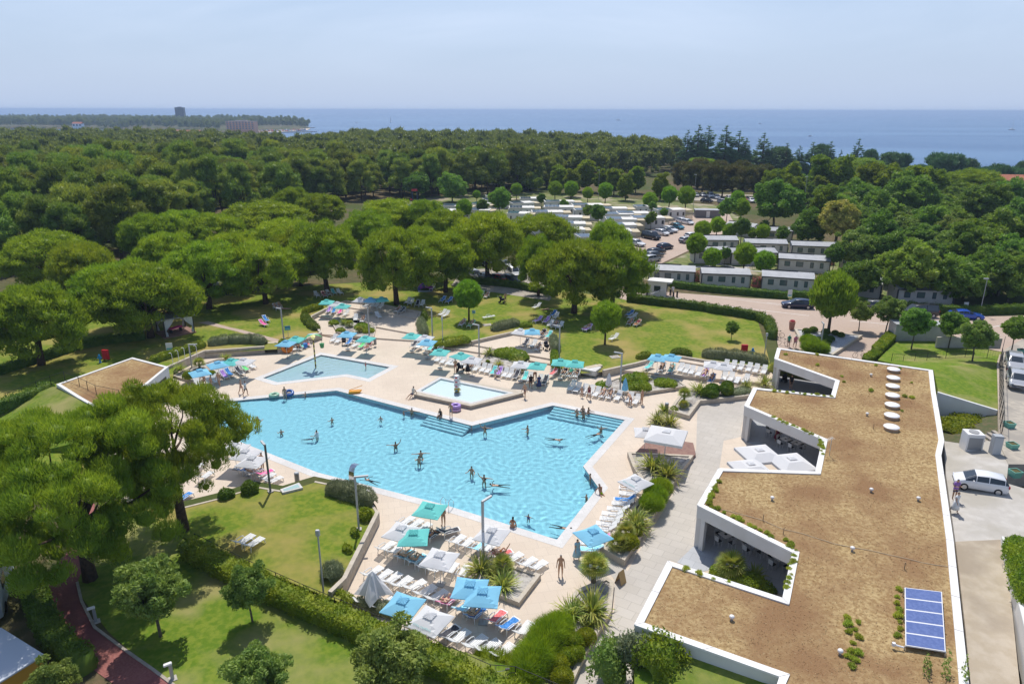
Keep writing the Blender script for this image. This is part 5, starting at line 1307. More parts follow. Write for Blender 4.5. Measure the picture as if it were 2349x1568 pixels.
for i,(c,x,y,s,z,d)in enumerate((('e5',610,330,1.25,.45,'in the lower part of the long raised bed'),('e5',275,1020,1.45,.3,'big, beside the huge grass mound'),('e5',120,1050,1.2,.3,'left of the big one above the grass mound'),('e5',260,1120,.6,.3,'small, below the big one'),('e4',1840,740,1.5,.45,'left one of the large pair by the timber deck'),('e4',1960,800,1.5,.45,'right one of the large pair by the timber deck'),('e4',1880,350,1.1,.1,'left above the large white parasol'),('e4',1985,370,1.2,.1,'right above the large white parasol'),('e4',1930,260,.8,.1,'small, beside the bin above the parasol'),('e3',1460,640,1.15,.3,'at the lamp foot in the near square bed'),('e3',1640,770,1.1,.3,'in the middle of the near square bed'),('e3',1560,680,.8,.3,'small, in the near square bed'),('d4',1045,1240,1.35,.4,'tall, in the angular bed'),('d4',1620,1170,1.2,.2,'beside the pavilion entrance'),('d4',1460,1190,.9,.4,'near the pavilion, right end of the angular bed'),('d3',870,790,1.0,.45,'left end of the gravel bed'),('d3',975,895,.7,.45,'front of the gravel bed'),('d3',1180,880,.9,.45,'behind the white parasol in the gravel bed'),('d3',1225,940,.7,.45,'right tip of the gravel bed'),('d2',1075,470,.9,.45,'in the bed under the upper terrace'),('d2',1160,590,.6,.4,'front of the bed under the upper terrace'),('d1',1490,660,1.0,.4,'beside the shower lamp'),('d1',1870,560,.8,.4,'behind the turquoise parasol near the showers'),('d4',560,1110,.9,.3,'among the curved bed mounds'),('e5',1530,740,.8,.2,'in the shade of the front notch'),('e4',1725,1240,1.0,.45,'lower middle of the long raised bed'))):
 b=g(c,x,y,z);SPK[i%2].place(b,rn.uniform(0,6),s*.84,'sword leaf plant '+d,'plant','sword leaf plants in the beds')
PM,PMT=Proto(palm(1)),Proto(palm(2,1.2,44,.9))
for c,x,y,s,z,p,d in(('e5',1345,720,1.25,.2,PM,'in the front notch of the pavilion'),('e5',285,790,1.1,.3,PMT,'with a trunk, left of the folding board'),('e5',475,530,.95,.45,PM,'at the foot of the long raised bed'),('e5',535,440,.9,.45,PM,'second from the foot of the long raised bed'),('e3',1640,640,.95,.3,PM,'in the near square bed'),('d4',905,1320,.8,.4,PMT,'at the tip of the angular bed'),('d4',900,1370,.7,.4,PM,'low, below the taller one of the angular bed'),('d2',1130,500,.8,.4,PM,'in the terrace bed'),('d2',1230,555,.7,.4,PM,'smaller, in the terrace bed'),('d1',1650,625,.9,.4,PM,'behind the parasols by the showers'),('d4',1700,1100,.9,.2,PMT,'beside the first pavilion wing')):
 p.place(g(c,x,y,z),rn.uniform(0,6),s,'fan palm '+d,'palm','fan palms in the beds')
hedge('shrubs in the shade of the front notch',gp('e5',[(1190,660),(1300,700),(1450,760),(1600,800),(1690,850)],.4),1.5,.8,L_HEDGE,round_=True,z=.0)
hedge('low rosemary in the angular bed below the balls',gp('d4',[(1320,1250),(1420,1230),(1490,1220)],.5),1.4,.6,L_SILVER,round_=True,z=.4,wd=.04,ln=.25,up=.8)
hedge('low green cover at the tip of the angular bed',gp('d4',[(790,1385),(850,1380)],.5),.9,.5,L_HEDGE,round_=True,z=.4)
for i,(x,y)in enumerate(((515,1350),(100,1310),(930,1350),(1010,1200))):
 c='c3';b=g(c,x,y,1);b.z=LZ;hedge(f'pink flowering oleander by the grey cabins, {ORD[i]} from the left',[b+Vector((-1,0,0)),b+Vector((1,.3,0))],1.6,2.0,L_PINK,round_=True,lump=.2,name='bush',cat='bush',group='oleanders by the cabins')
m_tuft=leafmat('stonecrop',(.36,.44,.05),(.48,.52,.08),4,.3,.2)
rg=np.random.RandomState(4);V,F=foliage(rg,[(0,0,.06),(.12,.05,.05),(-.1,.08,.05)],[.17,.13,.12],60,.12,.05,up=.8,out=.6,rnd=.4,inner=.7)
TU=Proto(link('roof_tuft',npmesh('roof_tuft',V,F,m_tuft)))
TL=[('e5',q,s)for q,s in((((1250,15),(1165,180),12),'along the left edge of the third wing'),(((1205,205),(1235,220),2),'at the corner of the third wing'),(((1310,255),(1665,435),9),'along the edge above the front notch'),(((1790,465),(1835,540),4),'at the tip of the front notch'),(((1835,590),(1780,820),8),'along the right side of the front notch'),(((1000,690),(1320,795),4),'behind the lower edge of the front notch'))]+[('d5',q,s)for q,s in((((20,1040),(490,1085),10),'along the edge below the first notch'),(((20,1260),(330,1400),9),'along the edge above the second notch'),(((400,1420),(425,1560),7),'along the right side of the second notch'))]+[('e6',q,s)for q,s in((((90,1110),(120,1450),7),'in the left column below the cable'),(((155,1140),(145,1410),6),'in the right column below the cable'),(((445,930),(440,1240),8),'along the left of the solar array'))]
for c,(a,b,n),s in TL:
 for k in range(n):
  p=g(c,a[0]+(b[0]-a[0])*k/max(1,n-1),a[1]+(b[1]-a[1])*k/max(1,n-1),ROOFZ-.09)+Vector((rn.uniform(-.12,.12),rn.uniform(-.12,.12),0))
  TU.place(p,rn.uniform(0,6),rn.uniform(.6,1.25),f'green stonecrop tuft, {ORD[k]} of the row {s}','plant','stonecrop tufts on the pavilion roof')
for i,(x,y)in enumerate(((118,738),(383,825),(585,918),(600,962),(820,1035),(1096,1083),(1160,1095),(1160,970),(1082,1203),(1062,850),(862,825),(375,738))):
 TU.place(g('d5',x,y,ROOFZ-.09),i,rn.uniform(.7,1.3),f'stray green tuft on the far dry roof, number {ORD[i]} counted from the left','plant','stray tufts on the far roof')
def stalks():
 rg=np.random.RandomState(12);lp=offset(ccw(ROOF),-.55);xs=[p.x for p in lp];ys=[p.y for p in lp];n=90000
 X=rg.uniform(min(xs),max(xs),n);Y=rg.uniform(max(min(ys),14),max(ys),n);ins=np.zeros(n,bool)
 for i in range(len(lp)):
  a,b=lp[i-1],lp[i];ins^=((a.y>Y)!=(b.y>Y))&(X<(b.x-a.x)*(Y-a.y)/(b.y-a.y+1e-12)+a.x)
 X,Y=X[ins],Y[ins];n=len(X);p=np.stack([X,Y,np.full(n,ROOFZ-.095)],1)
 ax=norm(rg.normal(size=(n,3))*np.array([1,1,.25])+np.array([0,0,.35]));sd=norm(np.cross(ax,rg.normal(size=(n,3))));l=rg.uniform(.05,.16,n)[:,None]
 V=np.stack([p-sd*.016,p+sd*.016,p+ax*l],1).reshape(-1,3)
 tag(link('dry_grass',npmesh('dry_grass',V,np.arange(n*3).reshape(-1,3),[m_sedum,M('straw',(.48,.36,.20),.9),M('rust_stalk',(.26,.12,.05),.9)],rg.randint(0,3,n))),'dry stonecrop stalks covering the pavilion roof','dry plants',kind='stuff')
stalks()
m_plas=M('white_plastic',(.76,.76,.75),.45,spec=.4)
def lounger(flat=False):
 r=empty('sun_lounger');a=RAD(4 if flat else 38);hx,hz=.22,.34
 s=MB()
 for i in range(11):
  y=-.93+i*.1045;s.box(-.27,.27,y,y+.075,.325,.345)
 for x in(-.29,.27):s.box(x,x+.02,-.95,.22,.315,.35)
 s.build('seat',m_plas,r)
 b=MB();T=Matrix.Translation((0,hx,hz))@Matrix.Rotation(a,4,'X')
 for i in range(7):b.box(-.25,.25,.04+i*.1,.04+i*.1+.072,-.01,.012,0,T)
 b.box(-.28,-.245,0,.76,-.015,.02,0,T);b.box(.245,.28,0,.76,-.015,.02,0,T);b.box(-.25,.25,.735,.78,-.015,.02,0,T)
 b.build('backrest',m_plas,r)
 for sx in(-1,1):
  arm=MB();x=.325*sx
  arm.tube([(x,-.35,.34),(x,-.28,.5),(x,-.1,.56),(x,.3,.55),(x,.42,.45),(x,.45,.3)],.028,6);arm.build('armrest',m_plas,r)
  for y0,y1 in((-.85,-.78),(.45,.38)):
   l=MB();l.tube([(x*.9,y1,.34),(x*.95,(y0+y1)/2,.17),(x,y0,0)],[.035,.03,.026],6);l.build('leg',m_plas,r)
 return Proto(r)
LG,LF=lounger(),lounger(True)
TOWC={'b':(.03,.16,.42),'k':(.03,.03,.04),'p':(.62,.08,.26),'r':(.55,.12,.12),'c':(.25,.55,.75),'v':(.30,.16,.45),'g':(.10,.50,.14),'w':(.7,.7,.68),'t':(.1,.45,.42),'o':(.62,.25,.06)}
def towel_mesh():
 rg=np.random.RandomState(2);prof=[(-.80,.372),(-.5,.36),(-.2,.362),(.1,.366),(.24,.385),(.42,.52),(.62,.675),(.80,.815),(.86,.80)]
 vs,fs=[],[]
 for i,(y,z)in enumerate(prof):
  for j in range(7):
   x=-.3+.1*j;vs.append((x+rg.normal()*.008,y+rg.normal()*.015,z+.01*math.sin(j*2+i)+.008-(.07 if j in(0,6)else 0)))
 for i in range(8):
  for j in range(6):fs.append((i*7+j,i*7+j+1,(i+1)*7+j+1,(i+1)*7+j))
 mb=MB();mb.add(vs,fs);o=mb.build('towel',M('towel_cloth',(.03,.16,.42),.95),None,True);return Proto(o)
TOWEL=towel_mesh()
LOUNGERS={}
COLN={'b':'blue','k':'black','p':'pink','r':'red','c':'pale blue','v':'purple','g':'green','w':'white','t':'teal','o':'orange'}
def row(key,where,crop,items,z=None):
 for i,it in enumerate(items):
  fx,fy,hx,hy=it[:4];fl=it[4]if len(it)>4 else ''
  mid=ground_at(crop,(fx+hx)/2,(fy+hy)/2+4)if z is None else g(crop,(fx+hx)/2,(fy+hy)/2,z)
  zz=mid.z;a,b=g(crop,fx,fy,zz+.33),g(crop,hx,hy,zz+.33);d=b-a;c=(a+b)/2;ang=math.atan2(d.y,d.x)-math.pi/2
  nm='only' if len(items)==1 else ORD[i]
  lab=f'white plastic lounger, {nm} from the left {where}' if len(items)>1 else f'white plastic lounger {where}'
  if 'F' in fl:lab=lab.replace('lounger','lounger lying flat',1)
  LOUNGERS[key,i]=(LF if 'F' in fl else LG).place((c.x,c.y,zz),ang,1.0,lab,'sun lounger','sun loungers '+where)
  tc=[ch for ch in fl if ch in TOWC]
  if tc:
   t=TOWEL.place((c.x,c.y,zz),ang,1.0,f'{COLN[tc[0]]} towel, {nm} lounger {where}'.replace('only ','the '),'towel')
   setmat(t,0,M('towel_'+tc[0],TOWC[tc[0]],.95,tuple(min(1,v*1.5+.04)for v in TOWC[tc[0]]),9))
row('e3a','in the near top row behind the parasols','e3',[(880,205,790,265),(950,232,860,290),(1020,258,930,320),(1085,325,1010,375,'k'),(1270,290,1110,335,'k')])
row('e3b','in the row along the near square bed','e3',[(1305,355,1205,430),(1385,378,1280,458),(1490,405,1385,490,'c'),(1560,420,1460,500),(1690,480,1560,520,'r'),(1770,505,1670,565),(1885,545,1785,610),(1970,570,1868,635)])
row('e3c','in the second row of the near group','e3',[(735,405,610,490),(805,425,690,515),(880,480,790,550,'c'),(985,510,868,588,'c'),(1065,560,960,630),(1150,585,1035,655),(1250,575,1165,690),(1350,600,1270,715)])
row('e3d','in the long third row of the near group','e3',[(630,610,490,705),(705,640,568,735),(780,665,650,755),(870,695,730,790),(970,730,840,800),(1060,770,930,855),(1155,810,1020,895),(1255,840,1125,935,'p')])
row('e3e','beside the folded white parasol','e3',[(590,850,450,910),(690,890,600,940)])
row('e3f','in the row beneath two blue parasols','e3',[(1385,895,1260,985,'c'),(1475,945,1350,1045,'b'),(1645,970,1520,1090,'r'),(1745,1035,1612,1140,'b'),(1865,1065,1748,1190)])
row('e3g','in the last row along the black fence','e3',[(1110,1075,990,1150),(1245,1108,1120,1200,'k'),(1335,1140,1205,1245),(1475,1185,1335,1290),(1570,1230,1450,1305),(1680,1270,1590,1345)])
row('e2p','of the pair on the triangle lawn','e2',[(335,1372,165,1485),(415,1400,245,1510)],LZ)
row('e2l','under the white parasols by the big pine','e2',[(330,765,190,830,'b'),(395,790,270,850,'w'),(505,800,360,862,'p'),(512,835,395,905),(575,865,445,925)],0)
row('e4r','in the slanting row by the long bed','e4',[(1250,1395,1420,1405,'c'),(1260,1342,1440,1352),(1300,1312,1490,1325,'p'),(1365,1225,1535,1245),(1395,1185,1555,1205),(1420,1142,1590,1162),(1430,1100,1610,1120),(1475,1060,1650,1080),(1520,1018,1680,1034),(1530,985,1700,996,'b'),(1575,932,1740,950),(1572,888,1740,908)],0)
row('e4t','in the row before the curved bed','e4',[(1140,95,1205,28),(1190,108,1250,40),(1250,120,1300,53),(1300,128,1358,65),(1345,145,1412,75),(1405,152,1460,88),(1460,162,1520,97),(1525,178,1588,104),(1622,195,1680,122),(1675,208,1738,138)],0)
row('d3r','in the long row before the gravel bed','d3',[(315,862,382,797),(367,882,435,812),(422,896,502,828),(465,910,542,828),(560,915,615,835),(615,930,680,860),(662,938,736,872,'k'),(702,958,786,888),(775,972,846,892),(826,986,902,902),(880,1002,956,922,'t'),(940,1012,1016,927,'v'),(1000,1027,1076,940),(1050,1037,1130,950),(1110,1047,1196,956,'k'),(1215,1067,1276,975,'t'),(1270,1078,1330,985),(1360,1102,1426,1005),(1412,1108,1486,1015,'k')])
row('d3c','under the turquoise pair by the steps','d3',[(1500,997,1580,945,'r'),(1615,1010,1690,930,'k'),(1680,1025,1745,950),(1742,1035,1815,945)])
row('d3u','under parasols at the middle lawn corner','d3',[(62,710,140,650,'k'),(110,722,200,665,'w'),(180,745,265,680),(226,757,310,682,'t'),(345,755,402,695)])
row('d3t','on the middle terrace','d3',[(1210,700,1290,640,'k'),(1285,712,1375,652),(1345,747,1420,690),(1395,602,1465,545,'k'),(1450,617,1530,560,'t')])
row('d3l','scattered over the shaded middle lawn','d3',[(5,255,60,220,'w'),(35,272,100,225),(115,285,150,240,'k'),(160,288,206,240),(268,112,310,82),(345,382,440,340),(380,397,475,352),(357,242,430,202,'b'),(422,248,500,212,'b'),(555,492,640,440),(640,502,740,450,'g'),(725,120,775,90),(780,178,815,150),(820,200,880,160),(820,402,915,390,'F')],LZ)
row('d3s','in deep shade below the biggest pine','d3',[(1335,300,1400,280),(1345,440,1410,420,'v'),(1440,452,1495,420,'v'),(1475,497,1545,447),(1522,512,1595,457,'k'),(1570,517,1645,467),(1535,412,1590,372),(1500,388,1570,350,'b'),(1840,522,1930,500,'v')],LZ)
row('d2l','on the shaded left lawn','d2',[(285,485,190,450,'p'),(302,447,228,402,'b'),(405,320,335,280),(432,315,380,268),(820,190,760,150),(892,190,840,150,'r'),(940,178,880,135),(990,165,940,125,'t'),(1055,158,1000,132,'w')],LZ)
row('d2u','on the upper terrace beneath the pale parasols','d2',[(880,357,950,305,'v'),(940,368,990,310,'b'),(992,372,1070,320,'p'),(1050,388,1135,335),(1185,440,1200,385),(1247,452,1297,405)])
row('d2f','below the row of three upper parasols','d2',[(1285,290,1360,240),(1330,302,1405,245),(1370,307,1450,250),(1412,317,1496,262),(1460,412,1392,362),(1592,347,1670,305),(1627,357,1716,315,'k')])
row('d2p','before the palm bed','d2',[(925,662,1010,592),(972,678,1056,602),(1080,692,1166,627,'b'),(1147,707,1256,652),(1210,722,1310,662,'g'),(1272,737,1372,672,'r')],0)
row('d2s','beside the orange swim ring','d2',[(585,747,492,692),(647,742,547,682,'k'),(692,722,592,662,'t'),(732,702,640,642,'r')],0)
row('d1r','in the row by the outdoor showers','d1',[(1655,778,1618,745),(1745,778,1708,715),(1802,768,1755,698),(1892,722,1820,672,'v'),(1928,702,1862,657,'b'),(2020,692,1940,642,'k'),(2066,662,1985,612,'g'),(2120,640,2035,590)],0)
row('d4p','under the twin blue parasols','d4',[(550,1027,640,980,'t'),(680,1047,740,985,'k'),(765,1062,825,1000,'t')])
row('d4f','on the right terrace front row','d4',[(855,1057,900,987),(900,1072,950,997),(950,1082,1000,1007),(1010,1097,1065,1022),(1062,1102,1120,1040,'v'),(1118,1150,1180,1087,'b'),(1245,1132,1282,1062),(1297,1142,1346,1067),(1352,1157,1400,1092,'F'),(1427,1157,1480,1087)])
row('d4b','on the right terrace back row','d4',[(1252,1027,1300,957),(1322,1037,1366,962),(1382,1047,1436,972),(1457,1057,1506,982),(1517,1072,1570,990),(1592,1082,1636,1002)])
row('d4l','on the lawn by the round young pine','d4',[(15,682,92,652,'v'),(236,767,335,732),(385,552,470,522,'b'),(400,572,502,552),(396,637,466,592,'k'),(452,647,536,602,'o')],LZ)
row('e1h','half hidden beneath the foreground pines','e1',[(830,130,750,200),(900,165,820,235),(970,200,890,265),(1060,180,985,240),(1130,230,1060,285,'b'),(1290,265,1220,310,'b'),(700,210,640,260),(1380,60,1310,110),(1440,120,1370,170)],0)
UC={'W':('white',(.74,.74,.75)),'B':('sky blue',(.27,.60,.80)),'T':('turquoise',(.19,.64,.60))}
def canopymat(k):
 nm,c=UC[k];key='parasol_'+nm
 if key in MATS:return MATS[key]
 m,N,L=nt(key);out=N.new('ShaderNodeOutputMaterial');d=N.new('ShaderNodeBsdfDiffuse');t=N.new('ShaderNodeBsdfTranslucent');x=N.new('ShaderNodeMixShader');x.inputs[0].default_value=.25
 d.inputs[0].default_value=(*c,1);t.inputs[0].default_value=(*c,1);L.new(d.outputs[0],x.inputs[1]);L.new(t.outputs[0],x.inputs[2]);L.new(x.outputs[0],out.inputs[0]);MATS[key]=m;return m
m_pole=M('parasol_pole',(.62,.60,.58),.5)
def parasol():
 r=empty('parasol');S=1.03
 mb=MB();mb.box(-.28,.28,-.28,.28,0,.06);mb.tube([(0,0,.06),(0,0,.3)],.035,8);mb.build('base',M('parasol_base',(.36,.35,.34),.8),r)
 mb=MB();mb.tube([(0,0,.06),(0,0,2.42)],.022,8);mb.build('pole',m_pole,r)
 vs,fs=[],[]
 n=8
 for i in range(n+1):
  for j in range(n+1):
   u,v=i/n*2-1,j/n*2-1;q=max(abs(u),abs(v));diag=1-abs(abs(u)-abs(v))
   z=2.44-.46*q-.05*(1-diag)*q
   e=1-.045*(1-abs(u))*(abs(v)>.99);f=1-.045*(1-abs(v))*(abs(u)>.99)
   vs.append((u*S*f,v*S*e,z))
 for i in range(n):
  for j in range(n):fs.append((i*(n+1)+j,(i+1)*(n+1)+j,(i+1)*(n+1)+j+1,i*(n+1)+j+1))
 mb=MB();mb.add(vs,fs)
 ed=[(S,S),(-S,S),(-S,-S),(S,-S)]
 for(ax,ay),(bx,by)in zip(ed,ed[1:]+ed[:1]):
  k=len(mb.v);p=[(ax,ay,1.98),((ax+bx)/2*.955,(ay+by)/2*.955,1.93),(bx,by,1.98)]
  mb.add(p+[(x,y,z-.05)for x,y,z in p],[(0,1,4,3),(1,2,5,4)])
 cn=mb.build('canopy',canopymat('W'),r)
 vs=[(0,0,2.53)];fs=[];m=24
 for k in range(m):
  a=2*math.pi*k/m;q=.31/max(abs(math.cos(a)),abs(math.sin(a)));up=.035 if k%2 else-.02
  vs.append((math.cos(a)*q,math.sin(a)*q,2.44-.46*.30+.075+up))
 for k in range(m):fs.append((0,1+k,1+(k+1)%m))
 mb=MB();mb.add(vs,fs);v=mb.build('vent',canopymat('W'),cn)
 return r
PA=Proto(parasol())
def uplace(c,x,y,k,dx=1,dy=.12,d='',s=1.0,text=False):
 base=ground_at(c,x,y+60*CROPS[c][2]/2);z=base.z
 p=g(c,x,y,z+2.3*s);a,b=g(c,x-40*dx,y-40*dy,z+2.2),g(c,x+40*dx,y+40*dy,z+2.2)
 o=PA.place((p.x,p.y,z),math.atan2((b-a).y,(b-a).x),s,f'{UC[k][0]} square parasol {d}','parasol','square parasols around the pools')
 cn=[q for q in COL.objects if q.parent==o and q.name.startswith('canopy')][0]
 setmat(cn,0,canopymat(k))
 for q in COL.objects:
  if q.parent==cn:setmat(q,0,canopymat(k))
 if text:
  cu=bpy.data.curves.new('lettering','FONT');cu.body='ISTRA CAMPING';cu.size=.17;cu.align_x='CENTER';cu.extrude=.001
  tmp=bpy.data.objects.new('tmp_text',cu);me=bpy.data.meshes.new_from_object(tmp);bpy.data.objects.remove(tmp)
  t=link('lettering',me,cn);me.materials.append(M('print_teal',(.25,.52,.52),.8));t.location=(0,-.84,2.44-.46*.81+.03);t.rotation_euler=(RAD(24),0,0)
for a in(('e3',1040,105,'T',1,.17,'nearest the pool edge and standing woman'),('e3',805,285,'W',1,.25,'overlapping a turquoise one in the near group'),('e3',905,325,'T',1,-.02,'under the overlapping white one in the near group'),('e3',1120,505,'W',1,.22,'in the middle of the near group'),('e3',1550,305,'W',1,.25,'by the tall lamp at the pool rim'),('e3',818,885,'B',1,.28,'beside the folded parasol near the fence'),('e3',1040,1010,'W',1,.41,'with teal lettering nearest the fence',1.0,True),('e3',1370,745,'B',1,.09,'upper one of the overlapping blue pair'),('e3',1475,805,'B',1,.07,'lower one of the overlapping blue pair'),('e4',1350,1255,'B',1,.83,'beside the long raised bed'),('e4',1703,820,'W',1,.53,'with faint lettering by the long raised bed',1.0,True),('e4',1785,412,'W',1,.05,'small one left of the large white parasol'),('e2',325,695,'W',1,.1,'in front by the man under the pine'),('e2',265,635,'W',1,.1,'middle of three beside the big pine'),('e2',165,580,'W',1,.1,'farthest of three beside the big pine'),('d3',70,577,'T',1,.08,'leftmost of three at the middle lawn corner'),('d3',205,597,'W',1,.08,'between turquoise and blue at the middle lawn corner'),('d3',230,642,'B',1,.08,'front of three at the middle lawn corner'),('d3',362,742,'T',1,.08,'at the left end of the long row'),('d3',582,777,'T',1,.3,'tilted, before the gravel bed'),('d3',695,822,'W',1,.1,'before the gravel bed lamp'),('d3',1200,868,'W',1,.08,'at the right end of the gravel bed'),('d3',1368,882,'T',1,.08,'above the stroller at the row end'),('d3',1612,845,'T',1,.05,'left of the pair by the stone steps'),('d3',1760,860,'T',1,.05,'right of the pair by the stone steps'),('d3',1195,532,'W',1,.1,'on the middle terrace'),('d3',1318,532,'B',1,.0,'on the middle terrace'),('d2',890,230,'T',1,.0,'highest one at the upper terrace corner'),('d2',1000,252,'W',1,.1,'between two turquoise ones at the upper terrace'),('d2',1052,272,'T',1,.05,'front one at the upper terrace corner'),('d2',1240,207,'W',1,.05,'leftmost of the three in a row at the terrace back'),('d2',1345,208,'B',1,.0,'middle of the three in a row at the terrace back'),('d2',1460,202,'T',1,-.08,'rightmost of the three in a row at the terrace back'),('d2',570,610,'T',1,.08,'behind the orange swim ring'),('d2',470,652,'B',1,.08,'above the orange swim ring'),('d2',1100,560,'B',1,.05,'before the palm bed'),('d2',1293,607,'T',1,.08,'by the bin beside the palm bed'),('d1',1650,657,'B',1,-.2,'nearest the outdoor shower lamp'),('d1',1797,592,'B',1,-.2,'second by the outdoor showers'),('d1',1910,567,'T',1,.1,'by the outdoor showers'),('d1',2010,565,'W',1,.1,'last by the outdoor showers'),('d4',675,907,'B',1,.15,'left of the twin pair on the right terrace'),('d4',795,907,'B',1,.15,'right of the twin pair on the right terrace'),('d4',1165,967,'W',1,.1,'left of the pair on the right terrace'),('d4',1257,985,'W',1,.1,'right of the pair on the right terrace'),('e1',1000,60,'W',1,.1,'hidden behind the foreground pine branches')):
 uplace(*a)
def folded(col,c,x,y,lbl,half=False):
 base=ground_at(c,x,y);r=empty('folded_parasol',base);tag(r,lbl,'parasol','folded parasols')
 mb=MB();mb.tube([(0,0,0),(0,0,2.5)],.022,8);mb.build('pole',m_pole,r)
 mb=MB();n=16;vs=[(0,0,2.5)];fs=[]
 lv=((.10,2.3),(.2,1.8),(.30,1.25),(.26,1.0))if not half else((.18,2.3),(.42,1.9),(.75,1.35),(.95,1.0))
 for rr,z in lv:
  for k in range(n):
   a=2*math.pi*k/n;f=1+(.35 if k%4==0 else-.3 if k%4==2 else 0)*(1.0 if half else .6);vs.append((rr*f*math.cos(a),rr*f*math.sin(a),z-(.25 if half and k%4==0 and rr>.4 else 0)))
 for k in range(n):fs.append((0,1+k,1+(k+1)%n))
 for i in range(len(lv)-1):
  for k in range(n):fs.append((1+i*n+k,1+(i+1)*n+k,1+(i+1)*n+(k+1)%n,1+i*n+(k+1)%n))
 mb.add(vs,fs);mb.build('canopy',canopymat(col),r)
folded('W','e3',585,910,'half folded white parasol hanging in points near the fence',True)
folded('W','d4',235,1245,'closed white parasol in the row before the curved bed')
folded('B','d4',378,1290,'closed sky blue parasol beside the bending man')
def bigsol(c,x,y,s,rz,lbl,z=0.0):
 p=g(c,x,y,z+2.75);r=empty('market_parasol',(p.x,p.y,z),rz);tag(r,lbl,'parasol','large white market parasols')
 mb=MB();mb.box(-.45,.45,-.45,.45,0,.09);mb.build('base',M('parasol_base',(.36,.35,.34),.8),r)
 mb=MB();mb.tube([(0,0,.05),(0,0,2.9)],.045,8);mb.build('pole',m_pole,r)
 mb=MB();h=s/2;q=[(-h,-h),(h,-h),(h,h),(-h,h)];t=.42
 mb.add([(a,b,2.45)for a,b in q]+[(a*t,b*t,2.83)for a,b in q]+[(a,b,2.22)for a,b in q],[(0,1,5,4),(1,2,6,5),(2,3,7,6),(3,0,4,7),(4,5,6,7)]+[(8+i,8+(i+1)%4,(i+1)%4,i)for i in range(4)])
 cn=mb.build('canopy',canopymat('W'),r)
 mb=MB();u=.2;mb.add([(a*u*1.1,b*u*1.1,2.9)for a,b in q]+[(a*u*.3,b*u*.3,3.0)for a,b in q],[(0,1,5,4),(1,2,6,5),(2,3,7,6),(3,0,4,7),(4,5,6,7)]);mb.build('vent',canopymat('W'),cn)
bigsol('e4',1955,435,3.3,RAD(-22),'large white parasol with overhanging valance above the timber deck',.3)
bigsol('P',1742,1033,3.0,RAD(12),'upper left of three large white parasols in the second notch')
bigsol('P',1722,1065,2.7,RAD(12),'lower left of three large white parasols in the second notch')
bigsol('P',1816,1053,3.0,RAD(12),'right one of three large white parasols in the second notch')
def V3(a):return Vector(a).normalized()
BONES=['torso','neck','head','armU','armF','hand','thigh','shin','foot','hips']
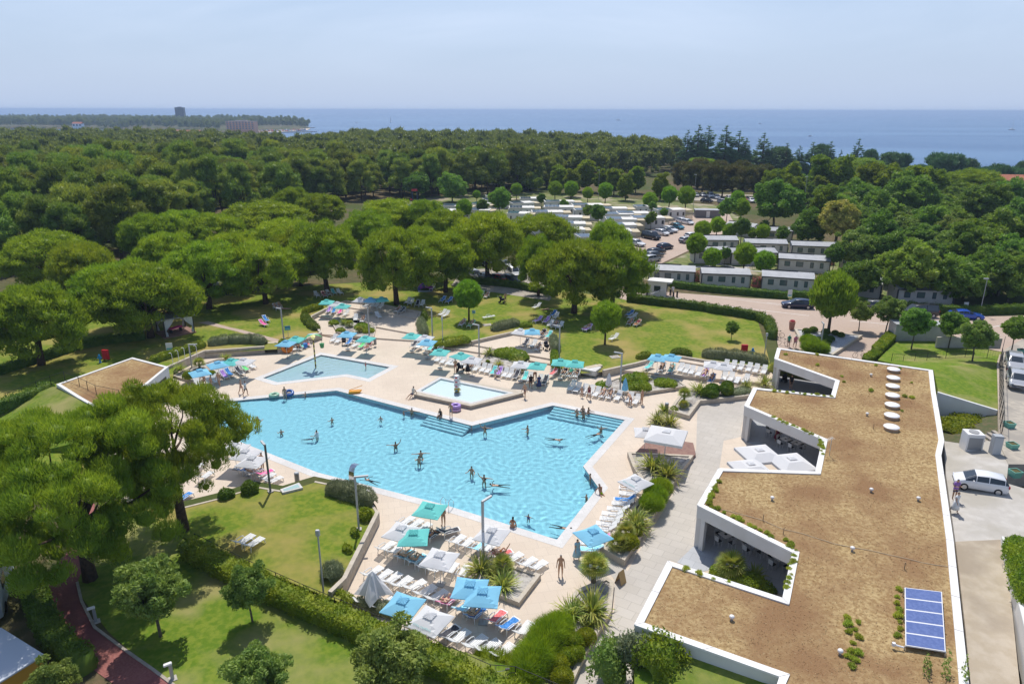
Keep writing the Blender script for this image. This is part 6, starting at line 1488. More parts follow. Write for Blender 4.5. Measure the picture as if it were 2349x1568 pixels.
def body_mesh(pose,girl=False):
 """one skinned surface grown on a posed skeleton; returns mesh and, per vertex, its bone and place along it"""
 up=V3(pose.get('torso',(0,0,1)));rt=Vector((1,0,0));fw=up.cross(rt)*-1
 fw=rt.cross(up)*-1 if False else Vector((0,1,0))-up*up.y;fw.normalize()
 P,E,Rr,seg=[],[],[],[]
 def v(p,r):P.append(Vector(p));Rr.append(r if hasattr(r,'__len__')else(r,r));return len(P)-1
 def e(a,b,bone):E.append((a,b));seg.append((a,b,bone))
 hip=Vector(pose.get('pelvis',(0,0,.93)))
 w=.92 if girl else 1.0
 pl=v(hip,(.145,.11));be=v(hip+up*.17,(.125*w,.10));ch=v(hip+up*.37,(.155*w,.115));nk=v(hip+up*.53,(.058,.055))
 hd=V3(pose.get('head',tuple(up)));h1=v(P[nk]+hd*.10,(.078,.088));h2=v(P[nk]+hd*.19+fw*.008,(.082,.094));h3=v(P[nk]+hd*.255,(.05,.055))
 e(pl,be,'hips');e(be,ch,'torso');e(ch,nk,'torso');e(nk,h1,'neck');e(h1,h2,'head');e(h2,h3,'head')
 face=V3(pose.get('face',tuple(fw-hd*fw.dot(hd))))
 no=v(P[h1]+hd*.035+face*.10,.015);e(h1,no,'head')
 for s,k in((-1,'L'),(1,'R')):
  sh=v(hip+up*.46+rt*.175*s*w,.062);e(nk if False else ch,sh,'torso')
  d1=V3(pose.get('arm'+k,(s*.22,.02,-1)));d2=V3(pose.get('fore'+k,(s*.12,.18,-1)))
  el=v(P[sh]+d1*.285,.042);wr=v(P[el]+d2*.25,.029);pa=v(P[wr]+d2*.075,(.038,.02));e(sh,el,'armU');e(el,wr,'armF');e(wr,pa,'hand')
  sd=d2.orthogonal().normalized();cr=d2.cross(sd)
  for q,(o,l)in enumerate(((-.03,.07),(-.01,.085),(.01,.08),(.03,.065))):
   f1=v(P[pa]+d2*.045+sd*o,.009);f2=v(P[f1]+(d2+cr*.5).normalized()*l*.6,.008);e(pa,f1,'hand');e(f1,f2,'hand')
  th=v(P[wr]+d2*.04+sd*-.06+cr*.01,.010);e(wr,th,'hand')
  hp=v(hip-up*.02+rt*.095*s,.098);e(pl,hp,'hips')
  t1=V3(pose.get('thigh'+k,(s*.05,0,-1)));t2=V3(pose.get('shin'+k,(0,0,-1)));ft=V3(pose.get('foot'+k,(s*.12,1,-.12)))
  kn=v(P[hp]+t1*.42,.062);an=v(P[kn]+t2*.43,.039);mc=v(P[kn]+t2*.15,.056);to=v(P[an]+ft*.17-Vector((0,0,.015)),(.042,.028))
  e(hp,kn,'thigh');e(kn,mc,'shin');e(mc,an,'shin');e(an,to,'foot')
 me=bpy.data.meshes.new('tmp');me.from_pydata(P,E,[]);ob=bpy.data.objects.new('tmp',me);COL.objects.link(ob)
 md=ob.modifiers.new('s','SKIN');md.use_smooth_shade=True;ob.modifiers.new('u','SUBSURF').levels=1
 sk=me.skin_vertices[0].data
 for i,r in enumerate(Rr):sk[i].radius=r
 sk[0].use_root=True
 dg=bpy.context.evaluated_depsgraph_get();m2=bpy.data.meshes.new_from_object(ob.evaluated_get(dg));bpy.data.objects.remove(ob);bpy.data.meshes.remove(me)
 co=np.array([x.co[:]for x in m2.vertices]);A=np.array([P[a][:]for a,b,n in seg]);B=np.array([P[b][:]for a,b,n in seg]);nm=[n for a,b,n in seg]
 rad=np.array([(max(Rr[a])+max(Rr[b]))/2 for a,b,n in seg])
 d=B-A;L2=(d**2).sum(1);T=np.clip(((co[:,None]-A)*d).sum(2)/L2,0,1);D=np.linalg.norm(co[:,None]-(A+T[...,None]*d),axis=2)-rad*.8
 k=D.argmin(1);t=T[np.arange(len(co)),k]
 return m2,[nm[i]for i in k],t,dict(head=P[h2].copy(),hd=hd,face=face,up=up,hip=hip,fw=fw,kneeL=0)
POSES={'stand':{},'hips':dict(armL=(-.75,-.1,-.7),foreL=(.85,.35,-.35),armR=(.75,-.1,-.7),foreR=(-.85,.35,-.35)),'walk':dict(thighL=(-.03,.38,-1),shinL=(0,-.05,-1),thighR=(.03,-.25,-1),shinR=(0,-.5,-1),footR=(.05,.7,-.7),armL=(-.2,-.3,-1),foreL=(-.1,.1,-1),armR=(.2,.35,-1),foreR=(.05,.7,-1),torso=(0,.06,1)),'bend':dict(torso=(0,.85,.55),head=(0,.9,.3),armL=(-.15,.35,-1),foreL=(0,.4,-1),armR=(.15,.35,-1),foreR=(0,.5,-1),thighL=(-.08,.05,-1),thighR=(.08,-.05,-1),pelvis=(0,-.1,.93)),'phone':dict(armL=(-.25,.2,-1),foreL=(.35,.9,.35),armR=(.25,.2,-1),foreR=(-.35,.9,.35),head=(0,.35,1)),'wade':dict(armL=(-.6,.3,-.8),foreL=(-.25,1,.1),armR=(.5,.35,-.8),foreR=(.2,1,.15)),'reach':dict(armL=(-1,.1,.1),foreL=(-1,.3,.05),armR=(.8,.1,.5),foreR=(.4,.1,1)),'spread':dict(armL=(-1,.1,-.1),foreL=(-1,.1,-.05),armR=(1,.1,-.1),foreR=(1,.1,-.2)),'swim':dict(pelvis=(0,0,0),torso=(0,1,.12),head=(0,.8,.6),face=(0,.7,-.5),armL=(-.5,1,-.1),foreL=(-.1,1,0),armR=(.8,.4,-.1),foreR=(.9,-.3,-.1),thighL=(-.15,-1,-.05),shinL=(-.1,-1,-.1),thighR=(.18,-1,0),shinR=(.1,-1,.05),footL=(0,-1,-.2),footR=(0,-1,-.2)),'sit':dict(pelvis=(0,0,.1),torso=(0,.12,1),head=(0,.3,1),thighL=(-.15,1,.0),thighR=(.15,1,.0),shinL=(0,.25,-1),shinR=(0,.25,-1),armL=(-.3,.15,-1),foreL=(.1,.5,-1),armR=(.3,.15,-1),foreR=(-.1,.5,-1),footL=(0,.8,-.6),footR=(0,.8,-.6)),'lean':dict(pelvis=(0,0,.1),torso=(.1,-.3,1),thighL=(-.15,1,-.35),thighR=(.1,1,-.25),shinL=(-.1,.75,-.6),shinR=(.1,.7,-.6),armL=(-.35,-.6,-1),foreL=(-.1,-.3,-1),armR=(.4,-.5,-1),foreR=(.2,-.1,-1)),'recline':dict(pelvis=(0,.08,.47),torso=(0,.80,.60),head=(0,.7,.72),face=(0,-.72,.7),thighL=(-.12,-1,.04),shinL=(-.05,-1,-.06),thighR=(.12,-1,.04),shinR=(.05,-1,-.06),footL=(-.2,-.3,1),footR=(.2,-.3,1),armL=(-.6,-.5,-.45),foreL=(-.1,-.9,-.1),armR=(.6,-.5,-.45),foreR=(.1,-.9,-.1)),'knees':dict(pelvis=(0,.08,.47),torso=(0,.80,.60),head=(0,.6,.8),face=(0,-.8,.6),thighL=(-.1,-.7,.72),shinL=(0,-.65,-.75),thighR=(.14,-.75,.6),shinR=(.05,-.7,-.65),footL=(0,-1,-.1),footR=(0,-1,-.1),armL=(-.3,-.7,.1),foreL=(.5,-.6,.6),armR=(.3,-.7,.1),foreR=(-.5,-.6,.6)),'crossed':dict(pelvis=(0,.08,.47),torso=(0,.80,.60),head=(0,.7,.72),face=(0,-.72,.7),thighL=(-.1,-.9,.45),shinL=(.15,-.75,.75),thighR=(.12,-.8,.6),shinR=(0,-.6,-.8),footL=(.1,-.5,.9),footR=(0,-1,-.1),armL=(-.8,.3,.2),foreL=(.6,.7,.4),armR=(.5,-.6,-.4),foreR=(.1,-.9,.1)),'prone':dict(pelvis=(0,0,.11),torso=(0,1,.06),head=(.1,1,.15),face=(.5,.3,-.5),thighL=(-.12,-1,0),shinL=(-.05,-1,0),thighR=(.12,-1,0),shinR=(.05,-1,.25),footL=(0,-1,-.3),footR=(0,-1,.3),armL=(-1,.4,-.1),foreL=(.4,1,0),armR=(1,.4,-.1),foreR=(-.4,1,0)),}
SK={'l':(.60,.39,.28),'m':(.50,.30,.19),'d':(.36,.20,.12)}
HAIR={'k':(.018,.013,.01),'n':(.06,.035,.02),'f':(.42,.30,.14),'y':(.45,.44,.42),'o':(.65,.22,.03)}
CC={'k':(.015,.015,.02),'r':(.55,.06,.09),'n':(.03,.05,.14),'w':(.72,.71,.69),'p':(.68,.20,.28),'g':(.06,.30,.20),'y':(.50,.75,.03),'b':(.10,.25,.55),'o':(.75,.28,.05),'m':(.20,.03,.06),'t':(.10,.42,.45),'c':(.62,.57,.48),'l':(.30,.50,.60),'v':(.30,.15,.42),'e':(.5,.55,.62)}
OUT={'trunks':[('swim_trunks',lambda b,t:b=='hips' and t<.75 or b=='thigh' and t<.5)],'brief':[('swim_brief',lambda b,t:b=='hips' and t<.5 or b=='thigh' and t<.12)],'bikini':[('bikini_bottom',lambda b,t:b=='hips' and t<.45 or b=='thigh' and t<.1),('bikini_top',lambda b,t:b=='torso' and .5<t<.98)],'suit':[('swimsuit',lambda b,t:b=='hips' or b=='torso' and t<.95 or b=='thigh' and t<.1)],'shirt':[('shirt',lambda b,t:b in('torso','hips')and True or b=='armU' and t<.6),('shorts',lambda b,t:b=='hips' and t<.5 or b=='thigh' and t<.7)],'dress':[('dress',lambda b,t:b in('torso','hips')or b=='armU' and t<.4 or b=='thigh')]}
PCACHE={}
def person_proto(pose,outfit,longhair,hat):
 key=(pose,outfit,longhair,hat)
 if key in PCACHE:return PCACHE[key]
 me,bone,t,J=body_mesh(POSES[pose],outfit in('bikini','suit','dress'))
 me.materials.clear();me.materials.append(M('skin',SK['m'],.55))
 me.name='person';root=link('person',me)
 co=np.array([v.co[:]for v in me.vertices]);no=np.array([v.normal[:]for v in me.vertices])
 def garment(nm,keep,off,flare=None):
  fs=[p.vertices[:]for p in me.polygons if all(keep[i]for i in p.vertices)]
  if not fs:return
  used=sorted({i for f in fs for i in f});mp={i:k for k,i in enumerate(used)}
  V=co[used]+no[used]*off
  if flare is not None:V=flare(V,used)
  mb=MB();mb.v=[tuple(v)for v in V];mb.f=[tuple(mp[i]for i in f)for f in fs];mb.m=[0]*len(fs)
  mb.build(nm,M('cloth',(.5,.5,.5),.9),root,True)
 for j,(nm,fn)in enumerate(OUT[outfit]):garment(nm,[bool(fn(b,q))for b,q in zip(bone,t)],.012+.006*(len(OUT[outfit])-j))
 if outfit=='dress' and pose in('stand','walk','phone'):
  mb=MB();mb.lathe([(.16,1.02),(.2,.85),(.27,.6),(.33,.34),(.30,.345)],14);mb.v=[(x*1.0,y*.8,z)for x,y,z in mb.v];mb.build('skirt',M('cloth',(.5,.5,.5),.9),root,True)
 hc,hd,fc=J['head'],J['hd'],J['face']
 keep=[]
 for i in range(len(co)):
  q=Vector(co[i])-hc;keep.append(bone[i]in('head','neck')and(q.dot(hd)*.8-q.dot(fc)*.9)>(-.085 if longhair else-.02)and q.dot(hd)>(-.16 if longhair else-.075)and q.dot(fc)<.06+max(0,q.dot(hd))*.4)
 garment('hair',keep,.014)
 if hat:
  mb=MB();mb.lathe([(.155,0),(.15,.012),(.095,.02),(.085,.09),(.03,.115)],14)
  z=hd;x=z.orthogonal().normalized();y=z.cross(x);B=Matrix((x,y,z)).transposed().to_4x4();B.translation=hc+hd*.015
  mb.v=[tuple(B@Vector(p))for p in mb.v];mb.build('sun_hat',M('hat_cloth',(.7,.66,.56),.9),root,True)
 PCACHE[key]=Proto(root);return PCACHE[key]
def person(pose,outfit,loc,rz,lbl,skin='m',cl='k',hair='n',s=1.0,long=False,hat=False,c2=None,group=None):
 o=person_proto(pose,outfit,long,hat).place(loc,rz,s,lbl,'person',group)
 setmat(o,0,M('skin_'+skin,SK[skin],.5))
 for q in COL.objects:
  if q.parent==o:
   n=q.name.split('.')[0]
   if n=='hair':setmat(q,0,M('hair_'+hair,HAIR[hair],.6))
   elif n=='sun_hat':setmat(q,0,M('hat_cloth',(.7,.66,.56),.9))
   else:k=c2 if c2 and n in('shorts','bikini_top')else cl;setmat(q,0,M('cloth_'+k,CC[k],.9))
 return o
Gw,Gp,Gl='bathers in the main pool','people walking or standing on the deck','sunbathers on loungers'
def stand(c,x,y,face,pose,outfit,lbl,z=None,grp=Gp,**k):
 p=ground_at(c,x,y)if z is None else g(c,x,y,z);person(pose,outfit,p,RAD(face),lbl,group=grp,**k)
def wade(c,x,y,face,pose,outfit,lbl,dep=1.02,s=1.0,**k):
 p=g(c,x,y,WZ);p.z=WZ-dep*s;person(pose,outfit,p,RAD(face),lbl,s=s,group=Gw,**k)
def swim(c,x,y,face,outfit,lbl,s=1.0,**k):
 p=g(c,x,y,WZ);p.z=WZ-.1;person('swim',outfit,p,RAD(face),lbl,s=s,group=Gw,**k)
stand('e3',2115,680,178,'stand','brief','grey haired tanned man in dark brief standing on the open deck near the square bed',hair='y',skin='m')
stand('e3',1153,262,160,'phone','bikini','tanned woman in dark bikini standing by the nearest turquoise parasol',skin='d')
stand('e4',1213,1490,200,'walk','dress','woman in a loose pale blue cover up walking beside the blue parasol',cl='l',hair='k',long=True)
stand('e2',425,800,150,'hips','brief','tanned man standing with hands on hips by the leaning lamp',skin='m',cl='o')
stand('e2',235,125,275,'walk','trunks','bare chested man in pink trunks striding left of the man with rucksack',cl='p')
stand('e2',275,140,265,'walk','shirt','man in white shirt and black shorts with rucksack walking along the pool',cl='w',c2='k',skin='d')
stand('d3',525,972,10,'phone','trunks','man in bright red trunks seen from behind at the long lounger row',cl='r')
stand('d3',653,985,200,'stand','dress','woman in black dress holding a bag at the long lounger row',cl='k',hair='k')
stand('d3',945,1028,240,'bend','dress','woman in lilac top bending over a lounger in the long row',cl='e')
stand('d3',1243,1235,150,'walk','trunks','older man in dark trunks walking at the corner of the splash pool',cl='n',hair='y')
stand('d3',1303,1138,190,'walk','shirt','man with bag walking past the end of the long row',cl='k',c2='k',skin='d')
stand('d3',1388,1142,185,'walk','dress','woman in navy dress beside the man with the bag',cl='n',hair='f')
stand('d3',1345,1060,180,'bend','suit','woman in red swimsuit leaning over loungers under turquoise parasol',cl='m')
stand('d3',1830,1228,170,'stand','brief','child with yellow swimwear standing before the row of loungers',cl='y',s=.75)
stand('d3',1902,1250,200,'walk','suit','woman in dark red with red bag walking before the curved bed row',cl='m',hat=True)
stand('d4',425,1350,20,'bend','trunks','man in red trunks bending over a lounger by the closed blue parasol',cl='r')
stand('d4',530,1342,220,'stand','bikini','blonde woman standing at the right end of the curved bed row',cl='p',hair='f')
stand('d4',1830,832,175,'stand','shirt','man in green shirt and cap walking on the brick path',cl='g',c2='n',hat=True,z=LZ)
stand('d4',1885,838,175,'walk','shirt','woman in pink with sun hat walking on the brick path',cl='p',c2='v',hat=True,z=LZ)
stand('d3',1040,258,190,'phone','trunks','man standing by the dark stroller on the sunny lawn',cl='n',z=LZ)
stand('d1',1690,778,170,'bend','bikini','woman bending between loungers near the outdoor showers',cl='p')
stand('d1',1748,790,175,'stand','trunks','small boy standing beside the loungers near the showers',cl='n',s=.7)
stand('d1',1815,785,185,'walk','trunks','man in pale trunks walking off from the shower loungers',cl='e')
stand('d4',805,378,10,'walk','shirt','man in white clothes beside the kiosk door',cl='w',c2='w',z=LZ)
stand('e6',818,300,185,'phone','shirt','man in dark purple shirt standing by the white car',cl='v',c2='n',z=2.5,hair='k')
stand('e6',820,393,200,'walk','dress','woman in long white dress walking away from the white car',cl='w',z=2.5)
stand('d5',158,1020,190,'stand','shirt','person in dark clothes standing in the shade of the first notch',cl='k',c2='k',z=.03)
stand('d5',42,1450,200,'stand','dress','woman in dark dress standing among tables in the second notch',cl='m',z=.03)
stand('e4',175,312,170,'phone','trunks','boy in blue trunks standing on the pool steps with a pole',cl='b',s=.95,z=.0)
stand('d2',1300,945,90,'wade','suit','little child in red standing in the paddling pool',cl='r',s=.6,z=-.2,grp='bathers in the paddling pool')
def sit(c,x,y,face,pose,outfit,lbl,z=0.02,grp=Gp,**k):person(pose,outfit,g(c,x,y,z),RAD(face),lbl,group=grp,**k)
sit('e4',683,1222,-15,'sit','bikini','woman in black bikini sitting on the near pool edge seen from behind',skin='d',hair='k',long=True)
sit('e4',90,300,150,'sit','suit','woman in black swimsuit sitting at the top of the pool steps',hair='k')
sit('d3',85,1195,140,'lean','shirt','young woman in denim shorts leaning back on the splash pool plinth',z=.43,cl='c',c2='n',hair='k',long=True)
sit('e4',1412,945,200,'lean','trunks','man in neon yellow shorts lounging on the pool edge',cl='y',skin='d')
for c,x,y,f,po,ou,lb,kw in(('e2',387,425,0,'wade','bikini','blonde woman in dark bikini wading at the shallow end',dict(dep=.5,hair='f')),('e2',588,478,30,'wade','trunks','child wading alone left of the man in white shirt',dict(s=.75,dep=1.1)),('e2',1037,372,40,'wade','trunks','child splashing in the middle of the shallow pool',dict(s=.75,dep=1.1)),('e2',1468,358,180,'wade','suit','child standing in the pool below the orange toy boat',dict(s=.72,dep=1.1,cl='w')),('e2',1745,290,170,'spread','trunks','dark haired bather by the deep wall left of the steps',dict(dep=1.2)),('e2',1672,300,120,'wade','suit','child with a red float near the deep wall',dict(s=.7,dep=1.3,cl='r')),('e2',1600,590,20,'reach','trunks','swimmer throwing one arm up in mid pool',dict(dep=1.25,skin='d',hair='k')),('e2',1824,675,10,'spread','trunks','man with both arms spread in mid pool',dict(dep=1.15,skin='m',hair='k')),('e2',1808,730,0,'wade','bikini','person in teal just in front of the man with spread arms',dict(dep=1.1,cl='t',hair='k')),('e2',905,510,75,'wade','shirt','man in white shirt leaning towards a swimming child',dict(dep=.95,cl='w',c2='w',hair='k')),('e2',622,165,10,'stand','bikini','woman in dark bikini at the pool edge beside the blue ring',dict(dep=.35)),('e2',802,140,100,'wade','trunks','child sitting in shallow water at the upper edge',dict(s=.75,dep=1.15)),('e4',345,395,90,'wade','suit','child with pink armbands at the foot of the steps',dict(s=.6,dep=1.4,cl='p')),('e4',455,430,175,'reach','bikini','woman raising a hand beside the pool corner',dict(dep=1.0,hair='k')),('e4',808,420,110,'wade','bikini','woman standing in the middle of the right pool arm',dict(dep=1.15,hair='k')),('e4',1215,293,130,'wade','bikini','leftmost of four bathers chatting on the upper steps',dict(dep=1.0,hair='k')),('e4',1263,268,180,'stand','trunks','rearmost of four bathers chatting on the upper steps',dict(dep=1.0)),('e4',1310,280,230,'wade','trunks','rightmost of four bathers chatting on the upper steps',dict(dep=1.0,skin='d')),('e4',1270,308,0,'wade','trunks','foremost of four bathers chatting on the upper steps',dict(dep=1.0,skin='d',hair='k')),('e4',1415,415,200,'reach','trunks','boy near the right wall beside a swimmer',dict(dep=1.25,s=.9)),('e4',345,768,160,'wade','bikini','woman standing in the open water, upper of the near pair',dict(dep=1.1,hair='k',long=True)),('e4',448,838,170,'reach','bikini','woman holding up something, lower of the near pair',dict(dep=1.1,hair='k',long=True)),('e4',1325,812,90,'wade','trunks','bather in the bubbling niche',dict(dep=1.3)),('e4',1295,978,110,'wade','suit','child with orange float near the right wall',dict(s=.75,dep=1.25,cl='o')),('e4',815,1132,150,'spread','suit','little girl in violet near the bottom corner',dict(s=.7,dep=1.4,cl='v',hair='k'))):
 wade(c,x,y,f,po,ou,lb,**kw)
swim('e2',830,525,-80,'suit','child swimming towards the man in white shirt',s=.7,cl='p')
swim('e2',1380,895,60,'trunks','swimmer close to the steel waterfall spout',s=.9)
swim('e4',1035,492,255,'bikini','swimmer under the surface in the right pool arm',hair='k')
swim('e4',1365,455,-60,'trunks','adult swimming by the right wall beside the boy',skin='d')
swim('e4',565,872,85,'bikini','swimmer stretched out in the open near water',hair='k')
swim('e4',1095,1220,250,'bikini','swimmer at the near right corner holding the edge',hair='k')
def lie(key,i,pose,outfit,lbl,**k):
 o=LOUNGERS[key,i];person(pose,outfit,o.location,o.rotation_euler.z,lbl,group=Gl,**k)
for key,i,po,ou,lb,kw in(('e3a',3,'knees','trunks','man with knees up under the turquoise parasol near the pool',dict(cl='b',skin='d')),('e3b',4,'crossed','trunks','sunbather in orange trunks with legs crossed by the square bed',dict(cl='o',skin='m',hair='k')),('e3c',2,'recline','trunks','sunbather in the second near row, left of two side by side',dict(cl='w')),('e3c',3,'knees','trunks','man in teal trunks in the second near row',dict(cl='t',skin='m')),('e3d',7,'crossed','bikini','woman with raised legs on the pink towel',dict(cl='r',skin='l',hair='f')),('e3f',1,'crossed','bikini','woman with crossed legs under the blue pair of parasols',dict(cl='k',skin='m',hair='f')),('e4r',11,'recline','trunks','sunbather lying under the white parasol by the long bed',dict(cl='w',skin='l')),('e2l',1,'recline','trunks','sunbather in blue lying beside the leaning lamp',dict(cl='b')),('e4t',5,'recline','trunks','man in navy trunks resting in the row before the curved bed',dict(cl='n',hair='y')),('e4t',6,'knees','bikini','woman with orange headscarf resting in the row before the curved bed',dict(cl='n',hair='o')),('d3c',1,'recline','suit','woman in black resting left under the turquoise pair',dict(cl='k',hat=True)),('d3c',2,'recline','shirt','person in green resting in the middle under the turquoise pair',dict(cl='g',c2='k')),('d3c',3,'knees','suit','woman with knees up resting right under the turquoise pair',dict(cl='k')),('d3l',9,'recline','trunks','sunbather left under the round young pine',dict(cl='n')),('d3l',10,'knees','trunks','sunbather on the green towel under the young pine',dict(cl='g')),('d3l',13,'recline','trunks','sunbather on the lawn beside the stroller man',dict(cl='k')),('d3t',2,'recline','bikini','sunbather in front on the middle terrace',dict(cl='k')),('d3t',3,'recline','shirt','person resting at the back of the middle terrace',dict(cl='k',c2='k')),('d3r',6,'recline','trunks','man resting behind the woman in black at the long row',dict(cl='n',hair='y')),('d3s',4,'recline','trunks','sunbather in the deep shade below the biggest pine',dict(cl='n')),('d3s',8,'recline','trunks','sunbather on the violet towel near the round pine',dict(cl='k')),('d2l',2,'recline','trunks','man on the left lounger of the shaded pair',dict(cl='k')),('d2l',3,'knees','trunks','man with knees up on the right of the shaded pair',dict(cl='n')),('d2l',5,'recline','suit','person in dark red in the shade beyond the terrace',dict(cl='m')),('d2l',6,'recline','shirt','person in white resting in the shade beyond the terrace',dict(cl='w',c2='k')),('d2u',5,'knees','bikini','woman sitting up at the edge of the terrace shade',dict(cl='k')),('d2f',5,'recline','trunks','sunbather at the far right of the upper terrace',dict(cl='k')),('d2s',1,'knees','suit','person in black behind the orange ring',dict(cl='k')),('d2p',5,'recline','suit','sunbather in the dark red wrap by the bin',dict(cl='m')),('d4p',1,'knees','trunks','man with knees up under the left twin blue parasol',dict(cl='k')),('d4p',2,'knees','trunks','man in teal under the right twin blue parasol',dict(cl='t')),('d4f',4,'recline','bikini','woman with sun hat on the violet towel of the right terrace',dict(cl='o',hat=True)),('d4f',5,'knees','bikini','woman in navy with knees up on the right terrace',dict(cl='n',hair='k')),('d4l',4,'recline','trunks','sunbather on the left of the lawn pair by the round pine',dict(cl='k')),('d4l',5,'recline','suit','sunbather in red on the right of the lawn pair',dict(cl='r'))):
 lie(key,i,po,ou,lb,**kw)
person('prone','bikini',g('d2',470,320,LZ+.02),RAD(80),'sunbather lying on a pink mat beside the shaded pair',group=Gl,cl='p')
person('prone','trunks',g('d3',1450,328,LZ+.02),RAD(-70),'sunbather lying on a pale mat under the biggest pine',group=Gl,cl='n')
m_tyre,m_rim,m_lampw,m_lampr=M('tyre',(.02,.02,.022),.85),M('alloy',(.5,.5,.52),.35,metal=.7),M('headlamp',(.75,.77,.8),.15,spec=.8),M('tail_lamp',(.35,.02,.02),.25)
m_paint=M('car_paint',(.7,.7,.72),.28,coat=.6)
CARS={'hatchback':([(2.05,.66,.36,.60,.62),(1.9,.84,.24,.72,.76),(1.3,.88,.2,.88,.96),(.45,.88,.2,.95,1.44),(-.5,.88,.2,.97,1.5),(-1.7,.87,.2,1.0,1.42),(-2.0,.85,.26,.98,1.02),(-2.05,.74,.4,.8,.82)],2,5,1.28),'estate_car':([(2.38,.68,.36,.60,.62),(2.2,.86,.24,.74,.78),(1.15,.91,.2,.88,.95),(.35,.91,.2,.92,1.42),(-.7,.91,.2,.94,1.48),(-2.0,.89,.2,.97,1.42),(-2.28,.87,.26,.98,1.02),(-2.38,.78,.4,.8,.82)],2,5,1.42),'van':([(2.5,.78,.36,.72,.76),(2.38,.93,.26,.9,.98),(1.75,.97,.22,1.1,1.18),(1.05,.97,.22,1.12,1.9),(-.5,.97,.22,1.12,1.96),(-2.3,.96,.22,1.12,1.92),(-2.42,.95,.26,1.1,1.3),(-2.5,.9,.4,.9,.95)],2,5,1.6),'coupe':([(2.3,.7,.34,.55,.57),(2.1,.87,.22,.68,.72),(1.0,.91,.2,.84,.90),(.15,.91,.2,.88,1.30),(-.6,.91,.2,.89,1.33),(-1.3,.90,.2,.92,1.2),(-1.95,.88,.26,.93,.97),(-2.3,.76,.4,.8,.84)],2,5,1.38)}
def car(kind):
 st,a,b,ax=CARS[kind];r=empty('parked_car');rings=[]
 for k,(y,w,zl,zb,zt)in enumerate(st):
  cab=a<k<=b;wr=w*(.74 if cab else .86)
  h=[(w*.88,zl),(w,zl+.14),(w,zb-.14),(w*.95,zb),(wr,zt-(.05 if cab else .01)),(wr*.8,zt)]
  rings.append([(x,y,z)for x,z in h]+[(-x,y,z)for x,z in reversed(h)])
 vs=[p for q in rings for p in q];n=12;fs,gl=[],[]
 for k in range(len(rings)-1):
  for i in range(n):
   j=(i+1)%n;f=(k*n+i,k*n+j,(k+1)*n+j,(k+1)*n+i)
   fs.append(f)
   if a<k<b and i in(3,7)or k in(a,b)and i in(3,4,5,6,7):gl.append((k,i,f))
 fs+=[tuple(range(n)),tuple(range((len(rings)-1)*n,len(rings)*n))[::-1]]
 mb=MB();mb.add(vs,fs);mb.build('body',m_paint,r,True)
 c=Vector((0,0,.9));g2=MB()
 for k,i,f in gl:
  q=[Vector(vs[x])for x in f];m=sum(q,Vector())/4;no=(q[1]-q[0]).cross(q[2]-q[0]).normalized();no=no if no.dot(m-c)>0 else-no
  g2.add([p.lerp(m,.07)+no*.012 for p in q],[(0,1,2,3)])
 g2.build('window',m_glassdark,r)
 for sx in(-1,1):
  for y in(ax,-ax):
   x=st[3][1]-.09
   t=MB();t.tube([((x-.1)*sx,y,.32),((x+.1)*sx,y,.32)],.32,16);ty=t.build('tyre',m_tyre,r)
   t=MB();t.tube([((x+.095)*sx,y,.32),((x+.108)*sx,y,.32)],.2,10);t.build('rim',m_rim,ty)
  w=st[1][1]
  t=MB();t.box(*sorted(((w-.34)*sx,(w-.04)*sx)),st[1][0]-.06,st[1][0]+.1,st[1][3]-.13,st[1][3]+.0);t.build('headlight',m_lampw,r)
  w=st[-2][1];t=MB();t.box(*sorted(((w-.22)*sx,(w+.01)*sx)),st[-2][0]-.08,st[-2][0]+.04,st[-2][3]-.22,st[-2][3]-.02);t.build('tail_light',m_lampr,r)
  t=MB();t.box(*sorted((st[3][1]*sx,(st[3][1]+.16)*sx)),.62,.74,.93,1.05);t.build('mirror',m_paint,r)
 return Proto(r)
CP={k:car(k)for k in CARS}
PC={'w':('white',(.74,.74,.75)),'k':('black',(.015,.016,.02)),'n':('dark blue',(.012,.02,.06)),'s':('silver',(.42,.43,.46)),'g':('grey',(.13,.14,.15)),'b':('bright blue',(.02,.08,.42)),'r':('red',(.45,.02,.02)),'t':('teal',(.05,.22,.30))}
def park(kind,col,c,x,y,dx,dy,where,z=LZ,cat='car',grp='parked cars'):
 if z is None:q=g(c,x,y,-1);z=gz(q.x,q.y)+.1
 a,b=g(c,x-dx,y-dy,z),g(c,x+dx,y+dy,z);p=(a+b)/2;d=b-a
 o=CP[kind].place(p,math.atan2(d.y,d.x)-math.pi/2,1,f'{PC[col][0]} {kind.replace("_", " ")} {where}',cat,grp)
 if 'yard' in where:o.scale=(.9,.86,.92)
 for q in COL.objects:
  if q.parent==o and q.name.split('.')[0]in('body','mirror'):setmat(q,0,M('paint_'+col,PC[col][1],.25,coat=.7))
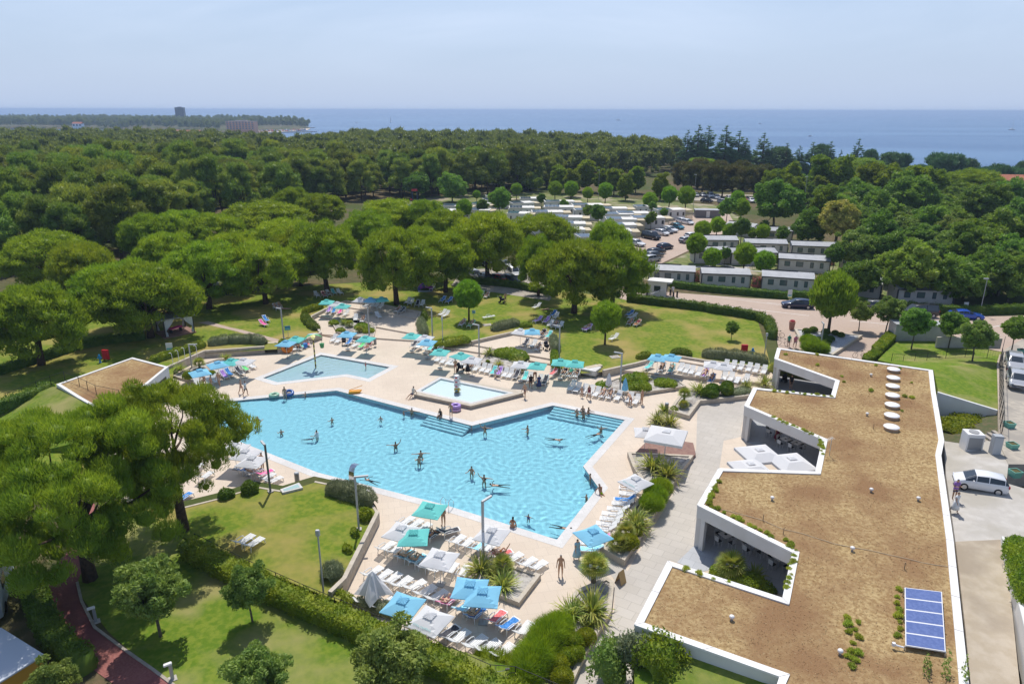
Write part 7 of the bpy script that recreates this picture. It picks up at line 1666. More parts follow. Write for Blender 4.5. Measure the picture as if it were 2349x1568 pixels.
for a in(('hatchback','w','e6',990,225,-180,-32,'standing on the yard beside the long roof',2.45),('estate_car','n','c3',787,1508,-90,-4,'driving on the brick road'),('van','k','d5',1220,420,-110,2,'parked along the dark hedge, right of the grey one'),('coupe','b','d5',1605,435,110,8,'on the road at the far right'),('hatchback','g','d5',890,365,90,8,'half hidden behind young trees by the hedge'),('estate_car','s','d5',2010,840,20,70,'behind the other one on the upper car park',1.9),('hatchback','s','d5',2025,985,20,70,'nearest on the upper car park',2.3),('van','k','c2',2130,1035,60,12,'in the brick car park'),('hatchback','w','c2',2205,1008,60,12,'right of the black van'),('hatchback','g','c2',2235,995,60,12,'between two white cars of the brick car park'),('estate_car','w','c2',2260,985,60,12,'third beyond the black van'),('hatchback','t','c2',2310,965,60,12,'farther along the car park row'),('estate_car','w','c2',2030,1080,60,14,'at the near end of the car park row'),('hatchback','w','c3',30,935,60,12,'at the far end of the car park row'),('hatchback','w','c2',2345,925,60,12,'beside the last white cabin'),('hatchback','n','c2',2225,1105,60,-10,'opposite the black van'),('estate_car','k','c2',2165,1140,60,-10,'on the tree side of the car park'),('estate_car','g','c2',2150,1163,60,-10,'nearest the grey cabin on the tree side'),('hatchback','s','c2',2135,1190,60,-10,'beside the corner of the first grey cabin'),('hatchback','w','c3',60,1030,60,-10,'under the car park trees'),('hatchback','s','c3',25,1060,60,-10,'under the car park trees'),('estate_car','s','c2',920,1300,50,20,'left in the shade under the pines'),('hatchback','g','c2',1000,1325,50,20,'second in the shade under the pines'),('hatchback','r','c2',1095,1332,50,14,'in the shade under the pines'),('hatchback','n','c2',1165,1335,50,14,'next to the red one under the pines'),('estate_car','k','c2',1130,1235,50,20,'behind the white van under the pines'),('van','w','c2',1180,1290,40,25,'under the pines'),('hatchback','k','c2',985,1215,50,14,'deep in the shade under the pines'),('van','w','c3',190,752,25,14,'in the far car park',None),('hatchback','w','c3',235,760,25,14,'right of the far white van',None),('hatchback','w','c3',320,765,25,14,'in the middle of the far car park',None),('hatchback','k','c3',165,785,50,4,'in front of the far white van',None),('hatchback','s','c3',280,790,50,4,'in the near lane of the far car park',None),('hatchback','g','c3',392,770,25,14,'towards the right of the far car park',None),('hatchback','r','c3',420,775,25,14,'in the far car park',None),('estate_car','w','c3',472,782,30,14,'last in the far car park',None),('hatchback','s','c3',90,745,25,14,'first in the far car park',None),('hatchback','w','c3',140,745,25,14,'second in the far car park',None),('hatchback','w','c3',1870,905,40,-20,'glimpsed between the dark crowns',None),('estate_car','w','c2',1040,665,40,4,'beyond the playground trees',None),('hatchback','s','c2',1110,680,40,4,'beyond the playground trees',None),('hatchback','k','c2',1270,700,40,4,'under the first yellow plane',None),('van','w','c1',720,1050,60,10,'camping under the left pines'),('hatchback','s','c1',815,1015,60,5,'parked between the left pines'),('van','w','c1',1400,1380,60,-10,'behind the hedge right of the gazebo'),('van','w','c1',880,1480,40,10,'hidden behind the gazebo pines'),('hatchback','w','c1',1110,885,50,6,'at the edge of the dense wood')):
 park(*a)
m_wwall,m_gwall,m_trim,m_slat=M('cabin_white',(.70,.68,.65),.7),M('cabin_greige',(.60,.56,.53),.8,(.55,.51,.48),1.5),M('dark_trim',(.045,.05,.055),.5),M('slat_wood',(.52,.44,.30),.8)
m_wroof,m_groof,m_pv=M('membrane_white',(.68,.66,.62),.7,(.6,.57,.53),.6),M('ribbed_sheet',(.36,.37,.39),.5,(.42,.43,.45),.8),M('dark_panel',(.03,.05,.085),.2,(.05,.08,.12),2,spec=.6)
def white_cabin(teal):
 r=empty('mobile_home');mb=MB();mb.box(-4,4,-2,2,.35,2.75);mb.box(-3.9,3.9,-1.9,1.9,0,.35);mb.build('wall',m_wwall,r)
 mb=MB();mb.box(-4.15,4.15,-2.12,2.12,2.752,2.9);mb.build('roof',m_wroof,r)
 pv=M('teal_panel',(.02,.085,.09),.2)if teal else m_pv
 for k in range(4):
  mb=MB();x=-3.9+k*1.02 if not teal else-3.9+k*1.02;mb.box(x,x+.97,-1.9,1.9,2.93,2.98);mb.build('solar_panel',pv,r)
 mb=MB()
 for k in range(9):mb.box(4.0,6.2,-2.02,-1.98,.3+k*.27,.45+k*.27)
 mb.box(3.98,6.25,-2.1,2.1,2.6,2.72);mb.box(6.15,6.25,-2,-1.9,0,2.6);mb.box(6.15,6.25,1.9,2,0,2.6);mb.build('veranda',m_slat,r)
 for x in(-2.9,-.6,1.5,3.2):
  mb=MB();mb.box(x,x+.55,-2.03,-1.99,1.2,2.2);mb.build('window',m_glassdark,r)
 mb=MB();mb.box(-4.04,-3.99,-.6,.3,1.1,2.2);mb.build('window',m_glassdark,r)
 mb=MB();mb.rbox(-4.45,-4.05,.9,1.7,.1,.8);mb.build('air_conditioner',m_acr,r)
 return Proto(r)
def grey_cabin():
 r=empty('mobile_home');mb=MB();mb.box(-4,4,-2,2,.3,2.5);mb.box(-3.9,3.9,-1.9,1.9,0,.3)
 mb.add([(-4,-2,2.5),(-4,2,2.5),(-4,.3,3.05),(4,-2,2.5),(4,2,2.5),(4,.3,3.05)],[(0,2,1),(3,4,5)]);mb.build('wall',m_gwall,r)
 for nm,y0,z0,y1,z1,xa,xb in(('roof',-2.2,2.5,.3,3.12,-4.15,4.15),('rear_roof',.3,3.28,2.2,2.72,-4.15,1.6)):
  mb=MB();n=40
  for k in range(n):
   a,b=xa+(xb-xa)*k/n,xa+(xb-xa)*(k+1)/n;c=a+(b-a)*.25;u=.035
   mb.add([(a,y0,z0+u),(c,y0,z0+u),(c,y1,z1+u),(a,y1,z1+u)],[(0,1,2,3)]);mb.add([(c,y0,z0),(b,y0,z0),(b,y1,z1),(c,y1,z1)],[(0,1,2,3)])
  mb.build(nm,m_groof,r)
 mb=MB();mb.box(-4.17,4.17,-2.25,-2.19,2.38,2.56);mb.box(-4.18,-4.02,-2.2,-2.0,.3,2.5);mb.box(4.02,4.18,-2.2,-2.0,.3,2.5);mb.add([(-4.16,.3,3.1),(1.6,.3,3.1),(1.6,.3,3.3),(-4.16,.3,3.3)],[(0,1,2,3)]);mb.build('eaves_trim',m_trim,r)
 for x,w,z in((-3.1,.9,1.1),(-1.25,1.15,1.1),(1.0,.55,1.0),(2.55,.55,1.0)):
  mb=MB();mb.box(x,x+w,-2.04,-1.99,z,2.05);wn=mb.build('window',m_trim,r)
  mb=MB();mb.box(x+.07,x+w-.07,-2.06,-2.042,z+.07,1.98);mb.build('pane',M('cabin_pane',(.10,.14,.15),.12,spec=.7),wn)
 return Proto(r)
WC,TC,GC=white_cabin(False),white_cabin(True),grey_cabin()
WL=[(1000,738,1130,730,'t'),(980,762,1135,752),(890,785,1030,790,'t'),(690,800,880,800),(450,805,640,800,'t'),(270,790,400,785),(660,830,765,832),(880,830,1022,828),(1165,785,1310,775),(1225,752,1372,748),(1150,815,1330,810),(1150,852,1290,850,'t'),(1225,890,1430,882,'t'),(1220,928,1440,922,'t'),(1305,845,1525,838),(1455,878,1662,875),(1510,922,1680,918),(1395,775,1600,768),(1390,810,1600,805),(1585,798,1795,790),(1600,832,1790,825),(1750,820,1965,815),(1790,860,2000,852),(1815,893,2030,888),(1850,932,2022,925),(1770,972,1992,965),(1895,852,2112,846),(2000,885,2212,876),(2025,808,2150,802),(2165,832,2345,822),(1630,1015,1795,1002),(1540,962,1625,958)]
for i,(a,b,c,d,*t)in enumerate(WL):
 p,q=g('c2',a,b,LZ+2.9),g('c2',c,d,LZ+2.9);m=(p+q)/2;dv=q-p;L_=min(1.25,max(.75,dv.length/8.6))
 far_='nearest' if b>900 else 'middle' if b>820 else 'farthest';k=sorted([w for w in WL if(w[1]>900,w[1]>820)==(b>900,b>820)],key=lambda w:w[0]).index((a,b,c,d,*t))
 (TC if t else WC).place((m.x,m.y,LZ-.02),math.atan2(dv.y,dv.x)-.22,(L_*.98,1.08,1.0),f'white flat roofed cabin with {"green" if t else "dark"} roof panels, {ORD[k]} from the left of the {far_} rows','mobile home','white cabins of the campsite')
for i,(c,a,b,e,f,d)in enumerate((('d4',595,268,990,290,'behind the kiosk, first of the front row'),('d4',1060,302,1482,318,'second of the front row'),('c3',540,1388,892,1412,'third of the front row, behind the white sign'),('c3',965,1400,1350,1450,'fourth of the front row, half under trees'),('c3',1470,1482,1850,1492,'fifth of the front row, in deep shade'),('c3',110,1118,372,1122,'left in the third row'),('c3',430,1142,712,1150,'in the middle of the third row'),('c3',748,1160,1062,1172,'right in the third row by the cream tree'),('c3',80,1205,330,1205,'left in the second row'),('c3',330,1215,640,1215,'second in the second row'),('c3',655,1255,1000,1278,'with white tarpaulin front and terrace'),('c3',290,1005,480,1025,'left part of the long far cabin'),('c3',510,1050,745,1055,'with the far dark veranda'),('c3',1075,1240,1250,1260,'behind the dark tree'),('c3',1500,1210,1830,1250,'among the trees at the right'))):
 p,q=g(c,a,b,LZ),g(c,e,f,LZ);dv=q-p;n=Vector((-dv.y,dv.x,0)).normalized();m=(p+q)/2+n*2.0;L_=dv.length/8
 GC.place((m.x,m.y,LZ-.02),math.atan2(dv.y,dv.x),(L_,1,1),'grey cabin with ribbed metal roof '+d,'mobile home','grey cabins of the campsite')
HD=gp('P',[(-260,297),(0,296),(330,299),(470,303),(545,304),(600,302),(690,298.5),(716,293.5),(700,288),(600,283),(300,279),(-260,279)],SEAZ)
mb=MB();o1=[p+Vector((0,0,-.5))for p in ccw(HD)];o2=[p+Vector((0,0,5))for p in offset(HD,-22)]
mb.sheet([o2]);n_=len(o1);mb.add(o1+o2,[(i,(i+1)%n_,n_+(i+1)%n_,n_+i)for i in range(n_)]);tag(mb.build('headland',m_forest_floor),kind='structure')
pts=[];rh_=random.Random(8)
xs_,ys_=[p.x for p in HD],[p.y for p in HD]
hin=[(p.x,p.y)for p in offset(HD,-3)]
while len(pts)<1700:
 x,y=rh_.uniform(min(xs_),max(xs_)),rh_.uniform(min(ys_),max(ys_));px,py=project((x,y,SEAZ))
 if inpoly(x,y,hin)and px>-60 and not(505<px<700 and py>295.5):pts.append((x,y,SEAZ+3+6*noise.noise(Vector((x*.006,y*.006,3)))+2))
mass('headland_wood',pts,L_MASS,'far dark wood on the headland',seed=4,sc=(1.0,1.5))
tag(slab('beach',[p for p in gp('P',[(520,304.5),(560,306.2),(640,304),(705,299.5),(712,296),(680,297),(600,300)],SEAZ)],SEAZ-1,SEAZ+1.2,M('beach_stone',(.62,.52,.42),.9)),kind='structure')
for i,(a,b)in enumerate((((560,308),(575,307)),((640,305),(725,302.5)),((690,293),(722,293.5)))):
 mb=MB();strip(mb,gp('P',[a,b],SEAZ),5,SEAZ-1,SEAZ+1.4);tag(mb.build('jetty',m_conc),f'pale low jetty at the far beach, {ORD[i]} from the left','jetty','jetties of the far beach')
rp=random.Random(2);mb=MB()
for i in range(150):
 p=g('P',rp.uniform(545,700),0,0)if False else g('P',*(lambda u:(545+155*u,304.6-5.4*u+rp.uniform(-1.6,.4)))(rp.random()),SEAZ+1.2)
 mb.box(p.x-1.2,p.x+1.2,p.y-1,p.y+1,SEAZ+1,SEAZ+2.6+rp.random()*1.5,rp.randrange(4))
tag(mb.build('beach_crowd',[M('dot_white',(.7,.7,.7)),M('dot_red',(.5,.12,.1)),M('dot_blue',(.2,.35,.5)),M('dot_tan',(.5,.35,.25))]),'crowd of bathers and parasols on the far beach','crowd',kind='stuff')
def house(name,lbl,cat,c,x,y,w,d,h,wallm,roofm,z,rz,nx,nz,roofh=0,winm=None,balc=False):
 b=g(c,x,y,z);r=empty(name,b,rz);tag(r,lbl,cat)
 mb=MB();mb.box(-w/2,w/2,-d/2,d/2,-6,h);mb.build('wall',wallm,r)
 mb=MB();e=w*.015+.25
 if roofh:mb.add([(-w/2-e,-d/2-e,h),(w/2+e,-d/2-e,h),(w/2+e,d/2+e,h),(-w/2-e,d/2+e,h),(-w/2-e,0,h+roofh),(w/2+e,0,h+roofh)],[(0,1,5,4),(2,3,4,5),(0,4,3),(1,2,5),(3,2,1,0)])
 else:mb.box(-w/2-.1,w/2+.1,-d/2-.1,d/2+.1,h+.002,h+.5);mb.box(-w*.2,w*.2,-d*.2,d*.2,h+.5,h+2.2)
 mb.build('roof',roofm,r)
 for i in range(nx):
  for k in range(nz):
   x0=-w/2+w*(i+.22)/nx;x1=-w/2+w*(i+.78)/nx;z0=h*(k+.25)/nz;z1=h*(k+.8)/nz
   mb=MB();mb.box(x0,x1,-d/2-.06,-d/2+.05,z0,z1);mb.build('window',winm or m_glassdark,r)
   if balc:mb=MB();mb.box(x0-.2,x1+.2,-d/2-1.0,-d/2-.07,z0-.15,z0+.5);mb.build('balcony',balc,r)
 return r
m_tow,m_or,m_tile=M('tower_grey',(.10,.115,.13),.7),M('terracotta_wall',(.78,.34,.17),.8),M('roof_tiles',(.40,.15,.085),.85,(.33,.11,.06),1.5,.4,8)
house('tower_block','grey high rise hotel tower on the wooded headland','tower','P',417,283,23,20,43,m_tow,M('tower_top',(.2,.22,.24)),SEAZ+4,.2,4,12,0,M('tower_glass',(.05,.06,.08),.3))
house('beach_hotel','orange beach hotel with balconies on the headland','hotel','P',556,297,54,16,14,m_or,M('hotel_roof',(.5,.4,.36)),SEAZ+7,-.1,9,4,0,None,M('balcony_pale',(.66,.5,.42)))
house('far_house','small pale house with orange roof on the far headland','house','c1',540,262,16,10,5,m_wwall,m_tile,SEAZ+12,.1,3,1,3)
house('far_house','long low orange roof half hidden above the dense wood','house','c1',1270,330,40,14,5,m_wwall,m_tile,-3,.1,5,1,3)
for c,x,y,w,h,rz,lb in(('c3',2160,755,16,7.5,-.25,'brick apartment house with red roof and balconies at the far right'),('c3',1400,660,14,4,.1,'red roofed house peeping left of the cypress'),('c3',1690,660,16,4,.1,'red roofed house behind the umbrella pine'),('c3',300,650,34,4.0,.05,'long house with pale red roof behind the brownish pines')):
 p=g(c,x,y,-1);house('apartment_house',lb,'house',c,x,y,w,10,h,M('brick_wall',(.34,.14,.10),.85,(.28,.11,.08),3),m_tile,gz(p.x,p.y),rz,max(3,int(w/5)),3,2.2,None,M('ochre_balcony',(.45,.30,.16)))
m_hull=M('boat_white',(.72,.72,.72),.4)
def boat(sail,c,x,y,s,rz,lb):
 p=g(c,x,y,SEAZ);r=empty('sailing_boat' if sail else 'motor_boat',p,rz);tag(r,lb,'boat');mb=MB();st=[(-5,1.3,1.1),(-2,1.7,1.1),(2,1.5,1.25),(5.2,.1,1.5)];vs=[]
 for xx,w,h in st:vs+=[(xx,-w,h),(xx,-w*.6,-.3),(xx,w*.6,-.3),(xx,w,h)]
 mb.add(vs,[(k*4+i,k*4+(i+1)%4,k*4+4+(i+1)%4,k*4+4+i)for k in range(3)for i in range(4)]+[(0,1,2,3)]);mb.build('hull',m_hull,r)
 mb=MB();mb.rbox(-2.2,1.5,-.9,.9,1.1,2.0,.15);mb.build('cabin',m_hull if sail else M('boat_grey',(.3,.32,.36)),r)
 if sail:
  mb=MB();mb.tube([(.6,0,1),(.6,0,14)],.12,6);mb.build('mast',M('galvanised',(.5,.5,.5)),r)
  mb=MB();mb.add([(.4,.1,2.4),(-3.6,.5,2.4),(.5,0,sail)],[(0,1,2)]);mb.add([(.4,.16,2.4),(-3.6,.56,2.4),(.5,.05,sail)],[(0,2,1)]);mb.build('sail',m_acr,r)
 r.scale=(s,s,s)
boat(13,'c2',340,233,1.6,1.3,'sailing boat with raised sail, nearest the wooded shore');boat(12,'c2',905,175,2.4,.8,'tiny far sailing boat near the horizon');boat(3.2,'c2',1905,220,2.0,.1,'yacht with bare mast in the middle of the sea');boat(3.2,'c3',2265,287,1.6,.1,'yacht with bare mast at the right edge of the sea')
boat(0,'c3',530,243,1.2,.1,'motor boat above the tall conifers');boat(0,'c3',875,330,.8,.1,'speed boat trailing foam close to the shore');boat(0,'c3',1330,170,2.2,.1,'small boat right at the horizon');boat(0,'c2',103,237,1.0,.6,'tiny boat above the left wood')
m_gal,m_blk=M('lamp_grey',(.42,.43,.44),.5,metal=.3),M('black_metal',(.02,.022,.022),.5)
def llamp(c,x,y,h,rz,lb,dark=False,z=None):
 p=ground_at(c,x,y)if z is None else g(c,x,y,z);r=empty('lamp_post',p,rz);tag(r,lb,'lamp','square arm lamp posts');mb=MB();mb.box(-.07,.07,-.07,.07,0,h);mb.build('pole',m_gal if not dark else M('dark_pole',(.12,.13,.13)),r)
 mb=MB();mb.box(.072,.95,-.08,.08,h-.12,h);mb.build('lamp_arm',m_gal,r);mb=MB();mb.box(-.2,.2,-.2,.2,-.02,.06);mb.build('base_plate',m_conc,r)
for a in(('d2',450,620,4.2,2.6,'pale lamp post beside the blue sign'),('d2',1335,595,4.2,2.6,'pale lamp post in the terrace bed'),('d2',1987,612,4.2,2.6,'pale lamp post at the middle lawn corner'),('d3',770,805,4.2,2.6,'pale lamp post behind the gravel bed'),('d3',1597,822,4.2,2.6,'pale lamp post by the silver bush and strollers'),('d4',340,1212,4.4,2.6,'pale lamp post in the curved bed'),('d1',1590,645,3.2,.2,'pale lamp post near the outdoor showers'),('e2',492,990,4.2,2.2,'dark lamp post by the clipped bush',True),('e2',1275,1325,4.4,.2,'grey lamp post on the triangle lawn wall'),('e3',1480,530,4.6,.9,'grey lamp post in front of the near square bed'),('d5',400,712,3.8,1.4,'white post lamp in the triangular bed',False,LZ)):llamp(*a)
def pole(name,lb,c,x,y,h,z=LZ,top=None,tm=None,rr=.05,grp=None):
 if z is None:q=g(c,x,y,-1);z=gz(q.x,q.y)
 r=empty(name,g(c,x,y,z));tag(r,lb,'lamp',grp);mb=MB();mb.tube([(0,0,0),(0,0,h)],[rr*1.2,rr],8);mb.build('pole',m_gal,r)
 mb=MB();mb.rbox(-.55,.2,-.13,.13,h-.05,h+.1,.04)if top is None else mb.rbox(-.13,.13,-.1,.1,h-.35,h+.05,.04);mb.build('lamp_head',tm or m_gal,r)
pole('floodlight_pole','slim flood light pole in the triangle lawn by the hedge','e3',165,815,4.6,top=1);pole('floodlight_pole','camera and light pole beside the blue hydrant on the sunny lawn','d4',1615,935,3.3,top=1);pole('floodlight_pole','thin white pole on the middle lawn corner','d3',395,690,3.8,top=1)
for i,(c,x,y,h,d)in enumerate((('c2',1198,690,9,'left of the yellow planes'),('c2',1767,765,10,'behind the row of young pines'),('c3',72,828,10.5,'by the refuse hut'),('c3',822,868,11,'right of the big dark oak'),('c3',1985,800,8,'before the brick apartment house'),('d5',1722,400,5.5,'at the road bend near the blue car'))):pole('street_lamp','tall street lamp '+d,c,x,y,h,LZ if c=='d5' else None,grp='tall street lamps')
def simple(name,lb,cat,loc,rz,parts,grp=None):
 r=empty(name,loc,rz);tag(r,lb,cat,grp)
 for nm,mb,m in parts:mb.build(nm,m,r)
 return r
def B(*a):mb=MB();mb.rbox(*a);return mb
def Tt(p,r,n=8):mb=MB();mb.tube(p,r,n);return mb
for c,x,y,lb in(('e1',660,1140,'grey bollard lamp beside the upper red path'),('e1',1185,1532,'pale bollard lamp at the bottom of the red path')):simple('bollard_lamp',lb,'lamp',g(c,x,y,LZ),.6,[('post',B(-.09,.09,-.09,.09,0,1.0),m_gal),('lamp_head',B(-.32,.1,-.1,.1,1.001,1.1),m_acr),('base_plate',B(-.22,.22,-.22,.22,0,.04,.01),m_conc)],'bollard lamps of the red path')
for c,x,y,lb in(('e2',730,908,'steel litter bin on the deck right of the leaning lamp'),('d2',1395,690,'grey litter bin beside the turquoise parasol'),('d4',750,1398,'grey litter bin near the large white parasol')):simple('litter_bin',lb,'bin',ground_at(c,x,y),.3,[('body',Tt([(0,0,.08),(0,0,.85)],.2,14),M('bin_steel',(.25,.25,.25),.4,metal=.5)),('lid',Tt([(0,0,.86),(0,0,.95)],[.22,.16],14),m_gal)],'litter bins')
mb=MB();pr=[(0,.0),(.03,.5),(-.02,.95),(-.18,1.28),(-.45,1.42),(-.8,1.36)]
for i,(y,z)in enumerate(pr):mb.v+=[(-.28,-y,z),(.28,-y,z),(.28,-y+.05,z-.03),(-.28,-y+.05,z-.03)]
for i in range(5):mb.f+=[(i*4+a,i*4+(a+1)%4,i*4+4+(a+1)%4,i*4+4+a)for a in range(4)]
mb.m=[0]*len(mb.f);simple('waterfall_spout','curved stainless waterfall spout at the pool edge','fountain',g('e2',1212,905),RAD(-28),[('spout',mb,M('mirror_steel',(.62,.63,.65),.12,metal=1)),('foot',B(-.35,.35,-.2,.2,0,.03,.01),m_gal)])
simple('pool_ladder','chrome handrail at the near pool rim','handrail',g('e2',2050,1135),RAD(-25),[('rail',Tt([(-.35,-.25,0),(-.35,-.25,.75),(-.35,.1,.85),(-.35,.5,.45),(-.35,.55,-.4)],.025),M('mirror_steel',(.62,.63,.65),.12,metal=1)),('rail',Tt([(.35,-.25,0),(.35,-.25,.75),(.35,.1,.85),(.35,.5,.45),(.35,.55,-.4)],.025),M('mirror_steel',(.62,.63,.65),.12,metal=1))])
for i,(x,y)in enumerate(((1440,658),(1490,635),(1540,612),(1640,592))):simple('shower',f'white hook topped outdoor shower, {ORD[i]} from the left','shower',g('d1',x,y),0,[('pipe',Tt([(0,0,0),(0,0,2.1),(-.08,0,2.25),(-.22,0,2.28),(-.32,0,2.2)],.035),m_acr)],'outdoor showers')
m_teal=M('sign_teal',(.15,.5,.48))
for c,x,y,w,h,zb,rz,col,lb in(('d1',1408,520,.8,.95,.5,.15,m_acr,'white information board with teal foot on the lawn by the showers'),('d2',497,600,.75,.6,.9,.3,M('sign_blue',(.05,.22,.35)),'blue sign on a post behind the turquoise parasol'),('d3',715,430,.5,.5,1.0,0,M('sign_pale',(.45,.6,.68)),'pale sign under the round young pine'),('d5',145,300,.7,1.1,.9,.05,m_acr,'white sign before the third grey cabin'),('d5',1598,385,.7,1.0,.6,0,m_acr,'white sign behind the blue car')):
 simple('sign_board',lb,'sign',g(c,x,y,LZ),rz,[('panel',B(-w/2,w/2,-.03,.03,zb,zb+h,.01),col),('post',Tt([(0,.05,0),(0,.05,zb+h*.8)],.03),m_gal),('stripe',B(-w/2+.06,w/2-.06,-.04,-.031,zb+.08,zb+.3,.005),m_teal)])
for c,x,y,lb in(('d1',882,572,'red fire hose cabinet beside the blue hydrant, left lawn'),('d4',1436,900,'red fire hose cabinet on the sunny right lawn')):simple('fire_cabinet',lb,'cabinet',g(c,x,y,LZ),-.1,[('body',B(-.4,.4,-.15,.15,.15,1.35),M('fire_red',(.55,.015,.03),.4)),('leg',B(-.36,-.3,-.1,.1,0,.149,.01),m_blk),('leg',B(.3,.36,-.1,.1,0,.149,.01),m_blk)],'fire hose cabinets')
for c,x,y,lb in(('d1',830,592,'blue hydrant on the shaded left lawn'),('d4',1510,910,'blue hydrant on the sunny right lawn')):
 mb=MB();mb.lathe([(.16,0),(.16,.06),(.1,.08),(.1,.7),(.15,.72),(.15,.9),(.08,1.05)],14);h2=Tt([(-.26,0,.62),(.26,0,.62)],.08);simple('hydrant',lb,'hydrant',g(c,x,y,LZ),0,[('body',mb,M('hydrant_blue',(.02,.22,.5),.4)),('outlet',h2,M('hydrant_blue',(.02,.22,.5),.4))],'blue hydrants')
def torus(R,r,n=26,k=10):
 mb=MB();vs=[((R+r*math.cos(b))*math.cos(a),(R+r*math.cos(b))*math.sin(a),r*math.sin(b))for a in[6.28319*i/n for i in range(n)]for b in[6.28319*j/k for j in range(k)]]
 mb.add(vs,[(i*k+j,((i+1)%n)*k+j,((i+1)%n)*k+(j+1)%k,i*k+(j+1)%k)for i in range(n)for j in range(k)]);return mb
for c,x,y,R,r,z,tilt,col,lb in(('d2',490,768,.52,.24,.72,1.35,(.80,.24,.04),'big orange swim ring standing by the blue parasol'),('e2',525,145,.42,.16,.14,0,(.35,.55,.40),'pale green swim ring on the deck'),('e2',655,130,.42,.17,.16,.3,(.04,.12,.35),'blue swim ring beside the wading woman'),('e4',213,255,.42,.17,.17,0,(.55,.35,.55),'rainbow swim ring, lower of two stacked'),('e4',213,252,.42,.17,.50,0,(.42,.28,.62),'violet swim ring, upper of two stacked')):
 o=torus(R,r).build('swim_ring',M('ring'+lb[:9],col,.3),None,True,g(c,x,y,0)+Vector((0,0,z)));o.rotation_euler=(tilt,0,.2);tag(o,lb,'swim ring')
mb=MB();mb.add([(-.6,-.25,0),(.6,-.25,0),(.8,0,.15),(.6,.25,0),(-.6,.25,0),(-.5,-.3,.3),(.6,-.3,.3),(.95,0,.35),(.6,.3,.3),(-.5,.3,.3)],[(0,1,6,5),(1,2,7,6),(2,3,8,7),(3,4,9,8),(4,0,5,9),(5,6,7,8,9)]);simple('toy_boat','small orange inflatable boat with paddle at the pool rim','toy boat',g('e2',1230,120),.2,[('hull',mb,M('toy_orange',(.75,.33,.03),.4)),('paddle',Tt([(-.5,.1,.35),(1.0,.3,.75)],.03),M('toy_orange',(.75,.33,.03),.4))])
def bucket_palm():
 r=empty('water_toy',g('d2',782,935,-.3));tag(r,'striped palm water toy with tipping buckets in the paddling pool','water toy')
 mb=MB();n=14
 for k in range(n):a=len(mb.f);mb.tube([(0,0,4.4*k/n),(0,0,4.4*(k+1)/n)],.09,9,k%2)
 mb.build('pole',[M('toy_yellow',(.62,.5,.12)),M('toy_brown',(.16,.1,.06))],r)
 for k,(a,col)in enumerate(((0,(.08,.35,.12)),(1.2,(.6,.6,.6)),(2.5,(.35,.45,.6)),(3.8,(.10,.40,.16)),(5.0,(.65,.6,.2)))):
  mb=MB();d=Vector((math.cos(a),math.sin(a),0));s=Vector((-d.y,d.x,0));q=[d*t+Vector((0,0,4.4+.35*t-.55*t*t))for t in(0,.4,.8,1.15)]
  for p,w in zip(q,(.1,.28,.25,.04)):mb.v+=[tuple(p-s*w),tuple(p+s*w),tuple(p+Vector((0,0,.05)))]
  for i in range(3):mb.f+=[(i*3,i*3+3,i*3+5,i*3+2),(i*3+2,i*3+5,i*3+4,i*3+1)]
  mb.m=[0]*6;mb.build('leaf',M(f'toy_leaf{k}',col,.5),r)
 mb=MB();mb.tube([(-1.1,0,3.7),(1.1,0,3.7)],.05,8);mb.build('crossbar',M('toy_brown',(.16,.1,.06)),r)
 for x,col in((-1.0,(.04,.18,.5)),(1.0,(.05,.25,.08))):mb=MB();mb.lathe([(.2,2.75),(.3,3.3),(.26,3.29)],14,0,(x,0,0));mb.tube([(x,0,3.3),(x,0,3.7)],.015,5);mb.build('bucket',M(f'bucket{x}',col,.4),r)
bucket_palm()
r=empty('stacked_cups',g('d3',541,1172,.25));tag(r,'tower of stacked white cups with red and yellow marks in the splash pool','water toy')
for k,(z,col)in enumerate(((0,(.60,.42,.08)),(.5,(.72,.7,.68)),(1.0,(.72,.7,.68)),(1.5,(.72,.7,.68)))):
 mb=MB();mb.lathe([(.24,z+.02),(.33,z+.28),(.28,z+.47),(.2,z+.5)],16);a=len(mb.f);mb.box(-.16,.1,-.345,-.28,z+.2,z+.33,1);mb.tube([(.3,0,z+.15),(.46,0,z+.25),(.3,0,z+.4)],.035,6,0);mb.build('cup',[M(f'cup{col[2]}',col,.35),M('cup_red',(.55,.05,.05))if k else M('cup_blue',(.1,.3,.5))],r)
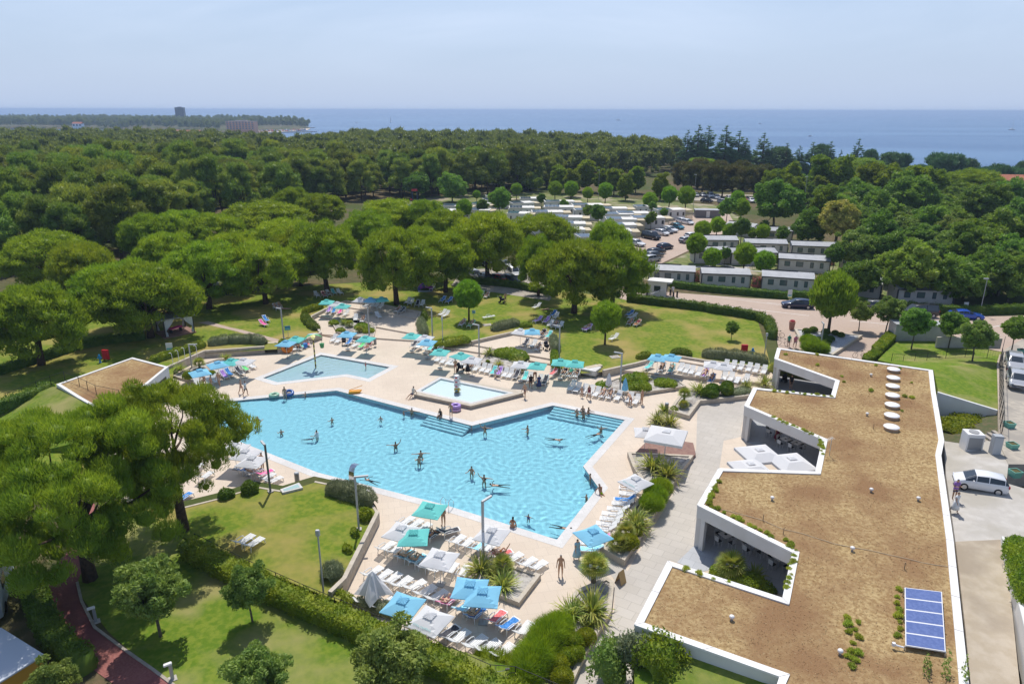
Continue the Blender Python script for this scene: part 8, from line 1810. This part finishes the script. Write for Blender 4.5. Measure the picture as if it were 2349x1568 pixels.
def gazebo():
 A=[g('d1',*q,LZ)for q in((1300,350),(1410,385),(1610,345),(1500,300))];c=sum(A,Vector())/4;d=A[2]-A[1];rz=math.atan2(d.y,d.x);r=empty('gazebo',c,rz);tag(r,'curtained massage gazebo with slatted roof under the pines','gazebo');w,l,h=1.9,1.7,2.5
 mb=MB();mb.box(-w-.2,w+.2,-l-.2,l+.2,0,.15);mb.build('platform',M('timber',(.27,.16,.125),.8),r)
 mb=MB()
 for k in range(18):mb.box(-w-.35+k*.25,-w-.15+k*.25,-l-.35,l+.35,h+.1,h+.16)
 mb.box(-w-.3,w+.3,-l-.3,-l-.2,h,h+.099);mb.box(-w-.3,w+.3,l+.2,l+.3,h,h+.099);mb.build('roof',M('roof_slats',(.42,.44,.47),.7),r)
 for x in(-w,w):
  for y in(-l,l):
   mb=MB();mb.box(x-.06,x+.06,y-.06,y+.06,.151,h-.002);mb.build('post',M('dark_timber',(.06,.045,.04)),r)
   mb=MB();s=-1 if x>0 else 1
   for i,z in enumerate((2.45,1.9,1.4,1.05,.6,.2)):
    ww=(1.3,.95,.5,.16,.28,.34)[i]
    for j in range(9):mb.v.append((x+s*(.08+ww*j/8),y+.05*(-1)**j*(1 if y>0 else 1)-(.14 if y<0 else-.14),z))
   for i in range(5):
    for j in range(8):mb.f.append((i*9+j,i*9+j+1,i*9+10+j,i*9+9+j))
   mb.m=[0]*len(mb.f);mb.build('curtain',M('curtain_white',(.72,.72,.74),.9),r)
 tag(simple('massage_bed','pink covered massage bed inside the curtained gazebo','bed',c+Vector((0,0,.15)),rz+.3,[('top',B(-.9,.9,-.35,.35,.55,.7),M('pink_cover',(.55,.06,.22),.9)),('leg',B(-.8,-.7,-.3,.3,0,.549,.02),m_blk),('leg',B(.7,.8,-.3,.3,0,.549,.02),m_blk)]))
gazebo()
k0=g('d4',680,392,LZ);d=g('d4',765,400,LZ)-g('d4',600,385,LZ)
mb=MB();mb.box(-1.45,1.45,-1.1,1.1,.1,2.5);kr=MB();kr.box(-1.6,2.3,-1.3,1.3,2.502,2.72);kw=MB();kw.box(-.5,.55,-1.14,-1.09,1.0,1.9);kd=MB();kd.box(1.44,1.49,-.5,.6,.15,2.2)
simple('kiosk','white entrance kiosk with overhanging roof on the traffic island','kiosk',k0+Vector((0,.8,.1)),math.atan2(d.y,d.x),[('wall',mb,m_wwall),('roof',kr,m_wroof),('window',kw,m_glassdark),('door',kd,m_glassdark)])
for i,(x,y)in enumerate(((562,378),(577,390),(810,405),(843,398),(783,380))):simple('barrier_post',f'dark ticket post at the kiosk, {ORD[i]} counted from the left','post',g('d4',x,y,LZ),0,[('post',B(-.13,.13,-.1,.1,0,1.15),m_acr if i==0 else m_blk)],'posts at the kiosk')
simple('road_barrier','white barrier arm in front of the kiosk','barrier',g('d4',615,410,LZ),.35,[('arm',Tt([(0,0,.9),(2.6,0,1.7)],.05),m_acr),('post',B(-.15,.15,-.12,.12,0,1.0),m_gal)])
def fence(lb,pts,h,step,m=m_blk,mesh=True,zs=None):
 P_=resample(pts,step);c=P_[0].copy();r=empty('mesh_fence',c);tag(r,lb,'fence')
 for p in P_:q=p-c;Tt([q,q+Vector((0,0,h))],.03,5).build('post',m,r)
 mb=MB()
 for a,b in zip(P_[:-1],P_[1:]):
  a,b=a-c,b-c
  mb.tube([a+Vector((0,0,h)),b+Vector((0,0,h))],.022,5);mb.tube([a+Vector((0,0,.08)),b+Vector((0,0,.08))],.018,5)
  if mesh:
   for k in range(1,6):mb.tube([a.lerp(b,k/6)+Vector((0,0,.08)),a.lerp(b,k/6)+Vector((0,0,h))],.006,3)
 mb.build('rail',m,r)
NF=gp('e3',[(-900,330),(-450,555),(0,752),(520,965),(1030,1185),(1290,1300),(1540,1410),(1745,1425),(2070,1560),(2300,1650)],1.75)
for p in NF:p.z=LZ
fence('black mesh fence with rail along the tall hedge by the near loungers',NF,1.15,2.4)
fence('dark mesh fence above the low weathered wall by parked cars',gp('d5',[(1908,706,1.8),(1885,800,2.1),(1886,1190,2.75),(1890,1440,2.8)]),1.9,2.2)
fence('dark stepped fence dividing the two right lawns',gp('d5',[(990,800,1.3),(1085,808,1.3),(1182,800,1.2),(1282,792,1.3),(1440,768,1.4),(1600,758,1.5),(1780,768,1.6),(1905,790,1.9)]),1.15,2.0)
fence('black railing at the edge of the small planted roof',gp('d1',[(540,745,2.85),(660,790,2.85),(800,860,2.85),(995,900,2.85)]),1.05,1.7,mesh=False)
fence('dark wire fence above the hedge left of the small planted roof',gp('d1',[(60,920,1.5),(190,870,1.7),(310,820,1.9),(425,775,2.3),(540,740,2.8)]),1.0,2.0)
simple('air_handling_unit','big pale air handling unit by the concrete steps','machine',g('d5',1640,1530,2.0),-.15,[('body',B(-.68,.68,-.6,.6,.1,1.8),m_acr),('fan',Tt([(0,0,1.801),(0,0,1.86)],.4,18),M('fan_grey',(.3,.3,.3))),('grille',B(-.55,.55,-.64,-.601,.4,1.5,.015),M('fan_grey',(.3,.3,.3)))])
simple('electric_cabinet','tall grey metal cabinet right of the air unit','cabinet',g('d5',1840,1560,2.4),-.2,[('body',B(-.36,.36,-.3,.3,0,1.8),m_gal),('door',B(-.32,.32,-.33,-.302,.1,1.7,.01),M('door_grey',(.5,.51,.52)))])
for c,x,y,lb in(('d5',1962,1340,'mint green square planter, upper one by the fence'),('d5',1985,1515,'mint green square planter, lower one by the fence'),('e6',1235,145,'mint green square planter right of the white car'),('d5',2065,725,'mint green square planter behind the silver cars')):
 mb=MB();SQ=.72;mb.add([(-.4,-.4,0),(.4,-.4,0),(.4,.4,0),(-.4,.4,0),(-.52,-.52,.62),(.52,-.52,.62),(.52,.52,.62),(-.52,.52,.62),(-.44,-.44,.62),(.44,-.44,.62),(.44,.44,.62),(-.44,.44,.62)],[(i,(i+1)%4,4+(i+1)%4,4+i)for i in range(4)]+[(4+i,4+(i+1)%4,8+(i+1)%4,8+i)for i in range(4)])
 so_=MB();so_.box(-.44,.44,-.44,.44,.4,.56);simple('square_planter',lb,'planter',g(c,x,y,2.5 if 'silver' not in lb else 1.4),.1,[('pot',mb,M('mint_pot',(.16,.42,.33),.5)),('soil',so_,m_forest_floor)],'mint green planters').scale=(.72,.72,.9)
mb=MB();mb.lathe([(.3,0),(.36,.4),(.42,1.1),(.5,1.2),(.4,1.19)],14);fl=MB()
for k in range(9):a=k*.7;fl.lathe([(.06,1.15),(.14,1.3),(.05,1.4)],6,0,(.22*math.cos(a),.22*math.sin(a),0))
simple('flower_urn','tall terracotta flower urn on the brick plaza','urn',g('d5',166,528,LZ),0,[('urn',mb,M('urn_clay',(.40,.20,.15),.8)),('flowers',fl,M('red_flower',(.45,.04,.06)))])
mb=MB();mb.box(-3.2,3.2,-1.2,1.2,0,2.3);mb.box(-3.25,3.25,-1.25,1.25,2.301,2.4);simple('grey_shed','low grey corrugated refuse enclosure behind the yellowish tree','shed',g('d5',1190,610,.7),-.12,[('wall',mb,M('ribbed_sheet',(.36,.37,.39),.5))])
mb=MB();mb.box(-4,4,-.15,.15,0,1.4);simple('concrete_barrier','long pale concrete wall behind the dark young tree','wall',g('d5',1620,680,1.1),-.06,[('wall',mb,m_conc)])
mb=MB();mb.box(-3.6,3.6,-1.6,1.6,0,2.1);rf_=MB();rf_.box(-3.7,3.7,-1.7,1.7,2.101,2.25);dr=MB();dr.box(-.5,.5,-1.65,-1.6,.1,1.9);simple('refuse_hut','grey refuse hut beyond the car park','hut',g('c3',165,885,LZ),-.1,[('wall',mb,M('hut_grey',(.2,.19,.2))),('roof',rf_,m_groof),('door',dr,m_acr)])
simple('camper_van','pale camper cut off by the left picture edge','camper',g('e1',-70,990,LZ),.5,[('body',B(-1.1,1.1,-3,3,.4,2.7,.15),M('camper_pale',(.5,.58,.66),.5)),('window',B(1.08,1.13,-1.5,-.4,1.4,2.1,.02),m_glassdark),('tyre',Tt([(.9,-1.8,.35),(1.12,-1.8,.35)],.35,14),m_tyre),('tyre',Tt([(.9,1.8,.35),(1.12,1.8,.35)],.35,14),m_tyre)])
simple('awning_tent','grey roofed awning with yellow wall at the bottom left corner','awning',g('e1',-30,1640,LZ),-.5,[('roof',B(-2.2,2.0,-1.8,1.8,2.0,2.1,.03),M('awning_grey',(.5,.54,.6),.7)),('wall',B(-2.1,1.9,-1.7,1.7,0,1.999,.03),M('awning_yellow',(.6,.33,.05),.8))])
mb=MB();n=8
for i in range(n+1):
 for j in range(n+1):u,v=i/n*2-1,j/n*2-1;mb.v.append((u*1.3,v*1.0,1.15*max(0,1-(abs(u)**2.2+abs(v)**2.2)*.62)+.02))
mb.f=[(i*9+j,(i+1)*9+j,(i+1)*9+j+1,i*9+j+1)for i in range(8)for j in range(8)];mb.m=[0]*64
simple('beach_tent','purple and blue pop up beach tent under the pines','tent',g('d3',215,112,LZ),.1,[('shell',mb,M('tent_cloth',(.05,.06,.22),.6,(.35,.05,.35),1.2)),('ground_mat',B(-1.2,1.2,-1.9,-1.0,.0,.03,.01),M('tent_mat',(.35,.4,.5)))])
def stroller(c,x,y,rz,lb):
 p=ground_at(c,x,y);parts=[('seat',B(-.25,.25,-.35,.3,.45,.8,.08),M('pram_black',(.02,.02,.03),.8)),('hood',B(-.27,.27,.05,.42,.8,1.1,.1),M('pram_black',(.02,.02,.03),.8)),('handle',Tt([(-.25,.4,.6),(-.25,.7,1.05),(.25,.7,1.05),(.25,.4,.6)],.02),m_gal)]
 parts+=[('wheel',Tt([(sx*.24,y_,.16),(sx*.3,y_,.16)],.16,12),m_tyre)for sx in(-1,1)for y_ in(-.35,.35)];simple('stroller',lb,'stroller',p,rz,parts,'strollers')
for a in(('d3',1465,740,.4,'black stroller under the silver bush on the middle terrace'),('d3',575,962,1.4,'black stroller beside the man in red trunks'),('d3',1005,255,1.2,'black stroller on the sunny lawn'),('d2',1075,690,.2,'dark stroller among the loungers before the palm bed')):stroller(*a)
def bike(c,x,y,rz,lb,z=LZ):
 p=g(c,x,y,z);ws=[]
 for yy_ in(-.52,.52):t=torus(.32,.022,20,6);t.v=[(q[2],q[0]+yy_,q[1]+.34)for q in t.v];ws.append(('wheel',t,m_tyre))
 simple('bicycle',lb,'bicycle',p,rz,ws+[('frame',Tt([(0,-.52,.34),(0,-.1,.36),(0,-.25,.85),(0,.38,.82),(0,-.1,.36),(0,.38,.82),(0,.52,.34)],.02,6),M('bike_frame',(.03,.05,.08),.4)),('saddle',B(-.07,.07,-.38,-.14,.9,.96,.02),m_blk),('handlebar',Tt([(-.28,.32,1.0),(0,.38,1.02),(.28,.32,1.0)],.018,6),m_blk)],'bicycles')
for a in(('d5',52,590,1.2,'bicycle leaning at the hedge corner'),('d5',92,660,1.0,'bicycle left of the walking couple'),('d5',725,762,1.5,'bicycle seen over the far roof edge'),('e3',1640,1560,1.7,'bicycle with lights beneath the fence at the bottom'),('c3',470,1245,.6,'bicycle under the tree among grey cabins')):bike(*a)
def cafe():
 t=empty('cafe_table');B(-.4,.4,-.4,.4,.72,.75,.02).build('top',m_acr,t);Tt([(0,0,0),(0,0,.719)],.04).build('pedestal',m_gal,t);B(-.1,.1,-.1,.1,.751,.76,.005).build('menu',m_blk,t)
 c=empty('cafe_chair');B(-.2,.2,-.2,.2,.43,.47,.02).build('seat',m_blk,c);B(-.2,.2,.19,.22,.47,.85,.01).build('backrest',m_acr,c)
 for x in(-.18,.18):
  for y in(-.18,.18):Tt([(x,y,0),(x,y,.429)],.015,5).build('leg',m_acr,c)
 return Proto(t),Proto(c)
CT,CHR=cafe()
for i,(c,x,y,w)in enumerate((('e5',1300,480,'left in the front notch'),('e5',1515,550,'middle of the front notch'),('e5',1715,660,'right in the front notch'),('d5',110,1490,'left in the second notch'),('d5',200,1520,'right in the second notch'),('d5',20,1400,'back in the second notch'))):
 p=g(c,x,y,.03);CT.place(p,.5,1,'square cafe table '+w,'table','cafe tables in the shade')
 for k,s in enumerate(('behind','left of','in front of','right of')):a=.5+k*math.pi/2;CHR.place(p+Vector((-math.sin(a),math.cos(a),0))*.68,a,1,f'slim cafe chair {s} the table {w}','chair','cafe chairs in the shade')
mb=MB();mb.add([(-.3,-.28,0),(.3,-.28,0),(.3,0,.95),(-.3,0,.95),(.3,.28,0),(-.3,.28,0)],[(0,1,2,3),(4,5,3,2)]);simple('folding_board','empty wooden folding board on the pale walk','board',g('e5',495,785),.8,[('frame',mb,M('board_wood',(.45,.31,.14),.8))])
mb=MB();mb.add([(-.3,-.28,0),(.3,-.28,0),(.3,0,1.05),(-.3,0,1.05),(.3,.28,0),(-.3,.28,0)],[(0,1,2,3),(4,5,3,2)]);simple('folding_board','dark folding board in the first notch entrance','board',g('d5',105,960,.03),.6,[('frame',mb,m_blk)])
simple('playground_tower','red and blue playground tower among dark trees','playground',g('c2',505,770,LZ),.2,[('post',Tt([(-.8,0,0),(-.8,0,3.2)],.1),M('play_blue',(.05,.1,.3))),('post',Tt([(.8,0,0),(.8,0,3.2)],.1),M('play_blue',(.05,.1,.3))),('roof',B(-1,1,-1,1,3.2,3.9,.3),M('play_red',(.5,.05,.05))),('slide',B(-1.6,-.9,-2.6,0,.4,.7),M('play_red',(.5,.05,.05)))])
for i,(x,y,sx)in enumerate(((1710,45,1),(845,480,0),(1245,188,0),(290,920,0))):pass
for c,x,y,lb in(('d3',855,482,'square manhole frame on the middle lawn'),('d4',295,920,'square manhole frame on the lawn before the blue parasols')):simple('manhole_cover',lb,'manhole',g(c,x,y,LZ+.01),.3,[('frame',B(-.6,.6,-.5,.5,0,.05,.02),m_conc),('lid',B(-.42,.42,-.33,.33,.051,.06,.005),m_kerb)])
ws_=gp('e2',[(580,985),(745,925),(780,970),(600,1015)],LZ+.02);mb=MB();mb.prism(ws_,LZ-.05,LZ+.18);wb=MB();wb.sheet([[p+Vector((0,0,.17))for p in offset(ws_,-.18)]]);simple('foot_bath','shallow tiled foot bath beside the leaning lamp','foot bath',(0,0,0),0,[('rim',mb,m_cop),('water',wb,M('bath_water',(.35,.5,.48),.1,spec=.6))])
